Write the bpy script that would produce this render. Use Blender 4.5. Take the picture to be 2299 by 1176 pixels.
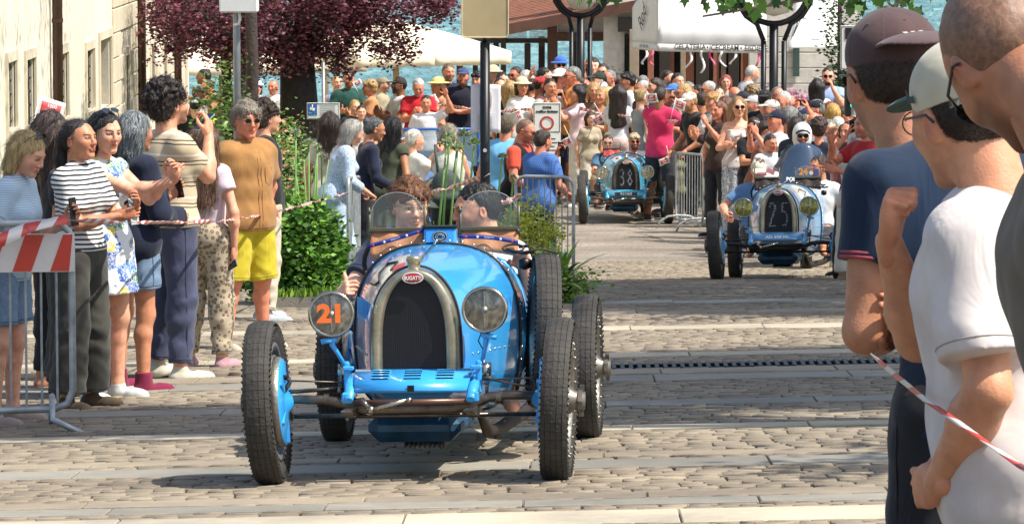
import bpy, math, random
import numpy as np
from mathutils import Vector, Matrix, Euler
sc = bpy.context.scene
for _o in list(bpy.data.objects): bpy.data.objects.remove(_o)
R = math.radians
# ---------------------------------------------------------------- camera
FPX, CU, CV, EYE, VH = 9500.0, 1149.5, 588.0, 1.55, -300.0
PITCH = math.atan((CV - VH) / FPX)
cam = bpy.data.cameras.new('camera'); camo = bpy.data.objects.new('camera', cam)
sc.collection.objects.link(camo); sc.camera = camo
camo.location = (0, 0, EYE); camo.rotation_euler = (R(90) - PITCH, 0, 0)
cam.sensor_width = 36; cam.lens = 36 * FPX / 2299; cam.clip_start = .1; cam.clip_end = 6000
cam.dof.use_dof = True; cam.dof.focus_distance = 24; cam.dof.aperture_fstop = 60
# ---------------------------------------------------------------- sky, sun, exposure
SUN_EL, SUN_AZ = R(56), R(-22)        # azimuth from +x towards -y (behind the camera)
sdir = Vector((math.cos(SUN_EL) * math.cos(SUN_AZ), math.cos(SUN_EL) * math.sin(SUN_AZ), math.sin(SUN_EL)))
w = bpy.data.worlds.new("World"); sc.world = w; w.use_nodes = True
wn = w.node_tree.nodes; wl = w.node_tree.links
bg = wn['Background']; sky = wn.new('ShaderNodeTexSky'); sky.sky_type = 'NISHITA'; sky.sun_disc = False
sky.sun_elevation = SUN_EL; sky.sun_rotation = math.atan2(sdir.x, sdir.y); sky.air_density = 1.2; sky.dust_density = 2.5
wl.new(sky.outputs[0], bg.inputs[0]); bg.inputs[1].default_value = .13
sl = bpy.data.lights.new('sun', 'SUN'); sl.energy = 4.6; sl.angle = R(.6); sl.color = (1, .95, .86)
so = bpy.data.objects.new('sun', sl); sc.collection.objects.link(so); so.location = (30, -10, 40)
so.rotation_euler = sdir.to_track_quat('Z', 'Y').to_euler()
sc.view_settings.view_transform = 'Standard'; sc.view_settings.look = 'None'; sc.view_settings.gamma = 1
sc.view_settings.exposure = .56
sc.cycles.max_bounces = 8; sc.cycles.transparent_max_bounces = 12
try: sc.cycles.use_denoising = True
except Exception: pass
# ---------------------------------------------------------------- geometry of the place
rnd = random.Random(5)
CP, SP = math.cos(PITCH), math.sin(PITCH)
GT = [(-8, .5), (0, 0), (18.7, -1.18), (24.5, -1.525), (30.2, -1.88), (44, -2.77), (47, -3.04), (63.3, -3.80), (81, -4.52), (99, -5.02)]
GM = [(b[1] - a[1]) / (b[0] - a[0]) for a, b in zip(GT, GT[1:])]; GM = [GM[0]] + [(p + q) / 2 for p, q in zip(GM, GM[1:])] + [GM[-1]]
def gz(x, y):                          # height of the ground: the street runs down to the lake
    y = min(max(y, -8), 98.99); i = max(k for k, g in enumerate(GT[:-1]) if g[0] <= y); (a, za), (c, zc) = GT[i], GT[i + 1]; h = c - a; t = (y - a) / h
    z = za * (1 + 2 * t) * (1 - t) ** 2 + h * GM[i] * t * (1 - t) ** 2 + zc * t * t * (3 - 2 * t) + h * GM[i + 1] * t * t * (t - 1)
    return z + x * (.022 * min(1, max(0, y) / 18) if y < 26 else .022 - .017 * min(1, (y - 26) / 14))
def ray(u, v):
    a, b = (u - CU) / FPX, (CV - v) / FPX
    return Vector((a, CP + b * SP, -SP + b * CP))
def pt(u, v, d):                       # the point seen at pixel (u, v) whose distance along the street is d
    r = ray(u, v); t = d / r.y
    return Vector((r.x * t, d, EYE + r.z * t))
def gp(u, v):                          # the point of the ground seen at pixel (u, v)
    lo, hi = 3., 110.
    for _ in range(50):
        m = (lo + hi) / 2; p = pt(u, v, m)
        if p.z > gz(p.x, p.y): lo = m
        else: hi = m
    p = pt(u, v, lo); p.z = gz(p.x, p.y); return p
def on(u, d):                          # the ground at distance d under pixel column u
    p = pt(u, 500, d); p.z = gz(p.x, d); return p
def X(u, d): return pt(u, 500, d).x
def Zv(v, d): return pt(CU, v, d).z
# ---------------------------------------------------------------- objects
C = sc.collection
def link(name, data, parent=None, loc=None):
    o = bpy.data.objects.new(name, data); C.objects.link(o)
    if parent is not None: o.parent = parent
    if loc is not None: o.location = loc
    return o
def tag(o, label=None, cat=None, group=None, kind=None):
    if label: o['label'] = label
    if cat: o['category'] = cat
    if group: o['group'] = group
    if kind: o['kind'] = kind
    return o
def thing(name, label, cat, loc=(0, 0, 0), rz=0, group=None):
    o = link(name, None, None, loc); o.rotation_euler = (0, 0, rz); o.empty_display_size = .1
    return tag(o, label, cat, group)
def mesh_np(name, V, F, mats=(), mi=None, smooth=False, col=None):
    me = bpy.data.meshes.new(name)
    V = np.asarray(V, np.float32); n = len(V)
    if isinstance(F, np.ndarray):
        k = F.shape[1]; m = len(F); loops = F.astype(np.int32).ravel(); st = np.arange(0, m * k, k, dtype=np.int32); tot = np.full(m, k, np.int32)
    else:
        m = len(F); tot = np.array([len(f) for f in F], np.int32); st = np.zeros(m, np.int32); st[1:] = np.cumsum(tot)[:-1]
        loops = np.array([i for f in F for i in f], np.int32)
    me.vertices.add(n); me.vertices.foreach_set('co', V.ravel())
    me.loops.add(len(loops)); me.loops.foreach_set('vertex_index', loops)
    me.polygons.add(m); me.polygons.foreach_set('loop_start', st); me.polygons.foreach_set('loop_total', tot)
    if smooth is not False: me.polygons.foreach_set('use_smooth', np.ones(m, bool) if smooth is True else np.asarray(smooth, bool))
    for q in mats: me.materials.append(q)
    if mi is not None: me.polygons.foreach_set('material_index', np.asarray(mi, np.int32))
    if col is not None:
        a = me.color_attributes.new('Col', 'FLOAT_COLOR', 'POINT')
        c4 = np.ones((n, 4), np.float32); c4[:, :3] = col; a.data.foreach_set('color', c4.ravel())
    me.update(calc_edges=True); me.validate()
    return me
class MB:
    """collects shapes and links them as one mesh object"""
    def __init__(s): s.V = []; s.F = []; s.S = []; s.M = []; s.m = 0
    def add(s, V, F, smooth=False):
        b = len(s.V); s.V += [tuple(v) for v in V]; s.F += [tuple(i + b for i in f) for f in F]
        s.S += [smooth] * len(F); s.M += [s.m] * len(F); return s
    def box(s, c, d, rot=None, bev=0):
        x, y, z = d[0] / 2, d[1] / 2, d[2] / 2
        if bev <= 0:
            P = [Vector((i, j, k)) for k in (-z, z) for i, j in ((-x, -y), (x, -y), (x, y), (-x, y))]
            F = [(3, 2, 1, 0), (4, 5, 6, 7), (0, 1, 5, 4), (1, 2, 6, 5), (2, 3, 7, 6), (3, 0, 4, 7)]
        else:
            b = min(bev, x * .9, y * .9, z * .9); P = []; F = []
            for sz in (-1, 1):
                for sx, sy in ((-1, -1), (1, -1), (1, 1), (-1, 1)):
                    P += [Vector((sx * (x - b), sy * (y - b), sz * z)), Vector((sx * x, sy * (y - b), sz * (z - b))), Vector((sx * (x - b), sy * y, sz * (z - b)))]
            I = lambda k, c_, t: k * 12 + (c_ % 4) * 3 + t
            F += [(I(0, 3, 0), I(0, 2, 0), I(0, 1, 0), I(0, 0, 0)), tuple(I(1, q, 0) for q in range(4))]
            for q in range(4):
                t = 2 if q % 2 == 0 else 1
                F.append((I(0, q, t), I(0, q + 1, t), I(1, q + 1, t), I(1, q, t)))
                F.append((I(0, q + 1, t), I(0, q, t), I(0, q, 0), I(0, q + 1, 0)))
                F.append((I(1, q, t), I(1, q + 1, t), I(1, q + 1, 0), I(1, q, 0)))
                a, b2 = (1, 2) if q % 2 == 0 else (2, 1)
                F.append((I(0, q, a), I(0, q, b2), I(1, q, b2), I(1, q, a)))
                F.append((I(0, q, 0), I(0, q, b2), I(0, q, a))); F.append((I(1, q, 0), I(1, q, a), I(1, q, b2)))
        if rot is not None: P = [rot @ p for p in P]
        c = Vector(c); return s.add([p + c for p in P], F)
    def tube(s, pts, r, n=10, caps=True, sq=1.0, up=None, closed=False):
        pts = [Vector(p) for p in pts]; rr = r if isinstance(r, (list, tuple)) else [r] * len(pts)
        V = []; F = []; L = len(pts); prev = None
        for i, p in enumerate(pts):
            t = (pts[(i + 1) % L] - pts[i - 1]) if closed else (pts[min(i + 1, L - 1)] - pts[max(i - 1, 0)])
            t.normalize()
            if prev is None:
                u = Vector(up) if up else (Vector((0, 0, 1)) if abs(t.z) < .9 else Vector((1, 0, 0)))
                a = (u - t * u.dot(t)).normalized()
            else: a = (prev - t * prev.dot(t)).normalized()
            prev = a; b = t.cross(a)
            for k in range(n):
                g = 2 * math.pi * k / n; V.append(p + a * math.cos(g) * rr[i] + b * math.sin(g) * rr[i] * sq)
        for i in range(L if closed else L - 1):
            for k in range(n):
                k2 = (k + 1) % n; j = (i + 1) % L; F.append((i * n + k, i * n + k2, j * n + k2, j * n + k))
        s.add(V, F, True)
        if caps and not closed:
            b0 = len(s.V) - len(V); s.F += [tuple(b0 + k for k in reversed(range(n))), tuple(b0 + (L - 1) * n + k for k in range(n))]
            s.S += [False] * 2; s.M += [s.m] * 2
        return s
    def lathe(s, prof, c=(0, 0, 0), n=24, axis='Z', rot=None, smooth=True, arc=None):
        V = []; F = []; L = len(prof); full = arc is None; N = n if full else n + 1
        for r_, z_ in prof:
            for k in range(N):
                g = 2 * math.pi * k / n if full else arc[0] + (arc[1] - arc[0]) * k / n
                p = Vector((r_ * math.cos(g), r_ * math.sin(g), z_))
                if axis == 'Y': p = Vector((p.x, p.z, -p.y)) if False else Vector((p.x, z_, r_ * math.sin(g)))
                if axis == 'X': p = Vector((z_, r_ * math.cos(g), r_ * math.sin(g)))
                V.append(p)
        for i in range(L - 1):
            for k in range(n if full else n):
                k2 = (k + 1) % N if full else k + 1
                f = (i * N + k, i * N + k2, (i + 1) * N + k2, (i + 1) * N + k); F.append(f if axis != 'Y' else f[::-1])
        if rot is not None: V = [rot @ v for v in V]
        c = Vector(c); return s.add([v + c for v in V], F, smooth)
    def poly(s, pts): return s.add(pts, [tuple(range(len(pts)))])
    def prism(s, pts, d):               # polygon extruded by vector d
        d = Vector(d); n = len(pts); P = [Vector(p) for p in pts] + [Vector(p) + d for p in pts]
        F = [tuple(reversed(range(n))), tuple(range(n, 2 * n))] + [(i, (i + 1) % n, n + (i + 1) % n, n + i) for i in range(n)]
        return s.add(P, F)
    def grid(s, fn, nu, nv, smooth=True, closeu=False):
        V = [fn(i / nu, j / nv) for j in range(nv + 1) for i in range(nu + (0 if closeu else 1))]
        W = nu if closeu else nu + 1
        F = [(j * W + i, j * W + (i + 1) % W, (j + 1) * W + (i + 1) % W, (j + 1) * W + i) for j in range(nv) for i in range(nu)]
        return s.add(V, F, smooth)
    def mesh(s, name, mats): return mesh_np(name, np.array(s.V, np.float32).reshape(-1, 3), s.F, mats if isinstance(mats, (list, tuple)) else [mats], s.M, s.S)
    def build(s, name, mats, parent=None, loc=None): return link(name, s.mesh(name, mats), parent, loc)
def solidify(o, t, off=-1):
    m = o.modifiers.new('s', 'SOLIDIFY'); m.thickness = t; m.offset = off; return o
def text(body, size, mat, parent, loc, rot=(R(90), 0, 0), name='lettering', ext=.001, align='CENTER', sx=1, shear=0, bold=0):
    cu = bpy.data.curves.new(name, 'FONT'); cu.body = body; cu.size = size; cu.extrude = ext; cu.align_x = align; cu.align_y = 'CENTER'
    cu.shear = shear; cu.offset = bold; cu.resolution_u = 3
    o = bpy.data.objects.new(name, cu); C.objects.link(o); cu.materials.append(mat)
    dg = bpy.context.evaluated_depsgraph_get(); me = bpy.data.meshes.new_from_object(o.evaluated_get(dg))
    bpy.data.objects.remove(o); o = link(name, me, parent, loc)
    o.rotation_euler = rot; o.scale = (sx, 1, 1); return o
# ---------------------------------------------------------------- materials
MATS = {}
def hexc(h):
    h = h.lstrip('#'); c = [int(h[i:i + 2], 16) / 255 for i in (0, 2, 4)]
    return tuple(((x + .055) / 1.055) ** 2.4 if x > .04045 else x / 12.92 for x in c)
def col(c): return hexc(c) if isinstance(c, str) else tuple(c)
def nodes(name):
    m = bpy.data.materials.new(name); m.use_nodes = True; nt = m.node_tree
    return m, nt, nt.nodes, nt.links, nt.nodes['Principled BSDF']
def mat(name, c, rough=.7, metal=0, var=.12, vs=6, bump=0, bs=60, coat=0, spec=.5, c2=None, emit=0, alpha=1, trans=0, wear=None):
    """plain surface with mottled colour and fine relief"""
    if name in MATS: return MATS[name]
    m, nt, N, L, b = nodes(name); c = col(c)
    tc = N.new('ShaderNodeTexCoord'); n1 = N.new('ShaderNodeTexNoise'); n1.inputs['Scale'].default_value = vs; n1.inputs['Detail'].default_value = 6
    n1.inputs['Roughness'].default_value = .65
    L.new(tc.outputs['Object'], n1.inputs['Vector'])
    rp = N.new('ShaderNodeValToRGB'); L.new(n1.outputs['Fac'], rp.inputs[0])
    d = tuple(max(0, x * (1 - var * 1.6)) for x in c) if c2 is None else col(c2)
    rp.color_ramp.elements[0].position = .3; rp.color_ramp.elements[0].color = (*d, 1)
    rp.color_ramp.elements[1].position = .7; rp.color_ramp.elements[1].color = (*(min(1, x * (1 + var)) for x in c), 1)
    out = rp.outputs[0]
    L.new(out, b.inputs['Base Color'])
    b.inputs['Roughness'].default_value = rough; b.inputs['Metallic'].default_value = metal
    b.inputs['Specular IOR Level'].default_value = spec
    if coat: b.inputs['Coat Weight'].default_value = coat; b.inputs['Coat Roughness'].default_value = .06
    if bump:
        n2 = N.new('ShaderNodeTexNoise'); n2.inputs['Scale'].default_value = bs; n2.inputs['Detail'].default_value = 5
        L.new(tc.outputs['Object'], n2.inputs['Vector']); bp = N.new('ShaderNodeBump'); bp.inputs['Strength'].default_value = bump
        bp.inputs['Distance'].default_value = .02; L.new(n2.outputs['Fac'], bp.inputs['Height']); L.new(bp.outputs[0], b.inputs['Normal'])
    if emit: b.inputs['Emission Color'].default_value = (*c, 1); b.inputs['Emission Strength'].default_value = emit
    if trans: b.inputs['Transmission Weight'].default_value = trans
    b.inputs['Alpha'].default_value = alpha
    MATS[name] = m; return m
def pattern(name, kind, cols, scale=1.0, rough=.85, ax=2):
    """printed or woven cloth: stripe, check, floral, tile, spot, leopard, heather"""
    if name in MATS: return MATS[name]
    m, nt, N, L, b = nodes(name); cols = [(*col(c), 1) for c in cols]
    tc = N.new('ShaderNodeTexCoord'); mp = N.new('ShaderNodeMapping'); L.new(tc.outputs['Object'], mp.inputs[0])
    def ramp(src, stops, const=True):
        r = N.new('ShaderNodeValToRGB'); r.color_ramp.interpolation = 'CONSTANT' if const else 'LINEAR'
        e = r.color_ramp.elements
        while len(e) < len(stops): e.new(.5)
        for i, (p, c) in enumerate(stops): e[i].position = p; e[i].color = c
        L.new(src, r.inputs[0]); return r.outputs[0]
    def frac(src, per):
        a = N.new('ShaderNodeMath'); a.operation = 'DIVIDE'; L.new(src, a.inputs[0]); a.inputs[1].default_value = per
        f = N.new('ShaderNodeMath'); f.operation = 'FRACT'; L.new(a.outputs[0], f.inputs[0])
        ab = N.new('ShaderNodeMath'); ab.operation = 'ABSOLUTE'; L.new(f.outputs[0], ab.inputs[0]); return ab.outputs[0]
    sx = N.new('ShaderNodeSeparateXYZ'); L.new(mp.outputs[0], sx.inputs[0])
    if kind == 'stripe':               # cols: ground, stripe; scale = period in metres; a small wobble
        nz_ = N.new('ShaderNodeTexNoise'); nz_.inputs['Scale'].default_value = 5; L.new(tc.outputs['Object'], nz_.inputs['Vector'])
        ma = N.new('ShaderNodeMath'); ma.operation = 'MULTIPLY_ADD'; L.new(nz_.outputs['Fac'], ma.inputs[0]); ma.inputs[1].default_value = .03; L.new(sx.outputs[ax], ma.inputs[2])
        st = [(0, cols[0]), (.6, cols[1])] if len(cols) == 2 else [(0, cols[0]), (.34, cols[1]), (.40, cols[0]), (.52, cols[1]), (.58, cols[0]), (.80, cols[2]), (.9, cols[0])]
        o = ramp(frac(ma.outputs[0], scale), st)
    elif kind == 'check':
        a = ramp(frac(sx.outputs[0], scale), [(0, cols[0]), (.75, cols[1])]); c = ramp(frac(sx.outputs[2], scale), [(0, (1, 1, 1, 1)), (.75, cols[1])])
        mx = N.new('ShaderNodeMix'); mx.data_type = 'RGBA'; mx.blend_type = 'MULTIPLY' if False else 'MIX'; mx.inputs[0].default_value = .5
        c = ramp(frac(sx.outputs[2], scale), [(0, cols[0]), (.75, cols[1])]); L.new(a, mx.inputs[6]); L.new(c, mx.inputs[7]); o = mx.outputs[2]
    else:
        v = N.new('ShaderNodeTexVoronoi'); v.inputs['Scale'].default_value = scale; L.new(mp.outputs[0], v.inputs['Vector'])
        nz_ = N.new('ShaderNodeTexNoise'); nz_.inputs['Scale'].default_value = scale * 1.3; nz_.inputs['Detail'].default_value = 3; nz_.inputs['Distortion'].default_value = 2.5
        L.new(mp.outputs[0], nz_.inputs['Vector'])
        if kind == 'floral': o = ramp(nz_.outputs['Fac'], [(0, cols[0]), (.44, cols[1]), (.5, cols[0]), (.57, cols[-1]), (.63, cols[0])])
        elif kind == 'tile':
            st = [(i / len(cols), c) for i, c in enumerate(cols)]
            hs = N.new('ShaderNodeSeparateColor'); L.new(v.outputs['Color'], hs.inputs[0]); o1 = ramp(hs.outputs[0], st)
            o2 = ramp(nz_.outputs['Fac'], [(0, (0, 0, 0, 1)), (.47, (1, 1, 1, 1)), (.53, (0, 0, 0, 1)), (.62, (1, 1, 1, 1))])
            mx = N.new('ShaderNodeMix'); mx.data_type = 'RGBA'; L.new(o2, mx.inputs[0]); L.new(o1, mx.inputs[6]); mx.inputs[7].default_value = cols[0]; o = mx.outputs[2]
        elif kind == 'spot': o = ramp(v.outputs['Distance'], [(0, cols[1]), (.28, cols[0])])
        elif kind == 'leopard': o = ramp(v.outputs['Distance'], [(0, cols[-1]), (.22, cols[1]), (.42, cols[0])])
        else: o = ramp(nz_.outputs['Fac'], [(.35, cols[0]), (.65, cols[1])], False)
    L.new(o, b.inputs['Base Color']); b.inputs['Roughness'].default_value = rough
    MATS[name] = m; return m
def cloth(c):
    """cloth material from a colour or a pattern key"""
    if not c.startswith('#'): return MATS[c]
    nm = 'cloth_' + c[1:]
    if nm in MATS: return MATS[nm]
    m, nt, N, L, b = nodes(nm); k = col(c)
    tc = N.new('ShaderNodeTexCoord'); n1 = N.new('ShaderNodeTexNoise'); n1.inputs['Scale'].default_value = 9; n1.inputs['Detail'].default_value = 5
    L.new(tc.outputs['Object'], n1.inputs['Vector']); rp = N.new('ShaderNodeValToRGB'); L.new(n1.outputs['Fac'], rp.inputs[0])
    rp.color_ramp.elements[0].position = .3; rp.color_ramp.elements[0].color = (*(x * .82 for x in k), 1)
    rp.color_ramp.elements[1].position = .7; rp.color_ramp.elements[1].color = (*(min(1, x * 1.08) for x in k), 1)
    L.new(rp.outputs[0], b.inputs['Base Color']); b.inputs['Roughness'].default_value = .85; b.inputs['Specular IOR Level'].default_value = .25
    b.inputs['Sheen Weight'].default_value = .15
    mp = N.new('ShaderNodeMapping'); mp.inputs['Scale'].default_value = (1, 1, .45); mp.inputs['Rotation'].default_value = (.3, .5, 0)
    L.new(tc.outputs['Object'], mp.inputs[0]); n2 = N.new('ShaderNodeTexNoise'); n2.inputs['Scale'].default_value = 9; n2.inputs['Detail'].default_value = 3; n2.inputs['Distortion'].default_value = 1.2
    L.new(mp.outputs[0], n2.inputs['Vector']); bp = N.new('ShaderNodeBump'); bp.inputs['Strength'].default_value = .32; bp.inputs['Distance'].default_value = .025
    L.new(n2.outputs['Fac'], bp.inputs['Height']); L.new(bp.outputs[0], b.inputs['Normal'])
    MATS[nm] = m; return m
def skin_mat():
    m, nt, N, L, b = nodes('skin'); a = N.new('ShaderNodeVertexColor'); a.layer_name = 'Col'
    tc = N.new('ShaderNodeTexCoord'); n1 = N.new('ShaderNodeTexNoise'); n1.inputs['Scale'].default_value = 22; n1.inputs['Detail'].default_value = 6
    L.new(tc.outputs['Object'], n1.inputs['Vector']); rp = N.new('ShaderNodeValToRGB'); L.new(n1.outputs['Fac'], rp.inputs[0])
    rp.color_ramp.elements[0].color = (.78, .70, .66, 1); rp.color_ramp.elements[0].position = .3; rp.color_ramp.elements[1].color = (1.08, 1.03, 1, 1); rp.color_ramp.elements[1].position = .68
    mx = N.new('ShaderNodeMix'); mx.data_type = 'RGBA'; mx.blend_type = 'MULTIPLY'; mx.inputs[0].default_value = 1
    L.new(a.outputs[0], mx.inputs[6]); L.new(rp.outputs[0], mx.inputs[7]); L.new(mx.outputs[2], b.inputs['Base Color'])
    b.inputs['Roughness'].default_value = .5; b.inputs['Subsurface Weight'].default_value = .12; b.inputs['Subsurface Radius'].default_value = (.012, .005, .003)
    b.inputs['Subsurface Scale'].default_value = .6
    n2 = N.new('ShaderNodeTexNoise'); n2.inputs['Scale'].default_value = 160; L.new(tc.outputs['Object'], n2.inputs['Vector'])
    bp = N.new('ShaderNodeBump'); bp.inputs['Strength'].default_value = .12; bp.inputs['Distance'].default_value = .01; L.new(n2.outputs['Fac'], bp.inputs['Height']); L.new(bp.outputs[0], b.inputs['Normal'])
    return m
def hair_mat(c, c2=None, stretch=.12):
    nm = 'hair_' + str(c) + str(c2) + str(stretch)
    if nm in MATS: return MATS[nm]
    m, nt, N, L, b = nodes(nm); k = col(c); k2 = col(c2) if c2 else tuple(x * .35 for x in k)
    tc = N.new('ShaderNodeTexCoord'); mp = N.new('ShaderNodeMapping'); mp.inputs['Scale'].default_value = (1, 1, stretch)
    L.new(tc.outputs['Object'], mp.inputs[0]); n1 = N.new('ShaderNodeTexNoise'); n1.inputs['Scale'].default_value = 75; n1.inputs['Detail'].default_value = 5; n1.inputs['Distortion'].default_value = .6
    L.new(mp.outputs[0], n1.inputs['Vector']); rp = N.new('ShaderNodeValToRGB'); L.new(n1.outputs['Fac'], rp.inputs[0])
    rp.color_ramp.elements[0].position = .36; rp.color_ramp.elements[0].color = (*k2, 1); rp.color_ramp.elements[1].position = .62; rp.color_ramp.elements[1].color = (*k, 1)
    L.new(rp.outputs[0], b.inputs['Base Color']); b.inputs['Roughness'].default_value = .5
    bp = N.new('ShaderNodeBump'); bp.inputs['Strength'].default_value = .9 if stretch < .5 else .3; bp.inputs['Distance'].default_value = .012 if stretch < .5 else .004; L.new(n1.outputs['Fac'], bp.inputs['Height']); L.new(bp.outputs[0], b.inputs['Normal'])
    MATS[nm] = m; return m
# ---------------------------------------------------------------- signed distance sculpting
def surfnet(f, xs, ys, zs):
    s = f < 0; nx, ny, nz = f.shape
    c = s[:-1, :-1, :-1].astype(np.int8)
    tot = np.zeros((nx - 1, ny - 1, nz - 1), np.int8)
    for i in (0, 1):
        for j in (0, 1):
            for k in (0, 1): tot += s[i:nx - 1 + i, j:ny - 1 + j, k:nz - 1 + k]
    act = (tot > 0) & (tot < 8); I, J, K = np.nonzero(act)
    idx = -np.ones(act.shape, np.int32); idx[I, J, K] = np.arange(len(I))
    acc = np.zeros((len(I), 3), np.float32); cnt = np.zeros(len(I), np.float32)
    ax = (xs, ys, zs)
    for a in range(3):
        b, c_ = [q for q in range(3) if q != a]
        for u in (0, 1):
            for v in (0, 1):
                o0 = [0, 0, 0]; o0[b] = u; o0[c_] = v; o1 = list(o0); o1[a] = 1
                f0 = f[I + o0[0], J + o0[1], K + o0[2]]; f1 = f[I + o1[0], J + o1[1], K + o1[2]]
                m = (f0 < 0) != (f1 < 0); t = f0[m] / (f0[m] - f1[m])
                ijk = (I[m], J[m], K[m]); p = np.zeros((m.sum(), 3), np.float32)
                for q in range(3):
                    base = ax[q][ijk[q] + o0[q]]
                    if q == a: base = base + t * (ax[q][ijk[q] + 1] - base)
                    p[:, q] = base
                acc[m] += p; cnt[m] += 1
    V = acc / cnt[:, None]; Q = []
    for a in range(3):
        b, c_ = (a + 1) % 3, (a + 2) % 3
        A = np.moveaxis(s, (a, b, c_), (0, 1, 2)); D = np.moveaxis(idx, (a, b, c_), (0, 1, 2))
        e0, e1 = A[:-1, 1:-1, 1:-1], A[1:, 1:-1, 1:-1]
        i, j, k = np.nonzero(e0 != e1)
        q = np.stack([D[i, j, k], D[i, j + 1, k], D[i, j + 1, k + 1], D[i, j, k + 1]], 1)
        fl = ~e0[i, j, k]; q[fl] = q[fl][:, ::-1]; Q.append(q)
    Q = np.concatenate(Q); Q = Q[(Q >= 0).all(1)]
    return V, Q
V3 = lambda *a: np.array(a, float)
def cap(a, b, ra, rb=None, k=.02, sq=None, cuts=(), op=1): return dict(t='c', a=np.array(a, float), b=np.array(b, float), ra=ra, rb=ra if rb is None else rb, k=k, sq=sq, cuts=cuts, op=op)
def ell(c, r, M=None, k=.02, cuts=(), op=1): return dict(t='e', c=np.array(c, float), r=np.array(r, float), M=None if M is None else np.array(M, float), k=k, cuts=cuts, op=op)
def nzf(x, y, z, s=0):
    return (np.sin(x * 1.0 + 1.7 * np.sin(y * .8 + s) + z * .3 + s) * np.cos(y * 1.1 + 1.3 * np.sin(z * .9 - s)) + .6 * np.sin(z * 1.7 + 1.9 * np.sin(x * 1.3 + s * 2) + y * .6)) * .6
def sculpt(prims, vox, disp=None, planes=(), infl=0., smooth=0):
    lo = np.full(3, 9e9); hi = -lo; bb = []
    for p in prims:
        if p['t'] == 'c':
            r = max(p['ra'], p['rb']) + infl; sq = 1 if p['sq'] is None else 1 / min(p['sq'])
            l = np.minimum(p['a'], p['b']) - r * sq; h = np.maximum(p['a'], p['b']) + r * sq
        else: r = p['r'].max() + infl; l = p['c'] - r; h = p['c'] + r
        bb.append((l - p['k'] - .01, h + p['k'] + .01))
        if p['op'] > 0: lo = np.minimum(lo, l); hi = np.maximum(hi, h)
    lo -= 2 * vox; hi += 3 * vox
    ax = [np.arange(lo[i], hi[i], vox, dtype=np.float32) for i in range(3)]
    f = np.full([len(a) for a in ax], .5, np.float32)
    for p, (l, h) in zip(prims, bb):
        sl_ = tuple(slice(max(0, int((l[i] - lo[i]) / vox) - 1), max(0, min(len(ax[i]), int((h[i] - lo[i]) / vox) + 2))) for i in range(3))
        g = f[sl_]
        if g.size == 0: continue
        x = ax[0][sl_[0]][:, None, None]; y = ax[1][sl_[1]][None, :, None]; z = ax[2][sl_[2]][None, None, :]
        if p['t'] == 'c':
            sq = np.ones(3) if p['sq'] is None else np.array(p['sq'])
            a = p['a']; ba = (p['b'] - a) * sq; X_, Y_, Z_ = (x - a[0]) * sq[0], (y - a[1]) * sq[1], (z - a[2]) * sq[2]
            L2 = max(1e-9, float(ba @ ba)); t = np.clip((X_ * ba[0] + Y_ * ba[1] + Z_ * ba[2]) / L2, 0, 1)
            d = np.sqrt((X_ - t * ba[0]) ** 2 + (Y_ - t * ba[1]) ** 2 + (Z_ - t * ba[2]) ** 2) - (p['ra'] + (p['rb'] - p['ra']) * t) - infl
        else:
            X_, Y_, Z_ = x - p['c'][0], y - p['c'][1], z - p['c'][2]
            if p['M'] is not None:
                M = p['M']; X_, Y_, Z_ = (X_ * M[0, 0] + Y_ * M[1, 0] + Z_ * M[2, 0], X_ * M[0, 1] + Y_ * M[1, 1] + Z_ * M[2, 1], X_ * M[0, 2] + Y_ * M[1, 2] + Z_ * M[2, 2])
            r = p['r'] + infl; k0 = np.sqrt((X_ / r[0]) ** 2 + (Y_ / r[1]) ** 2 + (Z_ / r[2]) ** 2)
            k1 = np.sqrt((X_ / r[0] ** 2) ** 2 + (Y_ / r[1] ** 2) ** 2 + (Z_ / r[2] ** 2) ** 2) + 1e-6; d = k0 * (k0 - 1) / k1
        for q, n in p['cuts']:
            q = np.asarray(q); n = np.asarray(n); d = np.maximum(d, (x - q[0]) * n[0] + (y - q[1]) * n[1] + (z - q[2]) * n[2])
        k = max(p['k'], 1e-4)
        if p['op'] > 0: hh = np.maximum(k - np.abs(g - d), 0) / k; f[sl_] = np.minimum(g, d) - hh * hh * k * .25
        else: hh = np.maximum(k - np.abs(g + d), 0) / k; f[sl_] = np.maximum(g, -d) + hh * hh * k * .25
    x = ax[0][:, None, None]; y = ax[1][None, :, None]; z = ax[2][None, None, :]
    if disp is not None: f = f + disp(x, y, z).astype(np.float32)
    for q, n in planes: f = np.maximum(f, ((x - q[0]) * n[0] + (y - q[1]) * n[1] + (z - q[2]) * n[2]).astype(np.float32))
    return surfnet(f, *ax)
def rot3(yaw=0, pitch=0, roll=0): return np.array(Euler((pitch, roll, yaw), 'XYZ').to_matrix())
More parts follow.
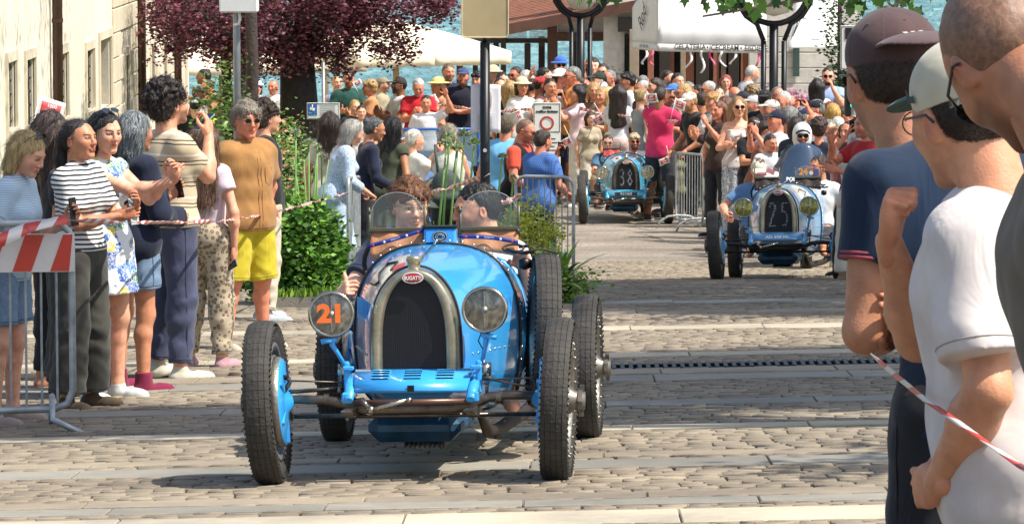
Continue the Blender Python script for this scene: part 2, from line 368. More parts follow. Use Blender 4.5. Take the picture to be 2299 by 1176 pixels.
# ---------------------------------------------------------------- heads (origin mid head, face to -y)
def head_prims(sex='m', chub=0, beard=0):
    P = [ell((0, .012, .035), (.076, .097, .088), k=.01), ell((0, -.03, -.015), (.066 + chub, .068, .092), k=.05),
         ell((0, -.038, -.065), (.05 + chub if sex == 'm' else .044 + chub, .052, .045), k=.03), cap((-.012, -.083, -.098), (.012, -.083, -.098), .015, k=.03),
         cap((-.03, -.088, .030), (.03, -.088, .030), .012, k=.02),
         ell((.036, -.070, -.02), (.024, .022, .022), k=.03), ell((-.036, -.070, -.02), (.024, .022, .022), k=.03)]
    for s in (-1, 1):
        P.append(ell((s * .031, -.108, .012), (.018, .02, .013), k=.016, op=-1)); P.append(ell((s * .031, -.085, .010), (.0135, .0135, .0125), k=.003))
        P.append(cap((s * .017, -.0975, .0195), (s * .045, -.092, .016), .0035, k=.008))
        P.append(ell((s * .078, .012, -.008), (.011, .02, .032), rot3(s * .35), k=.008)); P.append(ell((s * .088, .006, -.006), (.007, .009, .018), k=.006, op=-1))
        P.append(ell((s * .011, -.110, -.028), (.008, .009, .007), k=.008))
    P += [cap((0, -.098, .020), (0, -.118, -.020), .008, .0115, k=.014), cap((-.018, -.100, -.053), (.018, -.100, -.053), .0055, k=.008), cap((0, -.104, -.051), (0, -.104, -.051), .006, k=.008),
          cap((-.014, -.101, -.064), (.014, -.101, -.064), .0065, k=.008), cap((-.022, -.108, -.0585), (.022, -.108, -.0585), .0016, k=.003, op=-1),
          cap((0, .028, -.04), (0, .045, -.17), .058 if sex == 'm' else .05, .060 if sex == 'm' else .050, k=.03)]
    if beard: P.append(ell((0, -.055, -.085), (.058, .056, .048), k=.02))
    return P
def head_color(V, skin, lip, brow, eye, beard, bc, make=0):
    n = len(V); C_ = np.tile(np.array(skin), (n, 1)); x, y, z = V.T
    def mix(w, c): C_[:] = C_ * (1 - w[:, None]) + np.array(c) * w[:, None]
    blob = lambda cx, cy, cz, r, s=.006: np.clip((r - np.sqrt((np.abs(x) - cx) ** 2 + (y - cy) ** 2 + (z - cz) ** 2)) / s, 0, 1)
    red = np.array(skin) * V3(1.06, .74, .70)
    mix(blob(.04, -.085, -.022, .035, .03) * .5, red); mix(blob(0, -.118, -.02, .02, .015) * .5, red); mix(blob(.08, .01, -.01, .035, .02) * .5, red)
    if beard:
        w = np.clip((-.030 - z) / .015, 0, 1) * np.clip((.0 - y) / .03, 0, 1) * np.clip((z + .135) / .02, 0, 1) * (1 - blob(0, -.104, -.058, .020, .006)); mix(w * beard, bc)
    lips = np.clip((.0245 - np.abs(x)) / .005, 0, 1) * np.clip((.0105 - np.abs(z + .058)) / .003, 0, 1) * (y < -.09); mix(lips * .8, lip)
    mix(np.clip((.02 - np.abs(x)) / .003, 0, 1) * np.clip((.0022 - np.abs(z + .0585)) / .0015, 0, 1) * (y < -.09) * .7, np.array(lip) * .25)
    bl = .027 + .14 * (np.abs(x) - .012) - 3.5 * (np.abs(x) - .03) ** 2
    mix(np.clip((.0052 - np.abs(z - bl)) / .003, 0, 1) * ((np.abs(x) > .011) & (np.abs(x) < .052) & (y < -.06)) * .85, brow)
    e = np.clip((.0175 - np.abs(np.abs(x) - .031)) / .004, 0, 1) * np.clip((.0100 - np.abs(z - .0100)) / .002, 0, 1) * (y < -.08)
    mix(e, np.array(skin) * .28 if make else np.array(skin) * .42)
    e = np.clip((.0130 - np.abs(np.abs(x) - .031)) / .003, 0, 1) * np.clip((.0062 - np.abs(z - .0090)) / .002, 0, 1) * (y < -.08); mix(e, (.62, .58, .55))
    mix(np.clip((.0072 - np.sqrt((np.abs(x) - .031) ** 2 + (z - .0095) ** 2)) / .002, 0, 1) * (y < -.08), eye)
    return C_
CR = (0, .012, .035)
def hair_prims(st, sex='m'):
    """hair in head space; returns prims, displacement amplitude, frequency"""
    face = [ell((0, -.105, -.03), (.062, .07, .082), k=.02, op=-1)]
    ears = [ell((s * .10, -.02, -.02), (.035, .045, .05), k=.015, op=-1) for s in (-1, 1)]
    nape = [ell((0, -.02, -.10), (.10, .07, .07), k=.02, op=-1)]
    if st == 'short': return [ell((0, .018, .045), (.084, .103, .090), k=.02), ell((0, .055, .0), (.074, .066, .072), k=.03)] + face + ears + nape, .006, 90
    if st == 'buzz': return [ell((0, .014, .039), (.079, .099, .088), k=.02), ell((0, .045, .0), (.073, .069, .068), k=.03)] + face + ears + nape, .001, 120
    if st == 'rim': return [ell((0, .03, .005), (.080, .086, .06), k=.02), ell((0, -.0, .095), (.075, .085, .055), k=.02, op=-1)] + face + ears + nape, .003, 90
    if st == 'mop': return [ell((0, .015, .055), (.092, .108, .090), k=.03), ell((0, .05, .0), (.086, .076, .085), k=.03), cap((-.05, -.075, .075), (.05, -.085, .07), .025, k=.03)] + face + [ell((s * .10, -.03, -.03), (.03, .045, .045), k=.015, op=-1) for s in (-1, 1)] + nape, .011, 55
    if st == 'curly':
        r_ = random.Random(3); P = [ell((0, .025, .055), (.098, .112, .092), k=.03), ell((0, .06, .0), (.092, .08, .09), k=.03)]
        for _ in range(90):
            a = r_.uniform(0, 6.28); b = r_.uniform(-.35, 1.5); P.append(ell((.100 * math.cos(a) * math.cos(b), .03 + .112 * math.sin(a) * math.cos(b), .045 + .105 * math.sin(b)), [r_.uniform(.012, .024)] * 3, k=.006))
        return P + face + [ell((s * .105, -.04, -.03), (.03, .045, .045), k=.01, op=-1) for s in (-1, 1)], .007, 110
    if st == 'bob': return [ell((0, .018, .04), (.090, .108, .098), k=.03), cap((.07, .03, .02), (.078, .02, -.105), .035, .026, k=.03), cap((-.07, .03, .02), (-.078, .02, -.105), .035, .026, k=.03), cap((0, .07, .0), (0, .075, -.11), .05, .04, k=.05, sq=(.6, 1, 1))] + face + [ell((0, -.07, -.11), (.055, .08, .08), k=.02, op=-1)], .006, 70
    if st == 'long': return [ell((0, .018, .04), (.088, .106, .096), k=.03), cap((.06, .04, .02), (.085, .04, -.28), .042, .022, k=.04), cap((-.06, .04, .02), (-.085, .04, -.28), .042, .022, k=.04), cap((0, .07, .0), (0, .09, -.34), .055, .035, k=.06, sq=(.5, 1, 1))] + face + [ell((0, -.09, -.14), (.05, .1, .14), k=.02, op=-1)], .008, 50
    if st == 'vlong': return [ell((0, .018, .04), (.094, .110, .098), k=.03), cap((.06, .05, .02), (.09, .06, -.40), .048, .03, k=.04), cap((-.06, .05, .02), (-.09, .06, -.40), .048, .03, k=.04), cap((0, .08, .0), (0, .11, -.43), .06, .045, k=.06, sq=(.5, 1, 1))] + face, .010, 45
    if st == 'pony': return [ell((0, .014, .038), (.081, .101, .091), k=.02), ell((0, .05, .0), (.074, .068, .07), k=.03), ell((0, .118, .03), (.024, .026, .026), k=.02), cap((0, .125, .02), (0, .145, -.12), .032, .038, k=.02), cap((0, .145, -.12), (0, .12, -.33), .038, .014, k=.03)] + face + ears + nape, .0022, 95
    if st == 'bun': return [ell((0, .014, .038), (.081, .101, .091), k=.02), ell((0, .05, .0), (.074, .068, .07), k=.03), ell((0, .105, .07), (.04, .036, .038), k=.01)] + face + ears + nape, .0022, 95
    return None
def fit_cap(brim=1, backwards=False):
    """baseball cap: crown and visor prims in head space"""
    s = -1 if not backwards else 1
    crown = [ell((0, .014, .045), (.088, .110, .088), k=.02, cuts=(((0, 0, .028), (0, .10 * s * -1, -1)),))]
    vis = [ell((0, .016 + s * .118, .045), (.080, .085, .030), k=.01, cuts=(((0, .014 + s * .068, 0), (0, -s, 0)),)), ell((0, .016 + s * .118, .032), (.110, .09, .030), k=.004, op=-1)]
    return crown, vis
# ---------------------------------------------------------------- hands (left hand: fingers -z, palm -y, thumb +x)
def hand_prims(pose, gr=0):
    curl = {'relax': (.35, .45, .3), 'flat': (.08, .1, .08), 'hold': (.5, .8, .5), 'fist': (1.45, 1.6, .9), 'grip': (1.1, 1.2, .7), 'pinch': (.8, .9, .5), 'point': (1.2, 1.5, .8)}[pose]
    P = [cap((0, 0, .03), (0, 0, -.005), .025, .027, k=.02, sq=(1, 1.25, 1)), ell((0, 0, -.05), (.042, .016, .052), k=.02), ell((.02, -.006, -.035), (.020, .018, .034), k=.02), ell((-.022, -.004, -.05), (.018, .015, .04), k=.02)]
    for i, (x0, ln, sp) in enumerate(((.030, .92, .10), (.010, 1.0, .02), (-.010, .95, -.05), (-.029, .76, -.14))):
        c = curl
        if pose == 'point' and i == 0: c = (.15, .15, .1)
        if pose == 'pinch' and i > 1: c = (.5, .6, .4)
        p = V3(x0, 0, -.092 - (.004 if i == 1 else 0)); a = 0; r = .0088 if i < 3 else .0076
        P.append(cap((x0 * .75, 0, -.05), p, .0115, r + .001, k=.008))
        for j, L_ in enumerate((.045 * ln, .027 * ln, .021 * ln)):
            a += c[j] * (1 + .08 * i); q = p + L_ * V3(math.sin(sp) * math.cos(a), -math.sin(a), -math.cos(a)); P.append(cap(p, q, r * (1.03 - .06 * j), r * (.97 - .08 * j), k=.0035)); p = q
    tb = {'fist': ((.042, -.02, -.05), (.02, -.038, -.075), (-.002, -.042, -.082)), 'flat': ((.05, -.012, -.045), (.066, -.018, -.07), (.074, -.02, -.092)), 'point': ((.04, -.02, -.05), (.022, -.036, -.075), (.005, -.04, -.085))}.get(pose, ((.045, -.022, -.045), (.05, -.042, -.072), (.044, -.052, -.097)))
    if pose == 'grip' : tb = ((.047, -.016, -.03), (.078, -.016, -.035), (.10, -.01, -.034))
    q = [V3(.022, -.006, -.02)] + [V3(*t) for t in tb]
    for a, b, ra, rb in zip(q, q[1:], (.016, .0125, .0108), (.0125, .0108, .0095)): P.append(cap(a, b, ra, rb, k=.006))
    return P
HANDS = {}
def hand_mesh(pose, vox):
    if (pose, vox) not in HANDS: HANDS[(pose, vox)] = sculpt(hand_prims(pose), vox)
    return HANDS[(pose, vox)]
# ---------------------------------------------------------------- the figure
SKINS = {'fair': '#e0a98c', 'pale': '#eec0a6', 'tan': '#c98d6b', 'olive': '#b87f5c', 'brown': '#8f5f42', 'red': '#d88f72'}
SKIN = skin_mat()
def figure(H=1.75, sex='m', girth=1., hy=0, hp=0, hroll=0, lean=0, twist=0, L=('down',), Rr=('down',), stance=.1, seat=False, turn=0, hs=1.0, hips=1.0, step=0, neck=0, hoff=(0, 0)):
    """joints of a posed figure; forward is -y, the person's right hand is at -x"""
    S = H / 1.75; J = {}; m = sex == 'm'; up = rot3(twist, lean, 0); piv = V3(0, .0, .95)
    T = lambda *p: S * (piv + up @ (V3(*p) - piv)); D = lambda *p: S * V3(*p)
    sw = .168 if m else .142
    J['S'] = S; J['up'] = up; J['T'] = T; J['m'] = m; J['g'] = girth
    for s, n in ((-1, 'R'), (1, 'L')):
        sp = stance * s; fw = step * s
        if seat:
            J['hip' + n] = D(s * .09, 0, .92); J['knee' + n] = D(s * .14, -.42, .98); J['ank' + n] = D(s * .12, -.78, .84)
        else:
            J['hip' + n] = D(s * .092, 0, .92); J['knee' + n] = D(s * .095 + sp * .35, -.015 - fw * .5, .50); J['ank' + n] = D(s * .09 + sp * .8, .02 - fw, .085)
        sh = T(s * sw, .012, 1.398); J['sh' + n] = sh
        spec = L if s > 0 else Rr; kind = spec[0]
        B = {'down': ((.23, .02, .88), 'relax', (-s, 0, 0)), 'pocket': ((.20, -.02, .92), 'relax', (-s, 0, 0)), 'behind': ((.05, .19, .93), 'relax', (0, 1, 0)),
             'phone': ((.07, -.34, 1.48), 'hold', (-s, .15, .1)), 'phonelow': ((.07, -.34, 1.22), 'hold', (-s, .5, .4)), 'phonehigh': ((.10, -.30, 1.72), 'hold', (-s, .1, 0)), 'clap': ((.02, -.33, 1.22), 'flat', (-s, 0, 0)),
             'rail': ((.16, -.30, 1.06), 'grip', (0, 0, -1)), 'cross': ((-.10, -.20, 1.17), 'relax', (0, 1, 0)), 'chin': ((.02, -.20, 1.46), 'fist', (0, 1, .2)), 'wave': ((.32, -.14, 1.78), 'flat', (0, -1, 0)),
             'mouth': ((.04, -.17, 1.52), 'hold', (0, 1, 0)), 'flag': ((.16, -.28, 1.18), 'grip', (-s, 0, 0)), 'hip': ((.20, -.03, 1.02), 'fist', (-s, 0, 0)), 'wheel': ((.13, -.42, 1.22), 'grip', (0, -.6, -.8)), 'front': ((.03, -.20, 1.0), 'relax', (0, 1, 0))}
        if kind == 'at': w_, hpose, pn = spec[1], spec[2], spec[3]; w_ = T(*w_)
        else: w_, hpose, pn = B[kind]; w_ = T(s * w_[0], w_[1], w_[2])
        if len(spec) > 1 and kind != 'at': hpose = spec[1]
        l1, l2 = .285 * S, .255 * S; v = w_ - sh; dist = np.linalg.norm(v); mx = (l1 + l2) * .995
        if dist > mx: v = v * mx / dist; dist = mx; w_ = sh + v
        hint = up @ (V3(s * .55, .25, -1.) if kind not in ('wave', 'phonehigh') else V3(s * 1., .1, -.6))
        if kind == 'behind': hint = up @ V3(s * .9, .6, -.3)
        if len(spec) > 4: hint = up @ V3(*spec[4])
        vd = v / dist; hint = hint - vd * (hint @ vd); hint /= np.linalg.norm(hint)
        ca = (l1 * l1 + dist * dist - l2 * l2) / (2 * l1 * dist); ca = max(-1, min(1, ca)); el = sh + vd * l1 * ca + hint * l1 * math.sqrt(1 - ca * ca)
        J['el' + n] = el; J['wr' + n] = w_; fd = w_ - el; fd /= np.linalg.norm(fd); J['fd' + n] = fd
        pn = up @ V3(*pn); f_ = fd.copy()
        if kind in ('rail', 'wheel'): f_ = f_ * .5 + up @ V3(0, -.8, -.3)
        if kind in ('phone', 'phonehigh', 'phonelow', 'mouth'): f_ = f_ * .55 + up @ V3(0, -.1, .7)
        if kind == 'at' and len(spec) > 5: f_ = up @ V3(*spec[5])
        f_ /= np.linalg.norm(f_); pn = pn - f_ * (pn @ f_); pn /= np.linalg.norm(pn); th = np.cross(f_, pn) * (1 if s < 0 else -1)
        J['hM' + n] = np.stack([th * s if False else th, -pn, -f_], 1); J['hp' + n] = hpose; J['pn' + n] = pn; J['hf' + n] = f_
    nb = T(0, .02, 1.46); J['nb'] = nb; hM = up @ rot3(hy, hp, hroll); J['hMt'] = hM; J['hc'] = T(hoff[0], .005 + hoff[1], 1.51 + neck) + hM @ (S * hs * V3(0, -.012, .118)); J['hs'] = S * hs
    return J
def torso(J, infl=0., waist=1.):
    S, T, m, g, up = J['S'], J['T'], J['m'], J['g'], J['up']; E = lambda c, r, k=.06: ell(T(*c), (V3(*r) * V3(g, g, 1) + infl) * S, up, k=k)
    if m: P = [E((0, .012, .95), (.165, .118, .12)), E((0, -.005, 1.10), (.146, .105 + .06 * (g - 1), .15)), E((0, .008, 1.29), (.170, .117, .18))]
    else: P = [E((0, .014, .94), (.170, .120, .12)), E((0, 0, 1.10), (.122 * waist, .092 * waist, .14)), E((0, .008, 1.28), (.143, .100, .17)), E((.062, -.078, 1.275), (.056, .052, .056), .03), E((-.062, -.078, 1.275), (.056, .052, .056), .03)]
    w_ = .135 if m else .108
    P.append(cap(T(-w_, .012, 1.392), T(w_, .012, 1.392), (.052 + infl) * S, k=.05))
    for s in (-1, 1): P.append(cap(T(s * w_, .015, 1.408), T(s * .03, .022, 1.460), (.036 + infl) * S, (.032 + infl * .6) * S, k=.04))
    return P
def arm(J, n, infl=0., upto=2., k=.02, f=1.):
    """limb prims; upto 0..1 = part of the upper arm, 1..2 = into the forearm"""
    S, m, g = J['S'], J['m'], J['g']; sh, el, wr = J['sh' + n], J['el' + n], J['wr' + n]; q = (1. if m else .84) * f * (.5 + .5 * g)
    r0, r1, r2 = (.054 * q + infl) * S, (.042 * q + infl) * S, (.0275 * (1 if m else .88) + infl) * S; P = []
    if upto <= 1:
        e = sh + (el - sh) * upto; d = (el - sh) / np.linalg.norm(el - sh); P.append(cap(sh, e + d * .06, r0, r0 + (r1 - r0) * upto, k=.04, cuts=((e, d),)))
    else:
        P.append(cap(sh, el, r0, r1, k=.04)); t = upto - 1; e = el + (wr - el) * t; d = (wr - el) / np.linalg.norm(wr - el)
        if infl == 0: b = el + (wr - el) * .28; P += [cap(el, b, r1, r1 * 1.03, k=.02), cap(b, wr, r1 * 1.03, r2, k=.03)]
        else: P.append(cap(el, e + d * (.05 if upto < 2 else .0), r1, r1 + (r2 - r1) * t, k=k, cuts=((e, d),)))
    return P
def legs(J, infl=0., upto=2., flare=0.):
    S, m, g = J['S'], J['m'], J['g']; P = []; q = .6 + .4 * g
    for n in 'RL':
        h, k_, a = J['hip' + n], J['knee' + n], J['ank' + n]; s = -1 if n == 'R' else 1
        r0, r1, r2 = (.088 * q + infl) * S, (.056 * q + infl) * S, (.038 + infl + flare) * S
        if upto <= 1: e = h + (k_ - h) * upto; d = (k_ - h) / np.linalg.norm(k_ - h); P.append(cap(h, e + d * .08, r0, r0 + (r1 - r0) * upto + flare, k=.03, cuts=((e, d),)))
        else:
            P.append(cap(h, k_, r0, r1 + flare * .4, k=.03)); e = k_ + (a - k_) * (upto - 1); d = (a - k_) / np.linalg.norm(a - k_)
            if infl == 0: c = k_ + (a - k_) * .3 + V3(0, .018, 0) * S; P += [cap(k_, c, r1, .053 * S * q, k=.03), cap(c, a, .053 * S * q, r2, k=.03)]
            else: P.append(cap(k_, e + d * .08, r1 + flare * .4, r2, k=.03, cuts=((e, d),))); c = k_ + (a - k_) * .3 + V3(0, .018, 0) * S; P.append(cap(k_, c, r1, (.054 * q + infl) * S, k=.03))
    return P
def feet(J, infl=0., high=0, seat=False):
    S = J['S']; out = []
    for n in 'RL':
        a = J['ank' + n]; s = -1 if n == 'R' else 1; fd = V3(s * .22, -1, 0); fd /= np.linalg.norm(fd); z0 = a[2] - .085 * S
        h = V3(a[0], a[1], z0); P = [cap(h + V3(0, .03, .034) * S, h + (fd * .15 + V3(0, 0, .027)) * S, (.033 + infl) * S, (.030 + infl) * S, k=.02, sq=(1, 1, 1.15)), cap(h + (fd * .11 + V3(0, 0, .025)) * S, h + (fd * .175 + V3(0, 0, .022)) * S, (.036 + infl) * S, (.026 + infl) * S, k=.02), cap(a, h + V3(0, .0, .05) * S, (.036 + infl) * S, (.034 + infl) * S, k=.03)]
        if high: P.append(cap(a + V3(0, 0, .05) * S, h + V3(0, 0, .05) * S, (.044 + infl) * S, k=.02))
        out.append((P, z0))
    return out
def xf(V, M, s, o): return (V * s) @ np.asarray(M).T + np.asarray(o)
def cat(parts):
    V = []; F = []; b = 0
    for v, f in parts: V.append(v); F.append(f + b); b += len(v)
    return np.concatenate(V), np.concatenate(F)
HEADC = {}
def head_geo(sex, chub, beard, vox):
    k = (sex, chub, beard > .9, vox)
    if k not in HEADC: HEADC[k] = sculpt(head_prims(sex, chub, beard > .9), vox)
    return HEADC[k]
def build_body(J, d, bv, hv):
    S = J['S']; P = torso(J) + arm(J, 'L') + arm(J, 'R') + legs(J)
    P.append(cap(J['nb'], J['hc'] + J['hMt'] @ (V3(0, .03, -.03) * S), (.060 if J['m'] else .049) * S, (.055 if J['m'] else .046) * S, k=.04))
    for Q, z0 in feet(J): P += Q
    v, f = sculpt(P, bv); skin = np.array(hexc(SKINS.get(d.get('skin', 'fair'), d.get('skin', 'fair')) if not d.get('skin', 'fair').startswith('#') else d['skin']))
    c = np.tile(skin, (len(v), 1)); parts = [(v, f)]; cols = [c]
    hvv, hf = head_geo(d.get('sex', 'm'), d.get('chub', 0), d.get('beard', 0), hv)
    bc = np.array(hexc(d.get('bc', d.get('hc', '#2a1c14')))); cols.append(head_color(hvv, skin, skin * V3(.80, .42, .42) if J['m'] else skin * V3(.72, .30, .32), np.array(hexc(d.get('hc', '#2a1c14'))) * .6, (.05, .035, .025), d.get('beard', 0), bc * .5 + skin * .15, 0 if J['m'] else 1))
    parts.append((xf(hvv, J['hMt'], J['hs'], J['hc']), hf))
    hd = min(bv, .006) if bv < .02 else .009
    for n in 'LR':
        hv_, hf_ = hand_mesh(J['hp' + n], .0055 if hd < .007 else .008); hv_ = hv_.copy(); hf2 = hf_
        M = J['hM' + n].copy()
        if n == 'R': hf2 = hf_ if np.linalg.det(M) > 0 else hf_[:, ::-1]
        elif np.linalg.det(M) < 0: hf2 = hf_[:, ::-1]
        sc_ = S * (1.0 if J['m'] else .9); parts.append((xf(hv_, M, sc_, J['wr' + n]), hf2)); c = np.tile(skin * V3(1., .9, .86), (len(hv_), 1)); cols.append(c)
    V, F = cat(parts); return V, F, np.concatenate(cols)
def build_top(J, kind, vox, fold=.009, seed=0, hem=.86, sleeve=.6, loose=.016, collar=0):
    S = J['S']; P = torso(J, loose); T, up = J['T'], J['up']
    if sleeve > 0: P += arm(J, 'L', loose + .002, sleeve) + arm(J, 'R', loose + .002, sleeve)
    if hem < .95 and kind != 'dress': P.append(ell(T(0, .010, .93), (V3(.180 if J['m'] else .184, .134, .19) * V3(J['g'], J['g'], 1) + loose * .8) * S, up, k=.05))
    if kind == 'dress': P += legs(J, .02, .6); P.append(ell(T(0, .012, .95), (V3(.185, .14, .15) + .01) * S, up, k=.05))
    P.append(ell(T(0, .008, 1.456), V3(.070 if J['m'] else .062, .068, .020) * S, up, k=.015))
    if collar: P.append(ell(T(0, .018, 1.485), V3(.073, .068, .030) * S, up, k=.008)); P.append(ell(T(0, -.05, 1.515), V3(.03, .06, .035) * S, up, k=.004, op=-1))
    if kind == 'tank':
        for s in (-1, 1): P.append(ell(T(s * .215, 0, 1.43), V3(.075, .12, .12) * S, up, k=.01, op=-1))
        P.append(ell(T(0, -.05, 1.50), V3(.085, .11, .11) * S, up, k=.01, op=-1))
    if kind == 'strapless': P = [p for p in P]; P.append(ell(T(0, 0, 1.52), V3(.4, .3, .17) * S, up, k=.01, op=-1))
    pl = [(T(0, 0, hem), up @ V3(0, 0, -1))]
    if kind == 'dress':
        e = S * (hem); P.append(cap(T(0, 0, 1.04), V3(0, .0, e * .9), .12 * S, (.20 + .12 * (1 - hem)) * S, k=.06, sq=(1, 1.25, 1))); pl = [(V3(0, 0, e), V3(0, 0, -1))]
    def disp(x, y, z):
        x, y, z = x / S, y / S, z / S
        a = nzf(x * 30, y * 30, z * 26, seed) * fold * .35 + nzf(x * 9 + z * 8, y * 11, z * 15 - x * 12, seed + 2) * fold * .9 - fold * .2
        if kind == 'dress': a = a + np.sin(np.arctan2(y, x) * 11 + seed) * np.clip((1.0 - z) * .03, 0, .014)
        return a * S
    return sculpt(P, vox, disp, pl)
def build_pants(J, kind, vox, seed=0, waist=1.03, upto=1.93, loose=.019, flare=0.):
    S = J['S']; T, m, g, up = J['T'], J['m'], J['g'], J['up']
    P = [ell(V3(0, .012, .95) * S, (V3(.165 if m else .172, .118, .12) * V3(g, g, 1) + loose) * S, k=.05)]
    if kind == 'skirt': pl = [(V3(0, 0, upto) * S, V3(0, 0, -1)), (V3(0, 0, waist) * S, V3(0, 0, 1))]; P.append(cap(V3(0, 0, .95) * S, V3(0, 0, upto * .9) * S, .15 * S, (.20 + flare) * S, k=.05, sq=(1, 1.15, 1))); P += legs(J, .02, .7)
    else: pl = [(V3(0, 0, waist) * S, V3(0, 0, 1))]; P += legs(J, loose, upto, flare)
    def disp(x, y, z):
        x, y, z = x / S, y / S, z / S; a = nzf(x * 22 + z * 8, y * 24, z * 30, seed + 1) * .009 * np.clip(1.2 - z, .35, 1) + nzf(x * 40, y * 40, z * 46, seed) * .002
        if kind == 'skirt': a = a + np.sin(np.arctan2(y, x) * 13 + seed) * np.clip((1.0 - z) * .03, 0, .014)
        return a * S
    return sculpt(P, vox, disp, pl)
def place_mesh(name, vf, mats, parent, M=None, s=1, o=(0, 0, 0), colr=None, mi=None):
    v, f = vf
    if M is not None: v = xf(v, M, s, o)
    return link(name, mesh_np(name, v, f, mats if isinstance(mats, list) else [mats], mi, True, colr), parent)
PHONE = {}
def phone_mesh(case):
    if case in PHONE: return PHONE[case]
    b = MB(); b.box((0, 0, 0), (.076, .009, .156), bev=.004); b.m = 1; b.box((0, .0050, 0), (.070, .0012, .149)); b.m = 2
    b.box((.018, -.0056, .05), (.030, .002, .036), bev=.0008); b.m = 3
    for k in (-1, 1): b.lathe([(0, -.0078), (.006, -.0075), (.0065, -.0060)], (.018, 0, .05 + k * .009), 8, 'Y')
    PHONE[case] = b.mesh('phone', [mat('case' + case, case, .45), mat('phone_glass', '#101418', .12, spec=.8), mat('phone_bump', '#202226', .3), mat('lens', '#050507', .1)])
    return PHONE[case]
def people_tag(o, d): tag(o, d['label'], 'person', d.get('group'))
def add_strands(vf, style, seed, w_, n):
    """loose strands lying over the hair mass"""
    v, f = vf; g = np.random.default_rng(seed); q = v[f]; nr = np.cross(q[:, 1] - q[:, 0], q[:, 3] - q[:, 0]); ar = np.linalg.norm(nr, axis=1) + 1e-12; nr = nr / ar[:, None]; ar = ar * ((q.mean(1)[:, 1] > -.045) | (style in ('mop', 'curly', 'short', 'buzz'))) + 1e-15; k = g.choice(len(f), n, p=ar / ar.sum()); c = q[k].mean(1); nn = nr[k]
    L_ = {'short': .020, 'buzz': .009, 'rim': .012, 'mop': .045, 'curly': .022, 'bob': .06, 'long': .09, 'vlong': .11, 'pony': .05, 'bun': .03}.get(style, .03) * g.uniform(.6, 1.3, n)[:, None]
    sw = {'curly': 1.6, 'mop': .7, 'short': .5, 'buzz': .5}.get(style, .18)
    dn = np.tile([0, .25, -1.], (n, 1)) if style not in ('short', 'buzz', 'mop') else np.tile([0., -.25, -.25], (n, 1)) + (c * np.array([6, 0, 0]))
    if style in ('pony', 'bun'): dn = np.tile([0, 1., .1], (n, 1)) - (c[:, 1:2] > .09) * np.array([0, 1, 1.])
    dr = dn + g.normal(size=(n, 3)) * sw; dr -= nn * (dr * nn).sum(1)[:, None]; dr /= np.linalg.norm(dr, axis=1)[:, None] + 1e-9; dr = dr + nn * (.9 if style == 'curly' else .22); sd_ = np.cross(dr, nn); sd_ /= np.linalg.norm(sd_, axis=1)[:, None] + 1e-9
    a = c - nn * .001; m = c + dr * L_ * .5 + nn * .0015; e = c + dr * L_ - nn * L_ * (.10 if style != 'buzz' else 0); V = np.stack([a - sd_ * w_ * .5, a + sd_ * w_ * .5, m + sd_ * w_ * .4, m - sd_ * w_ * .4, e + sd_ * w_ * .1, e - sd_ * w_ * .1], 1).reshape(-1, 3)
    b = np.arange(n)[:, None] * 6 + len(v); F = np.concatenate([b + np.array([0, 1, 2, 3]), b + np.array([3, 2, 4, 5])]); return np.concatenate([v, V]), np.concatenate([f, F])
HATC = {}
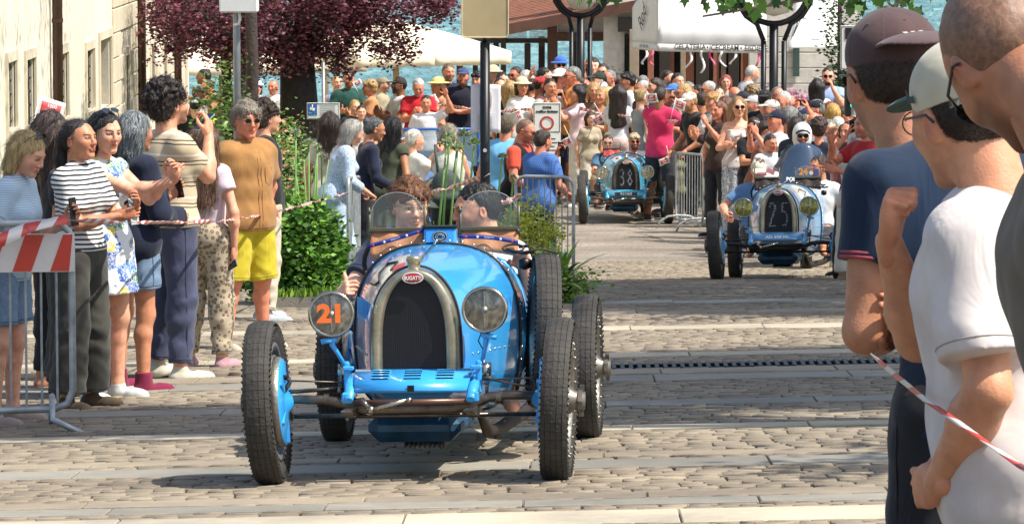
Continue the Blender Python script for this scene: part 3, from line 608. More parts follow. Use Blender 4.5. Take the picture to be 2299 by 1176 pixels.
def person(d):
    """d: loc, yaw (0 faces the camera, 90 faces image right), H, pose and clothes; makes the person Empty and its parts"""
    bv = d.get('bv', .013); hv = d.get('hv', .0045); kw = {k: d[k] for k in ('H', 'sex', 'girth', 'lean', 'twist', 'L', 'stance', 'seat', 'hs', 'step', 'neck', 'hoff') if k in d}
    for k in ('hy', 'hp', 'hroll'): kw[k] = R(d.get(k, 0))
    kw['lean'] = R(d.get('lean', 0)); kw['twist'] = R(d.get('twist', 0)); kw['Rr'] = d.get('R', ('down',))
    J = figure(**kw); S = J['S']; root = thing('person', d['label'], 'person', d['loc'], R(d.get('yaw', 0)), d.get('group'))
    v, f, c = build_body(J, d, bv, hv); place_mesh('body', (v, f), SKIN, root, colr=c); sd = d.get('seed', rnd.randint(0, 99))
    tk = d.get('top', ('tee', '#888888')); o = dict(tee=dict(hem=.88, sleeve=.62), polo=dict(hem=.88, sleeve=.62, collar=1), shirt=dict(hem=.84, sleeve=.66, loose=.024, collar=1), long=dict(hem=.86, sleeve=1.93, loose=.018), jacket=dict(hem=.80, sleeve=1.93, loose=.03, collar=1), tank=dict(hem=.88, sleeve=0, loose=.012), strapless=dict(hem=.9, sleeve=0), dress=dict(hem=.55, sleeve=.3), crop=dict(hem=1.08, sleeve=.3, loose=.01))[tk[0]]
    o = dict(o); o.update(tk[2] if len(tk) > 2 else {})
    tv = build_top(J, tk[0], bv * .9, seed=sd, **o); place_mesh('dress' if tk[0] == 'dress' else 'top', tv, cloth(tk[1]), root); thin = .0024 if bv > .008 else .0016; hx = tk[1] if tk[1].startswith('#') else '#b0aca4'
    if bv < .012 and tk[0] not in ('strapless', 'tank', 'dress'):
        T_ = J['T']; sp = [('ring', T_(0, 0, o['hem'] + .022), J['up'] @ V3(0, 0, 1), .5)]; slv = o['sleeve']
        for n_ in 'LR':
            a_, b_ = (J['sh' + n_], J['el' + n_]) if slv <= 1 else (J['el' + n_], J['wr' + n_]); t_ = slv - .06 if slv <= 1 else slv - 1.06; sp.append(('ring', a_ + (b_ - a_) * t_, b_ - a_, .16))
        if tk[0] in ('shirt', 'jacket', 'polo'):
            e_ = o['hem'] + .03 if tk[0] != 'polo' else 1.26; zz = [e_ + (1.42 - e_) * i / 9 for i in range(10)]
            for x_ in (-.014, .014): sp.append(('line', [T_(x_, 0, z_) for z_ in zz], J['up'] @ V3(0, 1, 0)))
        if tk[0] == 'shirt': sp.append(('line', [T_(x_, 0, z_) for x_, z_ in ((.05, 1.30), (.12, 1.30), (.12, 1.20), (.085, 1.18), (.05, 1.20), (.05, 1.30))], J['up'] @ V3(0, 1, 0)))
        rings(tv, sp, thin * S, hx, root)
    if 'over' in d: place_mesh('vest', build_top(J, 'tank', bv * .9, seed=sd, hem=.9, sleeve=0, loose=.020), cloth(d['over']), root)
    if 'bot' in d:
        bk = d['bot']; o = dict(trousers=dict(), shorts=dict(upto=.92, loose=.026, flare=.012), wide=dict(loose=.022, flare=.045), skirt=dict(upto=.3, flare=.06), mini=dict(upto=.5, loose=.014))[bk[0]]; o = dict(o); o.update(bk[2] if len(bk) > 2 else {})
        if bk[0] == 'mini': o['upto'] = o['upto']
        pv = build_pants(J, bk[0], bv * .9, sd, **o); place_mesh({'skirt': 'skirt', 'shorts': 'shorts', 'mini': 'shorts'}.get(bk[0], 'trousers'), pv, cloth(bk[1]), root)
        if bv < .012 and bk[0] != 'skirt' and not d.get('seat'):
            sp = []; up_ = o.get('upto', 1.93); bx = bk[1] if bk[1].startswith('#') else '#4a5a70'
            for n_, s_ in (('L', 1), ('R', -1)):
                a_, b_ = (J['hip' + n_], J['knee' + n_]) if up_ <= 1 else (J['knee' + n_], J['ank' + n_]); t_ = (up_ if up_ <= 1 else up_ - 1) - .05; sp.append(('ring', a_ + (b_ - a_) * t_, b_ - a_, .13))
                zs_ = [.95 - (.95 - (.56 if up_ <= 1 else .16)) * i / 9 for i in range(10)]; sp.append(('line', [V3(0, .0, z_) * S + V3(s_ * .1, 0, 0) for z_ in zs_], V3(-s_, 0, 0)))
                if bk[0] == 'shorts': sp.append(('line', [V3(0, y_, z_) * S + V3(s_ * .1, 0, 0) for y_, z_ in ((-.06, .76), (.07, .76), (.07, .73), (-.06, .73), (-.06, .58), (.07, .58), (.07, .73))], V3(-s_, 0, 0)))
            rings(pv, sp, thin * S, bx, root)
    if d.get('hair'):
        hk = d['hair']
        if hk[0]:
            P, amp, fr = hair_prims(hk[0], d.get('sex')); hvv = hv * (1.1 if hk[0] in ('short', 'buzz', 'rim', 'pony', 'curly') else 1.5)
            hvv = max(hvv, .004)
            vf = sculpt(P, hvv, lambda x, y, z: nzf(x * fr, y * fr, z * fr * (.3 if hk[0] not in ('curly', 'mop') else .8), sd) * amp)
            if d.get('strands', 1) and hv < .0055: vf = add_strands(vf, hk[0], sd, .0026 if hv > .0035 else .0009, 1500 if hv > .0035 else 14000)
            place_mesh('hair', vf, hair_mat(*hk[1:]), root, J['hMt'], J['hs'], J['hc'])
    if 'hat' in d:
        hk = d['hat']; br = None
        if hk[0] in ('cap', 'capback'):
            cr, vi = fit_cap(backwards=hk[0] == 'capback'); place_mesh('cap', sculpt(cr, hv * 1.2, lambda x, y, z: nzf(x * 30, y * 30, z * 30, sd) * .0015), cloth(hk[1]), root, J['hMt'], J['hs'], J['hc'])
            place_mesh('cap_visor', sculpt(vi, max(.0035, hv * .8)), cloth(hk[2] if len(hk) > 2 else hk[1]), root, J['hMt'], J['hs'], J['hc'])
        elif hk[0] in ('bucket', 'straw'):
            w_ = .14 if hk[0] == 'bucket' else .17; P = [ell((0, .012, .05), (.09, .108, .092), k=.01, cuts=(((0, 0, .04), (0, 0, -1)),)), ell((0, .012, .045), (w_, w_ * 1.1, .018), k=.01)]
            place_mesh('hat', sculpt(P, max(.005, hv)), cloth(hk[1]), root, J['hMt'], J['hs'], J['hc'])
    if 'glasses' in d: glasses(root, J, *d['glasses'])
    if 'shoes' in d:
        sk = d['shoes']; k = 0
        for P, z0 in feet(J, .010, len(sk) > 2 and sk[2]):
            vf = sculpt(P, min(bv, .01), None, [((0, 0, z0 + .004), (0, 0, -1)), ((0, 0, J['ankR'][2] + (.06 if len(sk) > 2 and sk[2] else .015) * S), (0, 0, 1))]) if not d.get('seat') else sculpt(P, .012)
            z = vf[0][vf[1]].mean(1)[:, 2]; place_mesh('shoe', vf, [cloth(sk[0]), cloth(sk[1])], root, mi=(z < z0 + .026 * S).astype(int))
    for ph in d.get('phones', ()):
        n, case = ph[0], ph[1]; hw = J['wr' + n] + J['hf' + n] * .085 * S + J['pn' + n] * .028 * S
        Mw = Matrix.Translation(d['loc']) @ Matrix.Rotation(R(d.get('yaw', 0)), 4, 'Z'); p = Mw @ Vector(hw)
        o = link('phone', phone_mesh(case), None, p); o.rotation_euler = (R(ph[3]) if len(ph) > 3 else R(-8), R(ph[4]) if len(ph) > 4 else 0, R(d.get('yaw', 0)) + R(d.get('hy', 0)) * .5); tag(o, ph[2], 'phone')
    root['_'] = 0; del root['_']
    return root, J
def rings(vf, specs, r_, hexcol, parent, name='stitching'):
    """sewn hems and seams: closed rings (centre, axis, radius) or lines (points, direction) laid on a garment"""
    from mathutils.bvhtree import BVHTree
    v, f = vf; T_ = BVHTree.FromPolygons([tuple(p) for p in v.astype(float)], [tuple(int(i) for i in q) for q in f]); m = MB()
    for sp in specs:
        P_ = []
        if sp[0] == 'ring':
            c = Vector(sp[1]); ax = Vector(sp[2]).normalized(); u = ax.orthogonal().normalized(); w_ = ax.cross(u)
            for i in range(28):
                a = i * 6.2832 / 28; d = u * math.cos(a) + w_ * math.sin(a); h = T_.ray_cast(c + d * sp[3], -d, sp[3])
                if h[0] is not None: P_.append(h[0] + d * r_ * .3)
            if len(P_) > 20: m.tube(P_, r_, 5, closed=True)
        else:
            for p in sp[1]:
                d = Vector(sp[2]); h = T_.ray_cast(Vector(p) - d * .5, d, 1.)
                if h[0] is not None: P_.append(h[0] - d * r_ * .3)
            if len(P_) > 1: m.tube(P_, r_, 5)
    if m.V: k = tuple(x * .5 for x in hexc(hexcol)); o = m.build(name, mat('stitch' + hexcol, k, .9), parent); o['kind'] = 'stuff'
def glasses(root, J, lens='#0c0c0e', frame='#1a1410', r=.021, name='sunglasses', up=0, mid=0):
    g = MB()
    for s in (-1, 1):
        pts = [Vector((s * .032 + r * 1.1 * math.cos(a), -.112 + .10 * abs(s * .032 + r * math.cos(a)) ** 1.2, .010 + r * .85 * math.sin(a))) for a in [i * 6.283 / 14 for i in range(14)]]
        if lens: g.m = 0; g.add(pts, [tuple(range(14)) if s < 0 else tuple(range(14))])
        g.m = 1; g.tube(pts, .0018 if lens else .0014, 5, closed=True); g.tube([(s * .056, -.102, .018), (s * .082, -.06, .016), (s * .086, .01, .012), (s * .086, .03, -.004)], .0026, 5)
    g.tube([(-.012, -.117, .014), (0, -.119, .017), (.012, -.117, .014)], .0018, 5)
    M = Matrix.Identity(4)
    if up: M = Matrix.Translation((0, .01, .045)) @ Matrix.Rotation(-R(up), 4, 'X')
    o = g.build(name, [mat('lens' + (lens or 'x'), lens or '#101010', .12, spec=.9, var=0), mat('fr' + frame, frame, .3)], root)
    hM = Matrix([list(r_) for r_ in J['hMt']]).to_4x4(); o.matrix_local = Matrix.Translation(J['hc']) @ hM @ Matrix.Scale(J['hs'], 4) @ M
    return o
# ================================================================ the setting
def leaf_mat(name, c, c2=None, trans=.25, rough=.55):
    m, nt, N, L, b = nodes(name); a = N.new('ShaderNodeVertexColor'); a.layer_name = 'Col'; L.new(a.outputs[0], b.inputs['Base Color'])
    b.inputs['Roughness'].default_value = rough; t = N.new('ShaderNodeBsdfTranslucent'); L.new(a.outputs[0], t.inputs[0])
    mx = N.new('ShaderNodeMixShader'); mx.inputs[0].default_value = trans; L.new(b.outputs[0], mx.inputs[1]); L.new(t.outputs[0], mx.inputs[2])
    L.new(mx.outputs[0], N['Material Output'].inputs[0]); return m
LEAF = leaf_mat('leaf', None)
def leaves(name, Cn, size, cols, parent=None, up=.3, seed=1, aspect=.55, dirs=None, lobed=False):
    """one small bent leaf at each point of Cn; colours picked per leaf from cols"""
    g = np.random.default_rng(seed); n = len(Cn); Cn = np.asarray(Cn, float)
    a = g.normal(size=(n, 3)); a[:, 2] = np.abs(a[:, 2]) * up - .1 if dirs is None else a[:, 2]
    if dirs is not None: a = np.asarray(dirs) + a * .25
    a /= np.linalg.norm(a, axis=1)[:, None]; r_ = g.normal(size=(n, 3)); b = np.cross(a, r_); b /= np.linalg.norm(b, axis=1)[:, None]; c = np.cross(a, b)
    s = (size * g.uniform(.6, 1.25, n))[:, None]
    if lobed:
        k = [(0, 0), (.35, .1), (.62, -.05), (.5, .38), (.72, .62), (.34, .66), (0, 1.1), (-.34, .66), (-.72, .62), (-.5, .38), (-.62, -.05), (-.35, .1)]
        V = np.stack([Cn + a * s * q + b * s * p * .8 + c * s * (.12 * abs(p)) for p, q in k], 1).reshape(-1, 3); m = len(k)
    else: V = np.stack([Cn, Cn + a * s * .45 + b * s * aspect * .5 + c * s * .08, Cn + a * s, Cn + a * s * .45 - b * s * aspect * .5 + c * s * .08], 1).reshape(-1, 3); m = 4
    F = np.arange(n * m).reshape(n, m); cc = np.array([col(q) for q in cols])[g.integers(0, len(cols), n)] * g.uniform(.75, 1.2, n)[:, None]
    return link(name, mesh_np(name, V, F, [LEAF], col=np.repeat(cc, m, 0)), parent)
def clumps(g, c, r, n, per, cr, flat=1.):
    """points in clumps spread over an ellipsoid shell; leaves gaps"""
    u = g.normal(size=(n, 3)); u /= np.linalg.norm(u, axis=1)[:, None]; rr = g.uniform(.45, 1., n) ** .5
    k = np.array(c) + u * rr[:, None] * np.array(r); p = np.repeat(k, per, 0) + g.normal(size=(n * per, 3)) * cr * np.array([1, 1, flat]); return p
def tree(name, label, base, h, tr, crown, cols, n, per, size, seed, limbs=7, lean=(0, 0), extra=None, bark='#3a322b', cat_='tree', lobed=False, cr=.22):
    root = thing(name, label, cat_, base); r_ = random.Random(seed); g = np.random.default_rng(seed)
    cc, cradius = Vector(crown[0]) - Vector(base), Vector(crown[1]); m = MB(); bm = mat('bark' + bark, bark, .9, var=.35, vs=9, bump=.9, bs=25)
    top = Vector((lean[0], lean[1], h)); pts = [Vector((0, 0, -.3)), Vector((lean[0] * .1, 0, .25)), Vector((lean[0] * .4 + .04, .03, h * .5)), top]
    m.tube(pts, [tr * 1.5, tr * 1.1, tr * .95, tr * .8], 12)
    m.build('trunk', bm, root)
    l = MB()
    for i in range(limbs):
        a = i * 6.283 / limbs + r_.uniform(-.3, .3); e = cc + Vector((math.cos(a) * cradius.x * .7, math.sin(a) * cradius.y * .7, r_.uniform(-.3, .7) * cradius.z)); s_ = top * r_.uniform(.8, 1)
        md = (s_ + e) / 2 + Vector((r_.uniform(-.2, .2), r_.uniform(-.2, .2), -.1)); l.tube([s_, md, e], [tr * .5, tr * .3, tr * .08], 7)
        for k in range(3):
            f = md.lerp(e, r_.uniform(.1, .8)); l.tube([f, f + Vector((r_.uniform(-1, 1), r_.uniform(-1, 1), r_.uniform(-.2, .8))) * cradius.x * .35], [tr * .16, tr * .04], 5)
    l.build('branches', bm, root)
    P = clumps(g, cc, cradius, n, per, cr)
    if extra is not None: P = np.concatenate([P] + [clumps(g, Vector(e[0]) - Vector(base), e[1], e[2], per, cr) for e in extra])
    leaves('crown', P, size, cols, root, seed=seed, lobed=lobed); return root
# ---- ground sheet, lake
def strip_surface(name, x0, x1, y0, y1, dx, dy, fn, m, kind='structure', dz=0):
    nx, ny = int((x1 - x0) / dx), int((y1 - y0) / dy)
    o = MB().grid(lambda a, b: (x0 + (x1 - x0) * a, y0 + (y1 - y0) * b, fn(x0 + (x1 - x0) * a, y0 + (y1 - y0) * b) + dz), nx, ny).build(name, m); tag(o, kind=kind); return o
def stone_mat(name, cols, rough=.8, bump=.6):
    m, nt, N, L, b = nodes(name); oi = N.new('ShaderNodeObjectInfo'); ge = N.new('ShaderNodeNewGeometry'); tc = N.new('ShaderNodeTexCoord')
    ad = N.new('ShaderNodeMath'); ad.operation = 'ADD'; L.new(oi.outputs['Random'], ad.inputs[0]); L.new(ge.outputs['Random Per Island'], ad.inputs[1])
    fr = N.new('ShaderNodeMath'); fr.operation = 'FRACT'; L.new(ad.outputs[0], fr.inputs[0]); rp = N.new('ShaderNodeValToRGB'); L.new(fr.outputs[0], rp.inputs[0])
    e = rp.color_ramp.elements
    while len(e) < len(cols): e.new(.5)
    for i, c in enumerate(cols): e[i].position = i / (len(cols) - 1); e[i].color = (*col(c), 1)
    n1 = N.new('ShaderNodeTexNoise'); n1.inputs['Scale'].default_value = 1.1; n1.inputs['Detail'].default_value = 8; n1.inputs['Roughness'].default_value = .7; L.new(ge.outputs['Position'], n1.inputs['Vector'])
    r2 = N.new('ShaderNodeValToRGB'); L.new(n1.outputs['Fac'], r2.inputs[0]); r2.color_ramp.elements[0].color = (.62, .60, .58, 1); r2.color_ramp.elements[0].position = .32; r2.color_ramp.elements[1].color = (1.1, 1.08, 1.02, 1); r2.color_ramp.elements[1].position = .66
    mx = N.new('ShaderNodeMix'); mx.data_type = 'RGBA'; mx.blend_type = 'MULTIPLY'; mx.inputs[0].default_value = 1; L.new(rp.outputs[0], mx.inputs[6]); L.new(r2.outputs[0], mx.inputs[7]); L.new(mx.outputs[2], b.inputs['Base Color'])
    b.inputs['Roughness'].default_value = rough; n2 = N.new('ShaderNodeTexNoise'); n2.inputs['Scale'].default_value = 28; n2.inputs['Detail'].default_value = 6; L.new(ge.outputs['Position'], n2.inputs['Vector'])
    bp = N.new('ShaderNodeBump'); bp.inputs['Strength'].default_value = bump; bp.inputs['Distance'].default_value = .012; L.new(n2.outputs['Fac'], bp.inputs['Height']); L.new(bp.outputs[0], b.inputs['Normal']); return m
M_SETT = stone_mat('sett_stone', ['#8a7e6e', '#918575', '#847969', '#8d8272', '#978b7a', '#877c6d'])
M_BLUE = stone_mat('slab_blue_grey', ['#8f8c83', '#979389', '#858279'], .65, .25); M_CREAM = stone_mat('slab_cream', ['#b5ac98', '#beb5a2', '#aaa190'], .7, .3)
M_BEIGE = stone_mat('slab_beige', ['#958978', '#9f9380', '#8a7f70'], .75, .3)
def road_mat():
    m, nt, N, L, b = nodes('road_mortar'); ge = N.new('ShaderNodeNewGeometry'); mp = N.new('ShaderNodeMapping'); mp.inputs['Scale'].default_value = (1, 1, 0); nd = N.new('ShaderNodeTexNoise'); nd.inputs['Scale'].default_value = .9; nd.inputs['Detail'].default_value = 4; L.new(ge.outputs['Position'], nd.inputs['Vector']); va = N.new('ShaderNodeVectorMath'); va.operation = 'MULTIPLY_ADD'; L.new(nd.outputs['Color'], va.inputs[0]); va.inputs[1].default_value = (.9, .45, 0); L.new(ge.outputs['Position'], va.inputs[2]); L.new(va.outputs[0], mp.inputs[0])
    br = N.new('ShaderNodeTexBrick'); br.inputs['Scale'].default_value = 1; br.inputs['Brick Width'].default_value = .24; br.inputs['Row Height'].default_value = .13; br.inputs['Mortar Size'].default_value = .009
    br.inputs['Color1'].default_value = (*col('#988d7d'), 1); br.inputs['Color2'].default_value = (*col('#877d70'), 1); br.inputs['Mortar'].default_value = (*col('#6a6258'), 1); L.new(mp.outputs[0], br.inputs['Vector'])
    n1 = N.new('ShaderNodeTexNoise'); n1.inputs['Scale'].default_value = .8; n1.inputs['Detail'].default_value = 8; L.new(ge.outputs['Position'], n1.inputs['Vector'])
    mx = N.new('ShaderNodeMix'); mx.data_type = 'RGBA'; mx.blend_type = 'MULTIPLY'; mx.inputs[0].default_value = 1; r2 = N.new('ShaderNodeValToRGB'); L.new(n1.outputs['Fac'], r2.inputs[0])
    r2.color_ramp.elements[0].color = (.7, .68, .66, 1); r2.color_ramp.elements[0].position = .35; r2.color_ramp.elements[1].color = (1.1, 1.1, 1.1, 1); r2.color_ramp.elements[1].position = .65
    sp = N.new('ShaderNodeSeparateXYZ'); L.new(ge.outputs['Position'], sp.inputs[0]); gt = N.new('ShaderNodeMath'); gt.operation = 'GREATER_THAN'; gt.inputs[1].default_value = 52.; L.new(sp.outputs[1], gt.inputs[0])
    m0 = N.new('ShaderNodeMix'); m0.data_type = 'RGBA'; m0.inputs[6].default_value = (*col('#6b6357'), 1); L.new(gt.outputs[0], m0.inputs[0]); L.new(br.outputs[0], m0.inputs[7])
    L.new(m0.outputs[2], mx.inputs[6]); L.new(r2.outputs[0], mx.inputs[7]); L.new(mx.outputs[2], b.inputs['Base Color']); b.inputs['Roughness'].default_value = .85; return m
road = strip_surface('road', -34, 34, -6, 98, 1, .8, gz, road_mat())
GRND = {}
def sett_mesh(k):
    if k not in GRND:
        r_ = random.Random(k); w_, l_ = .5, .5; b = .045; t = [r_.uniform(-.09, .09) for _ in range(4)]; j = lambda: r_.uniform(-.04, .04)
        o = [(-w_ + j(), -l_ + j()), (w_ + j(), -l_ + j()), (w_ + j(), l_ + j()), (-w_ + j(), l_ + j())]
        V = [(x * (1 - b), y * (1 - b * 1.2), 1 + t[i] * .5) for i, (x, y) in enumerate(o)] + [(x, y, .80) for x, y in o] + [(x, y, -.3) for x, y in o]
        F = [(0, 1, 2, 3)] + [(4 + i, 4 + (i + 1) % 4, (i + 1) % 4, i) for i in range(4)] + [(8 + i, 8 + (i + 1) % 4, 4 + (i + 1) % 4, 4 + i) for i in range(4)]
        GRND[k] = (V, F)
    return GRND[k]
BANDS = []
for v0, th, kd in ((1171, 30, 'cream'), (1136, 13, 'blue'), (1120, 12, 'beige'), (1049, 17, 'blue'), (1029, 9, 'beige'), (968, 9, 'cream'), (913, 11, 'blue'), (857, 12, 'blue'), (842, 10, 'beige'), (830, 8, 'grate'), (804, 7, 'cream'), (742, 8, 'cream'), (706, 6, 'beige'), (683, 6, 'blue')):
    BANDS.append((gp(1400, v0 + th / 2).y, gp(1400, v0 - th / 2).y, kd))
BANDS.sort()
def in_band(y):
    for a, b, k in BANDS:
        if a - .02 < y < b + .02: return b
    return None
SKEW = -.012                              # the courses run a little askew to the street
def build_setts():
    y = 12.3; cnt = 0; V = []; F = []; shared = [mesh_np('sett', np.array(sett_mesh(k)[0]), sett_mesh(k)[1], [M_SETT]) for k in range(8)]; row = 0
    while y < 52:
        b = in_band(y)
        if b: y = b + .03; continue
        dep = rnd.uniform(.092, .115); nb = in_band(y + dep)
        if nb and dep > .05: dep = max(.05, [a for a, b2, k in BANDS if a > y][0] - y - .012)
        hw = .121 * y * 1.06 + .35; x = -hw + rnd.uniform(0, .2)
        while x < hw:
            ln = rnd.uniform(.10, .19); cx, cy = x + ln / 2, y + dep / 2 + SKEW * (x) + rnd.uniform(-.006, .006); z = gz(cx, cy); h = .020 + rnd.uniform(-.004, .004); g = .009; k = rnd.randrange(8)
            if cnt < 300:
                o = link('sett', shared[k], road, (cx, cy, z)); o.scale = (ln - g, dep - g, h); o.rotation_euler = (math.atan(-.065 + 2.3e-4 * cy), 0, rnd.uniform(-.02, .02)); cnt += 1
            else:
                bb = len(V); a = rnd.uniform(-.02, .02)
                for px, py, pz in sett_mesh(k)[0]:
                    px *= ln - g; py *= dep - g; qx, qy = cx + px - a * py, cy + py + a * px; V.append((qx, qy, gz(qx, qy) + pz * h))
                F += [tuple(i + bb for i in f) for f in sett_mesh(k)[1]]
            x += ln
        y += dep; row += 1
    o = link('sett_paving', mesh_np('sett_paving', np.array(V), F, [M_SETT]), road); tag(o, kind='stuff')
build_setts()
mg = mat('grate_iron', '#3b3d3f', .5, .7)
for a, b, k in BANDS:
    hw = .121 * b * 1.06 + .6; x = -hw; yc = (a + b) / 2
    if k == 'grate':
        g = MB(); n = int(2 * hw / .055)
        for i in range(n):
            xx = -hw + i * .055
            if xx < .3: continue
            g.box((xx, yc + SKEW * xx, gz(xx, yc + SKEW * xx) + .012), (.026, b - a, .02))
        for e in (a, b): g.tube([(xx, e + SKEW * xx, gz(xx, e) + .014) for xx in (.3, hw)], .012, 6)
        o = g.build('drain_grating', mg); tag(o, 'dark slotted iron drain channel crossing the road', 'drain'); continue
    i = 0
    while x < hw:
        ln = rnd.uniform(.8, 1.25); cx = x + ln / 2; cy = yc + SKEW * cx; h = .026
        o = MB().box((0, 0, 0), (ln - .008, b - a - .006, .04), bev=.004).build('slab', {'cream': M_CREAM, 'blue': M_BLUE, 'beige': M_BEIGE}[k], road, (cx, cy, gz(cx, cy) + .002 + rnd.uniform(0, .003)))
        o.rotation_euler = (math.atan(-.065 + 2.3e-4 * cy), -math.atan(.022), SKEW); x += ln
# quay, lake, far shore
LZ = -6.6
q = MB(); q.box((0, 98.6, LZ / 2 - 3.6), (120, 1.2, 4.0)); o = q.build('quay_wall', mat('quay', '#a8a193', .8, bump=.4)); tag(o, kind='structure')
def water_mat():
    m, nt, N, L, b = nodes('lake_water'); ge = N.new('ShaderNodeNewGeometry'); mp = N.new('ShaderNodeMapping'); mp.inputs['Scale'].default_value = (1, .55, 1); L.new(ge.outputs['Position'], mp.inputs[0])
    n1 = N.new('ShaderNodeTexNoise'); n1.inputs['Scale'].default_value = .55; n1.inputs['Detail'].default_value = 6; n1.inputs['Distortion'].default_value = .5; L.new(mp.outputs[0], n1.inputs['Vector'])
    n2 = N.new('ShaderNodeTexNoise'); n2.inputs['Scale'].default_value = 2.2; n2.inputs['Detail'].default_value = 5; L.new(mp.outputs[0], n2.inputs['Vector'])
    ad = N.new('ShaderNodeMath'); ad.operation = 'MULTIPLY_ADD'; ad.inputs[1].default_value = .35; L.new(n2.outputs['Fac'], ad.inputs[0]); L.new(n1.outputs['Fac'], ad.inputs[2])
    bp = N.new('ShaderNodeBump'); bp.inputs['Strength'].default_value = 1; bp.inputs['Distance'].default_value = .9; L.new(ad.outputs[0], bp.inputs['Height']); L.new(bp.outputs[0], b.inputs['Normal'])
    rp = N.new('ShaderNodeValToRGB'); L.new(ad.outputs[0], rp.inputs[0]); rp.color_ramp.elements[0].position = .5; rp.color_ramp.elements[0].color = (*col('#4c7476'), 1); rp.color_ramp.elements[1].position = .85; rp.color_ramp.elements[1].color = (*col('#7fa3a2'), 1)
    L.new(rp.outputs[0], b.inputs['Base Color']); b.inputs['Roughness'].default_value = .28; b.inputs['IOR'].default_value = 1.33; return m
def wave(x, y): return .10 * math.sin(y * 1.9 + 2 * math.sin(x * .35)) * math.sin(x * .7 + y * .3) + .07 * math.sin(y * 3.7 + x * .9 + 1.5 * math.sin(x * .8))
wv = MB(); wv.grid(lambda a, b: (-60 + 120 * a, 99 + 260 * b, LZ + wave(-60 + 120 * a, 99 + 260 * b)), 150, 420)
wv.grid(lambda a, b: (-3000 + 6000 * a, 359 + 3600 * b, LZ), 4, 4); wv.build('lake', water_mat())['kind'] = 'structure'
h = MB(); h.grid(lambda a, b: (-3500 + 7000 * a, 3900 + 500 * b, LZ - 3 + (420 * b + 260 * b * math.sin(a * 19) * math.sin(a * 7 + 1)) * 1.), 60, 8); h.build('far_hills', mat('hills', '#6c8577', .9, var=.3, vs=.02))['kind'] = 'structure'
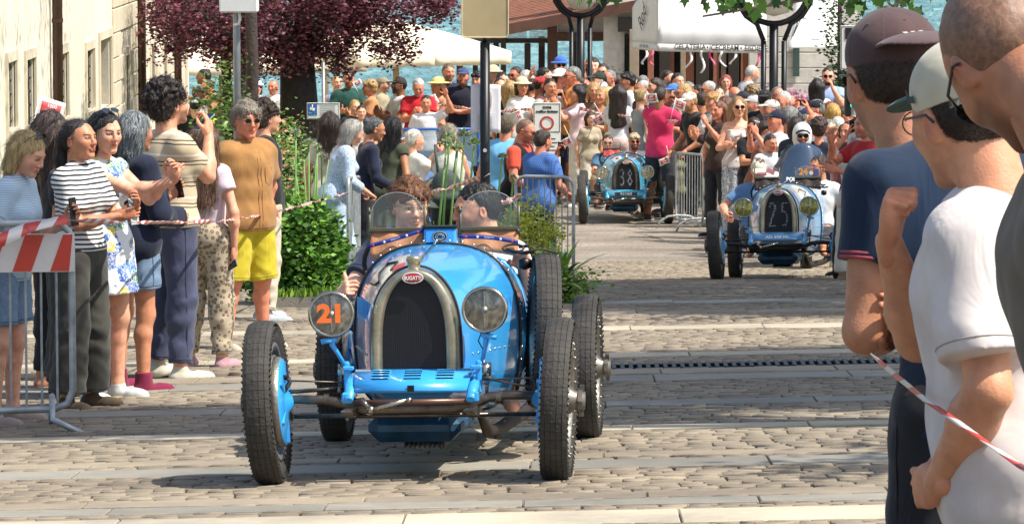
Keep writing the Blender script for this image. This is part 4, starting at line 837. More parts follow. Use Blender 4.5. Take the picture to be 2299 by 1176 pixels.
# ---- left palazzo: the front runs along the street at x = XW
XW = -6.75; dU = lambda u: 9500 * -XW / (CU - u)
def facade():
    t = thing('palazzo', 'cream plastered palazzo with barred windows and brown drainpipes along the left side', 'building', (XW, 50, gz(XW, 60)))
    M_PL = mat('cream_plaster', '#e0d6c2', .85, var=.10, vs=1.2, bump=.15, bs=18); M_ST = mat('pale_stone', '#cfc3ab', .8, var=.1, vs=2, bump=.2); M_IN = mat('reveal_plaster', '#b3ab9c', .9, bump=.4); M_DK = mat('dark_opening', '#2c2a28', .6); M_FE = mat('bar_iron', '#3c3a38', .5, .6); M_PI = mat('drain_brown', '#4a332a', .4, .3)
    ox = Vector((XW, 50, gz(XW, 60)))
    ZW = lambda v, u: Zv(v, dU(u)) - ox.z; Y = lambda u: dU(u) - 50
    ops = [(14, 33, 142, 295), (56, 76, 136, 290), (131, 150, 124, 270), (192, 209, 115, 252), (222, 248, 92, 250), (279, 287, 126, 260), (337, 344, 108, 225), (365, 371, 100, 215)]
    H0, H1 = -3, 9.5; Yc = 36.8; w_ = MB(); prev = -8; TH = .45
    def wall(y0, y1, z0, z1):
        if y1 - y0 > .01 and z1 - z0 > .01: w_.box((-TH / 2, (y0 + y1) / 2, (z0 + z1) / 2), (TH, y1 - y0, z1 - z0))
    for u0, u1, v0, v1 in ops:
        a, b = Y(u0), Y(u1); zt, zb = ZW(v0, u0), ZW(v1, u0); wall(prev, a, H0, H1); wall(a, b, zt, H1); wall(a, b, H0, zb); prev = b
    wall(prev, Yc, H0, H1); w_.build('wall', M_PL, t)
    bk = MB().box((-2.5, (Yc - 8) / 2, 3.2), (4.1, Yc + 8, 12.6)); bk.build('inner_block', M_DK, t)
    en = MB(); en.box((-2.2, Yc + .15, 3.2), (4.6, .3, 12.4)); en.build('end_wall', M_PL, t)
    for k, (u0, u1, v0, v1) in enumerate(ops):
        a, b = Y(u0), Y(u1); zt, zb = ZW(v0, u0), ZW(v1, u0); c = (a + b) / 2; win = k != 4
        f = MB(); fw = .14
        f.box((.012, a - fw / 2, (zt + zb) / 2), (.05, fw, zt - zb + 2 * fw)); f.box((.012, b + fw / 2, (zt + zb) / 2), (.05, fw, zt - zb + 2 * fw)); f.box((.014, c, zt + fw / 2), (.05, b - a, fw)); f.box((.02, c, zb - fw / 2), (.08, b - a, fw))
        wn_ = f.build('window' if win else 'doorway', M_ST, t)
        MB().box((-.36, c, (zt + zb) / 2), (.02, b - a, zt - zb)).build('pane' if win else 'door_leaf', M_DK if win else mat('grey_door', '#77797a', .6), wn_)
        MB().box((-.2, a + .012, (zt + zb) / 2), (.34, .02, zt - zb)).build('reveal', M_IN, wn_); MB().box((-.2, b - .012, (zt + zb) / 2), (.34, .02, zt - zb)).build('reveal', M_IN, wn_)
        if win:
            g = MB(); n = 5
            for i in range(n): zz = zb + (zt - zb) * (i + .5) / n; g.tube([(-.06, a, zz), (-.06, b, zz)], .012, 6); g.lathe([(.0, -.03), (.028, -.015), (.028, .015), (0, .03)], (-.06, b - .12, zz), 8, 'Z')
            for i in range(4): yy = a + (b - a) * (i + .5) / 4; g.tube([(-.06, yy, zb), (-.06, yy, zt)], .012, 6)
            g.build('bars', M_FE, wn_)
    # upper floor windows with shutters, above the picture's edge
    for i in range(8):
        y0 = 1.5 + i * 4.4; f = MB(); f.box((.04, y0, 5.0), (.08, 1.3, 2.1)); f.box((.10, y0, 6.15), (.2, 1.6, .12)); wn_ = f.build('window', M_ST, t)
        for s in (-1, 1): MB().box((.13, y0 + s * 1.0, 5.0), (.05, .6, 1.9), bev=.01).build('shutter', mat('shutter_green', '#4d5b4c', .6), wn_)
    MB().box((.35, (Yc - 8) / 2, 9.45), (.9, Yc + 8, .25)).build('cornice', M_ST, t)
    for u in (113, 305, 387):
        p = MB(); p.tube([(.11, Y(u), -1), (.11, Y(u), 9.4)], .075, 12)
        for z in (1, 3, 5, 7): p.lathe([(.085, -.03), (.085, .03)], (.11, Y(u), z), 12)
        p.build('drainpipe', M_PI, t)
    # dressed stone blocks from the doorway on
    y = Y(252); i = 0; sh = None
    for r_ in range(14):
        y = Y(252) - (.5 if r_ % 2 else 0)
        while y < Yc - .2:
            ln = 1.25; z = -.3 + r_ * .42; y0 = max(y, Y(252)); y1 = min(y + ln, Yc)
            ok = y1 - y0 > .2 and not any(y1 > Y(u0) - .16 and y0 < Y(u1) + .16 and z + .2 > ZW(v1, u0) - .2 and z - .2 < ZW(v0, u0) + .2 for u0, u1, v0, v1 in ops)
            if ok: MB().box((.018, (y0 + y1) / 2, z), (.05, y1 - y0 - .02, .40), bev=.012).build('stone_block', M_ST, t)
            y += ln
    return t
facade()
# ---- lampposts, poles, signs
M_BLK = mat('black_iron', '#16181b', .4, .3, var=.2); M_GRY = mat('grey_steel', '#80868a', .45, .5, var=.12); M_WHT = mat('white_paint', '#e4e4e0', .5, var=.04)
def lamppost(u, d, rv, rr, lab):
    b = on(u, d); zc = Zv(rv, d) - b.z; r = rr / (9500 / d); t = thing('street_lamp', lab, 'street lamp', b)
    m = MB(); w_ = .055 * 1.35
    m.tube([(0, 0, -.1), (0, 0, .3)], [.2, .16], 12)
    for a, hh in ((0, zc - r * 1.0), (-.17, zc - r * 1.5), (.17, zc - r * 1.5)): m.tube([(a, 0, 0), (a, 0, hh)], .075 if a == 0 else .045, 10)
    for s in (-1, 1): m.tube([(s * .17, 0, zc - r * 1.5)] + [(s * r * 1.15 * math.sin(k), 0, zc - r * 1.12 * math.cos(k)) for k in (.45, .8, 1.2, 1.6, 2.0)], .04, 8)
    m.build('post', M_BLK, t)
    k = MB(); k.tube([(r * math.sin(a), 0, zc - r * math.cos(a)) for a in [i * 6.283 / 32 for i in range(32)]], .05, 8, closed=True); k.build('ring', M_BLK, t)
    g = MB(); g.lathe([(.01, -r * .78), (r * .45, -r * .66), (r * .72, -.1), (r * .76, .12), (r * .5, r * .5), (.01, r * .66)], (0, 0, zc), 20); g.build('lamp_globe', mat('lamp_glass', '#cfccc2', .3, var=.05), t)
    return t
lamppost(1303, 78, -18, 54, 'black iron street lamp with a ring, in front of the brown pergola'); lamppost(1735, 70, -22, 76, 'black iron street lamp with a ring, in front of the ice cream awning')
def pole_grey():
    b = on(534, 44); t = thing('camera_pole', 'grey pole with a white metal box behind the man in yellow shorts', 'pole', b); m = MB(); m.tube([(0, 0, -.1), (0, 0, 4.6)], .038, 12); m.tube([(0, 0, 0), (0, 0, .06)], .09, 12); m.build('post', M_GRY, t)
    zb = Zv(28, 44) - b.z; MB().box((.03, -.05, zb + .3), (.40, .22, .6), bev=.015).build('equipment_box', mat('box_white', '#d8dad8', .5, var=.05), t)
    MB().tube([(.03, -.06, zb), (.04, -.06, zb - .06), (.025, -.06, zb - .12), (-.03, -.06, zb - .135)], .016, 8).build('conduit', M_WHT, t)
pole_grey()
def pole_black():
    D = 33.5; b = on(1089, D); t = thing('sign_pole', 'tall black pole carrying the bare back of a beige sign, behind the passenger', 'sign pole', b); sc_ = D / 9500; zt = Zv(95, D) - b.z
    m = MB(); m.tube([(0, 0, -.1), (0, 0, zt)], .0395, 14); m.tube([(0, 0, -.05), (0, 0, .5)], .05, 14); m.tube([(0, 0, zt), (0, 0, zt + .04)], .022, 10); m.build('post', M_BLK, t)
    w_, zb, hh = 104 * sc_, Zv(84, D) - b.z, .55; pts = []
    for cx, cz, a0 in ((w_ / 2 - .03, zb + .03, -90), (w_ / 2 - .03, zb + hh - .03, 0), (-w_ / 2 + .03, zb + hh - .03, 90), (-w_ / 2 + .03, zb + .03, 180)):
        for k in range(5): a = R(a0 + k * 22.5); pts.append((cx + .03 * math.cos(a), -.052, cz + .03 * math.sin(a)))
    MB().prism(pts, (0, .004, 0)).build('sign_plate', mat('sign_beige', '#b5a37c', .55, var=.08, vs=3), t).modifiers.new('b', 'BEVEL').width = .001
    rim = MB(); rim.tube([(x, -.054, z) for x, y, z in pts], .005, 6, closed=True); rim.build('sign_rim', mat('rim_beige', '#d0c29c', .5), t)
    s = MB(); s.lathe([(.001, 0), (.016, 0)], (0, -.0405, Zv(337, D) - b.z), 16, 'Y'); s.build('sticker', M_WHT, t)
    p = MB(); x0, x1, z0, z1 = (1057 - 1089) * sc_, (1124 - 1089) * sc_, Zv(299, D) - b.z, Zv(191, D) - b.z
    p.grid(lambda a, c: (x0 + (x1 - x0) * a, .045 + .006 * math.sin(a * 9) * math.sin(c * 3), z0 + (z1 - z0) * c + .004 * math.sin(a * 4)), 10, 10); o = p.build('poster', mat('poster_paper', '#dcdce2', .7, var=.03)); o.location = b; solidify(o, .002); tag(o, 'white paper notice taped behind the black pole', 'poster')
    r_ = MB(); r_.tube([(.10 * .5 * math.cos(a) + (x0 + x1) / 2, .036, z0 + (z1 - z0) * .68 + .10 * math.sin(a)) for a in [i * 6.283 / 24 for i in range(24)]], .004, 5, closed=True); r_.build('faint_ring', mat('faint_red', '#d9c6cc', .8), o)
    for i in range(7): MB().box(((x0 + x1) / 2, .037, z0 + (z1 - z0) * (.08 + .05 * i)), (.14, .002, .004)).build('print_line', mat('faint_grey', '#bdbdc4', .8), o)
pole_black()
def plate_sign(name, lab, u, d, v0, v1, w_px, face, post=True, rz=0):
    b = on(u, d); s = d / 9500; t = thing(name, lab, 'sign', b, rz)
    if post: MB().tube([(0, .03, -.05), (0, .03, Zv(v0, d) - b.z)], .03, 10).build('post', M_GRY, t)
    zc = (Zv(v0, d) + Zv(v1, d)) / 2 - b.z; h = (v1 - v0) * s; MB().box((0, 0, zc), (w_px * s, .012, h), bev=.003).build('sign_plate', mat(face[0], face[0], .45, var=.03), t)
    e = MB(); a, c = w_px * s / 2 - .012, h / 2 - .012; e.tube([(-a, -.008, zc - c), (a, -.008, zc - c), (a, -.008, zc + c), (-a, -.008, zc + c)], .004, 5, closed=True); e.build('sign_border', mat('black_print', '#1c1c1e', .5), t)
    return t, zc, s
M_INK = mat('black_print', '#1c1c1e', .5); M_RED = mat('sign_red', '#b3453c', .5, var=.05)
t, zc, s = plate_sign('zone_sign', 'white zona traffico limitato sign with a red ring, behind the fence', 1228, 50, 231, 298, 62, ('#dedfd8',))
text('zona', .055, M_INK, t, (0, -.009, zc + .125), bold=.002); text('traffico limitato', .042, M_INK, t, (0, -.009, zc + .072), bold=.002)
rg = MB(); rg.tube([(.072 * math.cos(a), -.010, zc - .062 + .072 * math.sin(a)) for a in [i * 6.283 / 32 for i in range(32)]], .012, 6, closed=True, sq=.4); rg.build('red_ring', M_RED, t)
zz = zc - .36
MB().box((0, 0, zc - .52), (.32, .012, .68), bev=.003).build('lower_plate', mat('#dedfd8', '#dedfd8', .45), t)
for i, wd in enumerate((.2, .24, .18, .22, .12)): MB().box((0, -.008, zc - .25 - i * .045), (wd, .002, .010)).build('print_line', M_INK, t)
rg = MB(); rg.tube([(.03 * math.cos(a) + .08, -.010, zc - .52 + .03 * math.sin(a)) for a in [i * 6.283 / 20 for i in range(20)]], .006, 6, closed=True); rg.build('small_ring', M_RED, t)
t, zc, s = plate_sign('information_sign', 'small white and blue information sign on a grey post by the dark tree trunk', 727, 60, 231, 268, 74, ('#d5d8d6',), post=False)
MB().tube([(0, .03, -.05), (0, .03, Zv(140, 60) - gz(X(727, 60), 60))], .025, 10).build('post', M_GRY, t)
MB().box((-.155, -.009, zc + .02), (.13, .003, .17)).build('blue_panel', mat('sign_blue', '#2c5fa3', .5), t)
MB().box((-.155, -.012, zc + .03), (.07, .003, .04), Matrix.Rotation(.3, 3, 'Y')).build('camera_symbol', M_WHT, t); MB().tube([(-.155, -.012, zc + .03), (-.155, -.012, zc + .09)], .006, 6).build('camera_symbol', M_WHT, t)
for i in range(6): MB().box((.06, -.009, zc + .08 - i * .025), (.22, .002, .005)).build('print_line', mat('grey_print', '#8a8d90', .6), t)
# warning sign and traffic light behind the man in the brown cap
t, zc, s = plate_sign('warning_sign', 'white warning sign with a red triangle behind the brown cap', 1915, 52, 58, 156, 62, ('#dcdcd8',))
MB().prism([(-.10, -.010, zc - .04), (.14, -.010, zc - .04), (.02, -.010, zc + .15)], (0, -.003, 0)).build('red_triangle', mat('bright_red', '#c8453d', .5), t); MB().prism([(-.045, -.014, zc - .01), (.085, -.014, zc - .01), (.02, -.014, zc + .10)], (0, -.002, 0)).build('white_triangle', M_WHT, t)
MB().box((-.07, -.012, zc + .17), (.09, .004, .14)).build('black_mark', M_INK, t); text('di', .10, M_INK, t, (-.07, -.010, zc - .13), bold=.003)
def traffic_light():
    d = 56; b = on(1916, d); s = d / 9500; t = thing('traffic_light', 'black traffic light showing green above the crowd by the right road edge', 'traffic light', b); MB().tube([(0, .05, -.05), (0, .05, Zv(190, d) - b.z)], .05, 10).build('post', M_BLK, t)
    z = lambda v: Zv(v, d) - b.z; MB().box((0, -.02, (z(186) + z(262)) / 2), (.26, .2, z(186) - z(262)), bev=.02).build('housing', mat('tl_green', '#18231f', .5), t)
    for v, nm, c, e in ((208, 'red_lamp', '#7a2420', 0), (234, 'green_lamp', '#19e0b4', 2.2)):
        MB().lathe([(.001, -.155), (.05, -.15), (.082, -.125)], (.02, .0, z(v)), 20, 'Y').build(nm, mat(nm, c, .3, emit=e, var=.05), t)
        MB().lathe([(.09, -.12), (.095, -.25)], (.02, 0, z(v)), 20, 'Y', arc=(0, math.pi)).build('lamp_hood', M_BLK, t)
traffic_light()
# ---- parasols
def parasol(u, d, v_ap, v_rim, half, pu, lab, cl='#e9dfc2'):
    b = on(u, d); t = thing('parasol', lab, 'parasol', b, R(28)); za, zr = Zv(v_ap, d) - b.z, Zv(v_rim, d) - b.z; px = 0; mt = mat('canvas' + cl, cl, .85, var=.04)
    c = MB(); n = 8; R_ = [(half * a, half * a2) for a, a2 in ((1, -1), (1, 0), (1, 1), (0, 1), (-1, 1), (-1, 0), (-1, -1), (0, -1))]
    V = [(0, 0, za)]; F = []; L_ = 6
    for j in range(1, L_ + 1):
        f = j / L_
        for x_, y_ in R_: V.append((x_ * f, y_ * f, za + (zr - za) * f + .06 * math.sin(f * 3.14) * (-1 if x_ * y_ == 0 else 1) * .5))
    for i in range(8):
        F.append((0, 1 + i, 1 + (i + 1) % 8))
        for j in range(L_ - 1): F.append((1 + j * 8 + i, 1 + (j + 1) * 8 + i, 1 + (j + 1) * 8 + (i + 1) % 8, 1 + j * 8 + (i + 1) % 8))
    c.add(V, F); o = c.build('canopy', mt, t); solidify(o, .01)
    v = MB()
    for i in range(8): p, q2 = Vector((*R_[i], zr - .01)), Vector((*R_[(i + 1) % 8], zr - .01)); v.grid(lambda a, bb: p.lerp(q2, a) + Vector((0, 0, -.26 * bb + .012 * math.sin(a * 31) * bb)), 12, 2)
    solidify(v.build('valance', mt, t), .006)
    rb = MB()
    for x_, y_ in R_: rb.tube([(0, 0, za - .08), (x_ * .98, y_ * .98, zr - .03)], .016, 6)
    rb.build('ribs', mat('rib_white', '#cfc7b4', .5), t); MB().tube([(px, 0, -.05), (px, 0, zr)], .065, 12).build('pole', mat('pole_beige', '#c8b894', .5), t); MB().tube([(px, 0, zr), (0, 0, za)], .05, 10).build('mast', mat('pole_beige', '#c8b894', .5), t)
    MB().box((px, 0, .06), (.9, .9, .12), bev=.02).build('base', M_GRY, t)
parasol(890, 87, 45, 112, 1.75, 868, 'large cream square parasol beside the purple tree in front of the lake'); parasol(500, 90, 58, 128, 2.3, 500, 'cream parasol half hidden by the purple tree next to the palazzo', '#e4ddc6')
# pale frame by the palazzo corner
t = thing('terrace_frame', 'pale beige posts and beam of a terrace at the palazzo corner', 'frame', on(415, 92)); M_TF = mat('frame_beige', '#a3957c', .6)
MB().box((0, 0, 1.7), (.16, .16, 3.6)).build('post', M_TF, t); MB().box((1.5, 0, Zv(131, 92) - gz(-7, 92)), (3.1, .18, .14)).build('beam', M_TF, t); MB().box((3.1, 0, 1.3), (.1, .1, 2.8)).build('post', M_TF, t)
# ---- lakeside pergola
def pergola():
    d = 90; b = on(1240, d); s = d / 9500; B = mat('brown_timber', '#5b3d31', .6, var=.2, vs=3); Dk = mat('dark_timber', '#2e221e', .6); t = thing('pergola', 'brown timber pergola restaurant with a sloping slatted roof standing over the lake', 'pergola', b)
    x = lambda u: (u - 1240) * s; z = lambda v, dd=d: Zv(v, dd) - b.z
    for u, w_, vt, y in ((1028, 15, 120, 3), (1066, 12, 96, 1), (1112, 13, 100, 4), (1130, 12, 85, 0), (1184, 14, 98, 0), (1218, 15, 95, 3), (1240, 23, 45, 0), (1412, 14, 90, 0), (1300, 10, 90, 5)):
        MB().box((x(u), y, z(vt) / 2 - .3), (w_ * s, .2, z(vt) + .6), bev=.01).build('post', B if u in (1240, 1412) else Dk, t)
    MB().box((x(1332), 0, z(83)), (1.75, .22, 19 * s), bev=.01).build('beam', B, t); MB().box((x(1140), 0.05, z(92)), (1.9, .14, .1)).build('beam', Dk, t)
    g = MB(); g.prism([(x(1252), .03, z(74)), (x(1425), .03, z(74)), (x(1425), .03, z(18)), (x(1252), .03, z(56))], (0, .05, 0)); g.build('gable_panel', mat('gable_white', '#c9c9c4', .8), t)
    # roof: planks running down from upper right to lower left
    for k in range(16):
        y0 = -.9 + k * .42; MB().box((0, y0, 0), (3.6, .36, .05), bev=.008).build('plank', mat('roof_rust', '#8d5a42', .7, var=.25, vs=4), t); o = C.objects[-1]
        o.location = (x(1290), 0, z(27) + k * .0); o.rotation_euler = (0, R(-10.5), 0); o.location.z = z(27) + .02 * k
    MB().box((0, 0, 0), (3.7, .08, .22)).build('fascia', B, t); o = C.objects[-1]; o.location = (x(1290), -1.15, z(34)); o.rotation_euler = (0, R(-10.5), 0)
    gl = mat('clear_sheet', '#b8c6c8', .15, alpha=.35, spec=.6)
    for a, c in ((1040, 1110), (1116, 1182), (1188, 1234)):
        MB().box(((x(a) + x(c)) / 2, .02, z(80)), ((c - a) * s, .02, 22 * s)).build('side_screen', gl, t); MB().box(((x(a) + x(c)) / 2, .0, z(57)), ((c - a) * s, .05, 22 * s)).build('side_panel', mat('panel_greige', '#8f8a84', .6), t)
pergola()
# ---- ice cream parlour with its awnings
def parlour():
    d = 86; b = on(1420, d); s = d / 9500; x = lambda u: (u - 1420) * s; z = lambda v: Zv(v, d) - b.z; t = thing('ice_cream_parlour', 'pale building with dark shopfront under two white awnings beside the pergola', 'building', b)
    W = mat('render_white', '#cfccc4', .85, bump=.15); T = mat('terracotta', '#9b6650', .8); Dk = mat('shop_dark', '#38332f', .4); Be = mat('shop_beige', '#a08f7c', .7)
    MB().box((x(1660), 3.3, 3.6), (5.4, .3, 7.6)).build('wall', W, t); MB().box((x(1800), 1.6, 2.6), (2.0, .3, 6.0)).build('side_wall', W, t)
    for k in range(9): MB().box((x(1800), 1.44, .3 + k * .32), (2.0, .03, .30), bev=.01).build('stone_course', W, t)
    for u, w_, m in ((1432, 22, Be), (1470, 14, T), (1503, 26, Dk), (1545, 12, Be), (1562, 20, T), (1590, 30, Dk), (1622, 14, T), (1640, 12, Be), (1662, 24, Dk), (1688, 18, T), (1520, 10, T), (1702, 10, Be)): MB().box((x(u), 2.9 + (u % 3) * .05, 1.35), (w_ * s, .2, 2.9), bev=.01).build('shopfront_pier', m, t)
    MB().box((x(1560), 3.05, 2.9), (3.0, .25, .3)).build('shopfront_beam', Dk, t); MB().box((x(1570), 3.1, 1.4), (2.9, .05, 2.6)).build('shop_window', mat('shop_glass', '#23282a', .08), t)
    MB().box((x(1797), 1.38, z(142)), (.13, .03, .68)).build('narrow_sign', mat('sign_dkgreen', '#3d5450', .4), t)
    # awning: bulging canvas, front slope, valance
    a = thing('shop_awning', 'white canvas awning lettered GELATERIA ICECREAM EISDIELE', 'awning', b + Vector((0, -.6, 0))); cv = mat('awning_white', '#d8d9d4', .8, var=.04)
    xl, xr, zb, zt = x(1474), x(1716), z(96), z(-26); prof = [(.0, 0), (-.02, .25), (.12, .55), (.45, .85), (.95, 1.05), (1.6, 1.16)]
    c = MB(); hh = (zt - zb) / 1.16
    def pf(v):
        k = min(4, int(v * 5)); t = v * 5 - k; p = [prof[max(0, min(5, k + j))] for j in (-1, 0, 1, 2)]
        return [.5 * (2 * p[1][c_] + (p[2][c_] - p[0][c_]) * t + (2 * p[0][c_] - 5 * p[1][c_] + 4 * p[2][c_] - p[3][c_]) * t * t + (3 * p[1][c_] - p[0][c_] - 3 * p[2][c_] + p[3][c_]) * t ** 3) for c_ in (0, 1)]
    c.grid(lambda u_, v_: (xl + (xr - xl) * u_, pf(v_)[0] + .012 * math.cos(u_ * 12.566) ** 2, zb + pf(v_)[1] * hh - .05 * u_), 24, 20)
    solidify(c.build('canvas', cv, a), .012)
    sd_ = MB(); xs = x(1420); P = [(xl, 0, zb + h * hh) for y, h in prof] + [(xs, 1.5, zb + prof[-1][1] * hh * .55)] + [(xs, 1.5, zb)]
    sd_.grid(lambda u_, v_: ((xs + (xl - xs) * u_), 1.2 * (1 - u_), zb + (zt - zb) * v_ * (.62 + .38 * u_ ** .6)), 8, 8); solidify(sd_.build('side_canvas', cv, a), .012)
    va = MB(); va.grid(lambda u_, v_: (xl + (xr - xl) * u_, -.01 + .012 * math.sin(u_ * 40) * v_, zb - .15 * v_ - .05 * u_), 60, 2); va.grid(lambda u_, v_: (xs + (xl - xs) * u_, 1.2 * (1 - u_), zb - .15 * v_), 10, 2); solidify(va.build('valance', cv, a), .006)
    I2 = mat('dark_lettering', '#3a3c3e', .6)
    for w_, uu in (('GELATERIA', 1545), ('•', 1584), ('ICECREAM', 1621), ('•', 1659), ('EISDIELE', 1692)): text(w_, .155, I2, a, (x(uu), -.04, z(102) - .05 * (uu - 1474) / 240), (R(90), R(1.0), 0), sx=.82, bold=.003)
    text('CAFE • TEA • ICE', .085, I2, a, (x(1444), .55, z(104)), (R(90), 0, math.atan2(-1.2, xl - xs)), sx=.7)
    text('Rod', .40, I2, a, (x(1440), .62, z(42)), (R(90), R(-60), math.atan2(-1.2, xl - xs)), shear=.5, sx=.75)
    r_ = random.Random(4)
    for u, cl in ((1448, '#dadada'), (1462, '#c8577a'), (1545, '#e8e8e8'), (1570, '#e8e8e8'), (1590, '#c8577a'), (1616, '#e8e8e8'), (1645, '#e8e8e8'), (1697, '#d36a8d'), (1704, '#d36a8d')):
        rb = MB(); x0 = x(u); ph = r_.uniform(0, 6); L_ = r_.uniform(.25, .5); rb.grid(lambda a_, b_: (x0 + .05 * (a_ - .5) + .10 * math.sin(ph + b_ * 4) * b_, -.02 + .03 * math.sin(b_ * 7 + ph), zb - .14 - L_ * b_), 1, 14)
        o = rb.build('ribbon', mat('ribbon' + cl, cl, .6)); o.location = a.location; solidify(o, .003); tag(o, '%s ribbon streamer hanging under the awning %s' % ('pink' if cl in ('#c8577a', '#d36a8d') else 'white', {1448: 'at its left corner', 1462: 'near the left corner beside a white one', 1545: 'below the A of the first word', 1570: 'below the end of the first word', 1590: 'below the first dot', 1616: 'below the middle word', 1645: 'below the M of the middle word', 1697: 'under the last word', 1704: 'beside the right lamp post'}[u]), 'ribbon')
    a2 = thing('side_awning', 'white sloping awning with a drawn emblem right of the street lamp', 'awning', b + Vector((0, -.7, 0)))
    q0, q1, q2, q3 = Vector((x(1762), 0, z(104))), Vector((x(1836), 0, z(104))), Vector((x(1895), 1.5, z(-40))), Vector((x(1800), 1.5, z(-40))); m = MB()
    m.grid(lambda u_, v_: q0.lerp(q1, u_).lerp(q3.lerp(q2, u_), v_) + Vector((0, 0, -.05 * math.sin(v_ * 3.1))), 6, 6); m.add([q1, q1 + Vector((.45, .9, .02)), q2], [(0, 1, 2)]); solidify(m.build('canvas', cv, a2), .012)
    text('SWEET SUMMER', .085, I2, a2, (x(1810), -.04 + .22, z(90)), (R(75), R(-8), 0), sx=.8)
    e = MB(); e.tube([(x(1775), .3, z(80)), (x(1805), .72, z(22)), (x(1822), .8, z(8))], .01, 5); e.tube([(x(1775), .3, z(80)), (x(1792), .62, z(38)), (x(1808), .8, z(12))], .01, 5); e.tube([(x(1794), .6, z(40)), (x(1808), .6, z(42))], .01, 5); o = e.build('emblem', I2, a2); o.location.y = -.12
parlour()
# ---- trees
PUR = ['#5c2b38', '#6e3745', '#46202c', '#84485a', '#96595f', '#381a24']
b = on(668, 74); b.z += .35
tree('purple_plum_tree', 'broad purple leaved plum tree with a thick dark trunk on the lawn', b, 2.3, .36, ((X(600, 74), 74, Zv(-30, 74)), (2.3, 1.9, .75)), PUR, 205, 76, .085, 11, 9, extra=[((X(700, 74), 73.6, Zv(55, 74)), (1.1, .9, .42), 58), ((X(850, 74), 74, Zv(8, 74)), (1.35, .9, .28), 46), ((X(970, 74), 74, Zv(18, 74)), (.45, .4, .14), 12), ((X(500, 74), 73.6, Zv(70, 74)), (1.0, .8, .42), 44), ((X(610, 74), 73.6, Zv(118, 74)), (.9, .7, .3), 45), ((X(760, 74), 73.8, Zv(125, 74)), (.35, .4, .3), 14), ((X(885, 74), 74, Zv(112, 74)), (.36, .4, .12), 12), ((X(850, 74), 74, Zv(62, 74)), (.6, .5, .12), 16)], bark='#2c2624', cr=.13)
b = on(545, 66); b.z += .3
tree('slim_plum_tree', 'purple leaved tree with twin slim trunks behind the grey pole', b, 2.9, .14, ((X(480, 66), 66, Zv(10, 66)), (1.0, 1.0, .8)), PUR, 70, 80, .08, 12, 6, extra=[((X(400, 66), 66, Zv(55, 66)), (.5, .5, .25), 16), ((X(385, 66), 66, Zv(110, 66)), (.25, .3, .1), 4), ((X(520, 66), 66, Zv(110, 66)), (.45, .5, .2), 14)], bark='#3a2f2c', cr=.13)
m = MB(); p0 = on(517, 66.3); m.tube([p0, p0 + Vector((.0, 0, 1.5)), p0 + Vector((-.1, 0, 3.2))], [.11, .09, .07], 10); o = m.build('stem', mat('bark#3a2f2c', '#3a2f2c'), C.objects['slim_plum_tree']); o.location = -C.objects['slim_plum_tree'].location
GRN = ['#4f7a2a', '#3c6322', '#628c34', '#2e4f1c', '#76963f']
# plane trees along the right kerb: crowns above the picture shade the road, one low bough hangs into view
for i, (x_, y_, zc_, rad, n) in enumerate(((7.6, 23.6, 6.6, (2.7, 3.1, 1.1), 620), (8.9, 36.9, 6.2, (4.3, 5.4, 1.5), 1050), (3.2, 20.7, 6.4, (2.5, .8, .7), 260))):
    bb = Vector((x_ + 1.2, y_, 0)) if i < 2 else Vector((6.9, 19.5, 0)); bb.z = gz(bb.x, bb.y); tree('plane_tree', ['tall green plane tree whose crown shades the road before the first car', 'large green plane tree whose crown shades the road in front of the middle cars', 'slender plane tree whose bough shades the kerb by the left fence'][i], bb, zc_ - rad[2] - bb.z, .24, ((x_, y_, zc_), rad), GRN, n, 60, .19, 20 + i, 8, bark='#8a8070', cr=.28, extra=[((6.2, 18.2, 4.4), (.9, .25, .3), 12), ((5.9, 17.4, 4.4), (1.1, .12, .2), 9)] if i == 2 else None)
b = on(562, 58); tree('linden_tree', 'slim tree on the lawn whose thin crown dapples the palazzo front', b, 4.6, .09, ((-3.3, 57, 4.4), (1.3, 7.5, 1.3)), GRN, 42, 50, .12, 33, 6, bark='#3a2f2c', cr=.3)
bo = thing('plane_bough', 'low bough of green lobed leaves hanging in at the top right', 'branch', pt(1750, 52, 33))
br_ = MB(); br_.tube([(3.2, .5, .9), (1.2, 0, .35), (-.6, 0, .05)], [.05, .03, .008], 7); br_.tube([(1.2, 0, .35), (.7, 0, .0)], [.02, .006], 6); br_.tube([(.3, 0, .2), (-.2, 0, .12)], [.015, .005], 6); br_.build('branch', mat('bark#8a8070', '#8a8070'), bo)
g_ = np.random.default_rng(3); PP = np.concatenate([g_.normal(size=(n_, 3)) * np.array(sd_) + np.array(c_) for n_, c_, sd_ in ((30, (-.30, 0, .20), (.17, .12, .04)), (12, (.12, 0, .25), (.12, .1, .04)), (14, (.58, 0, .20), (.07, .1, .06)), (60, (.95, .1, .3), (.3, .2, .10)), (8, (-1.45, .1, .24), (.08, .05, .03)))])
leaves('leaves', PP, .10, ['#47702a', '#3a5c22', '#5a8431', '#2d4a1b'], bo, seed=9, lobed=True, dirs=np.tile([.1, -.2, -1.], (len(PP), 1)))
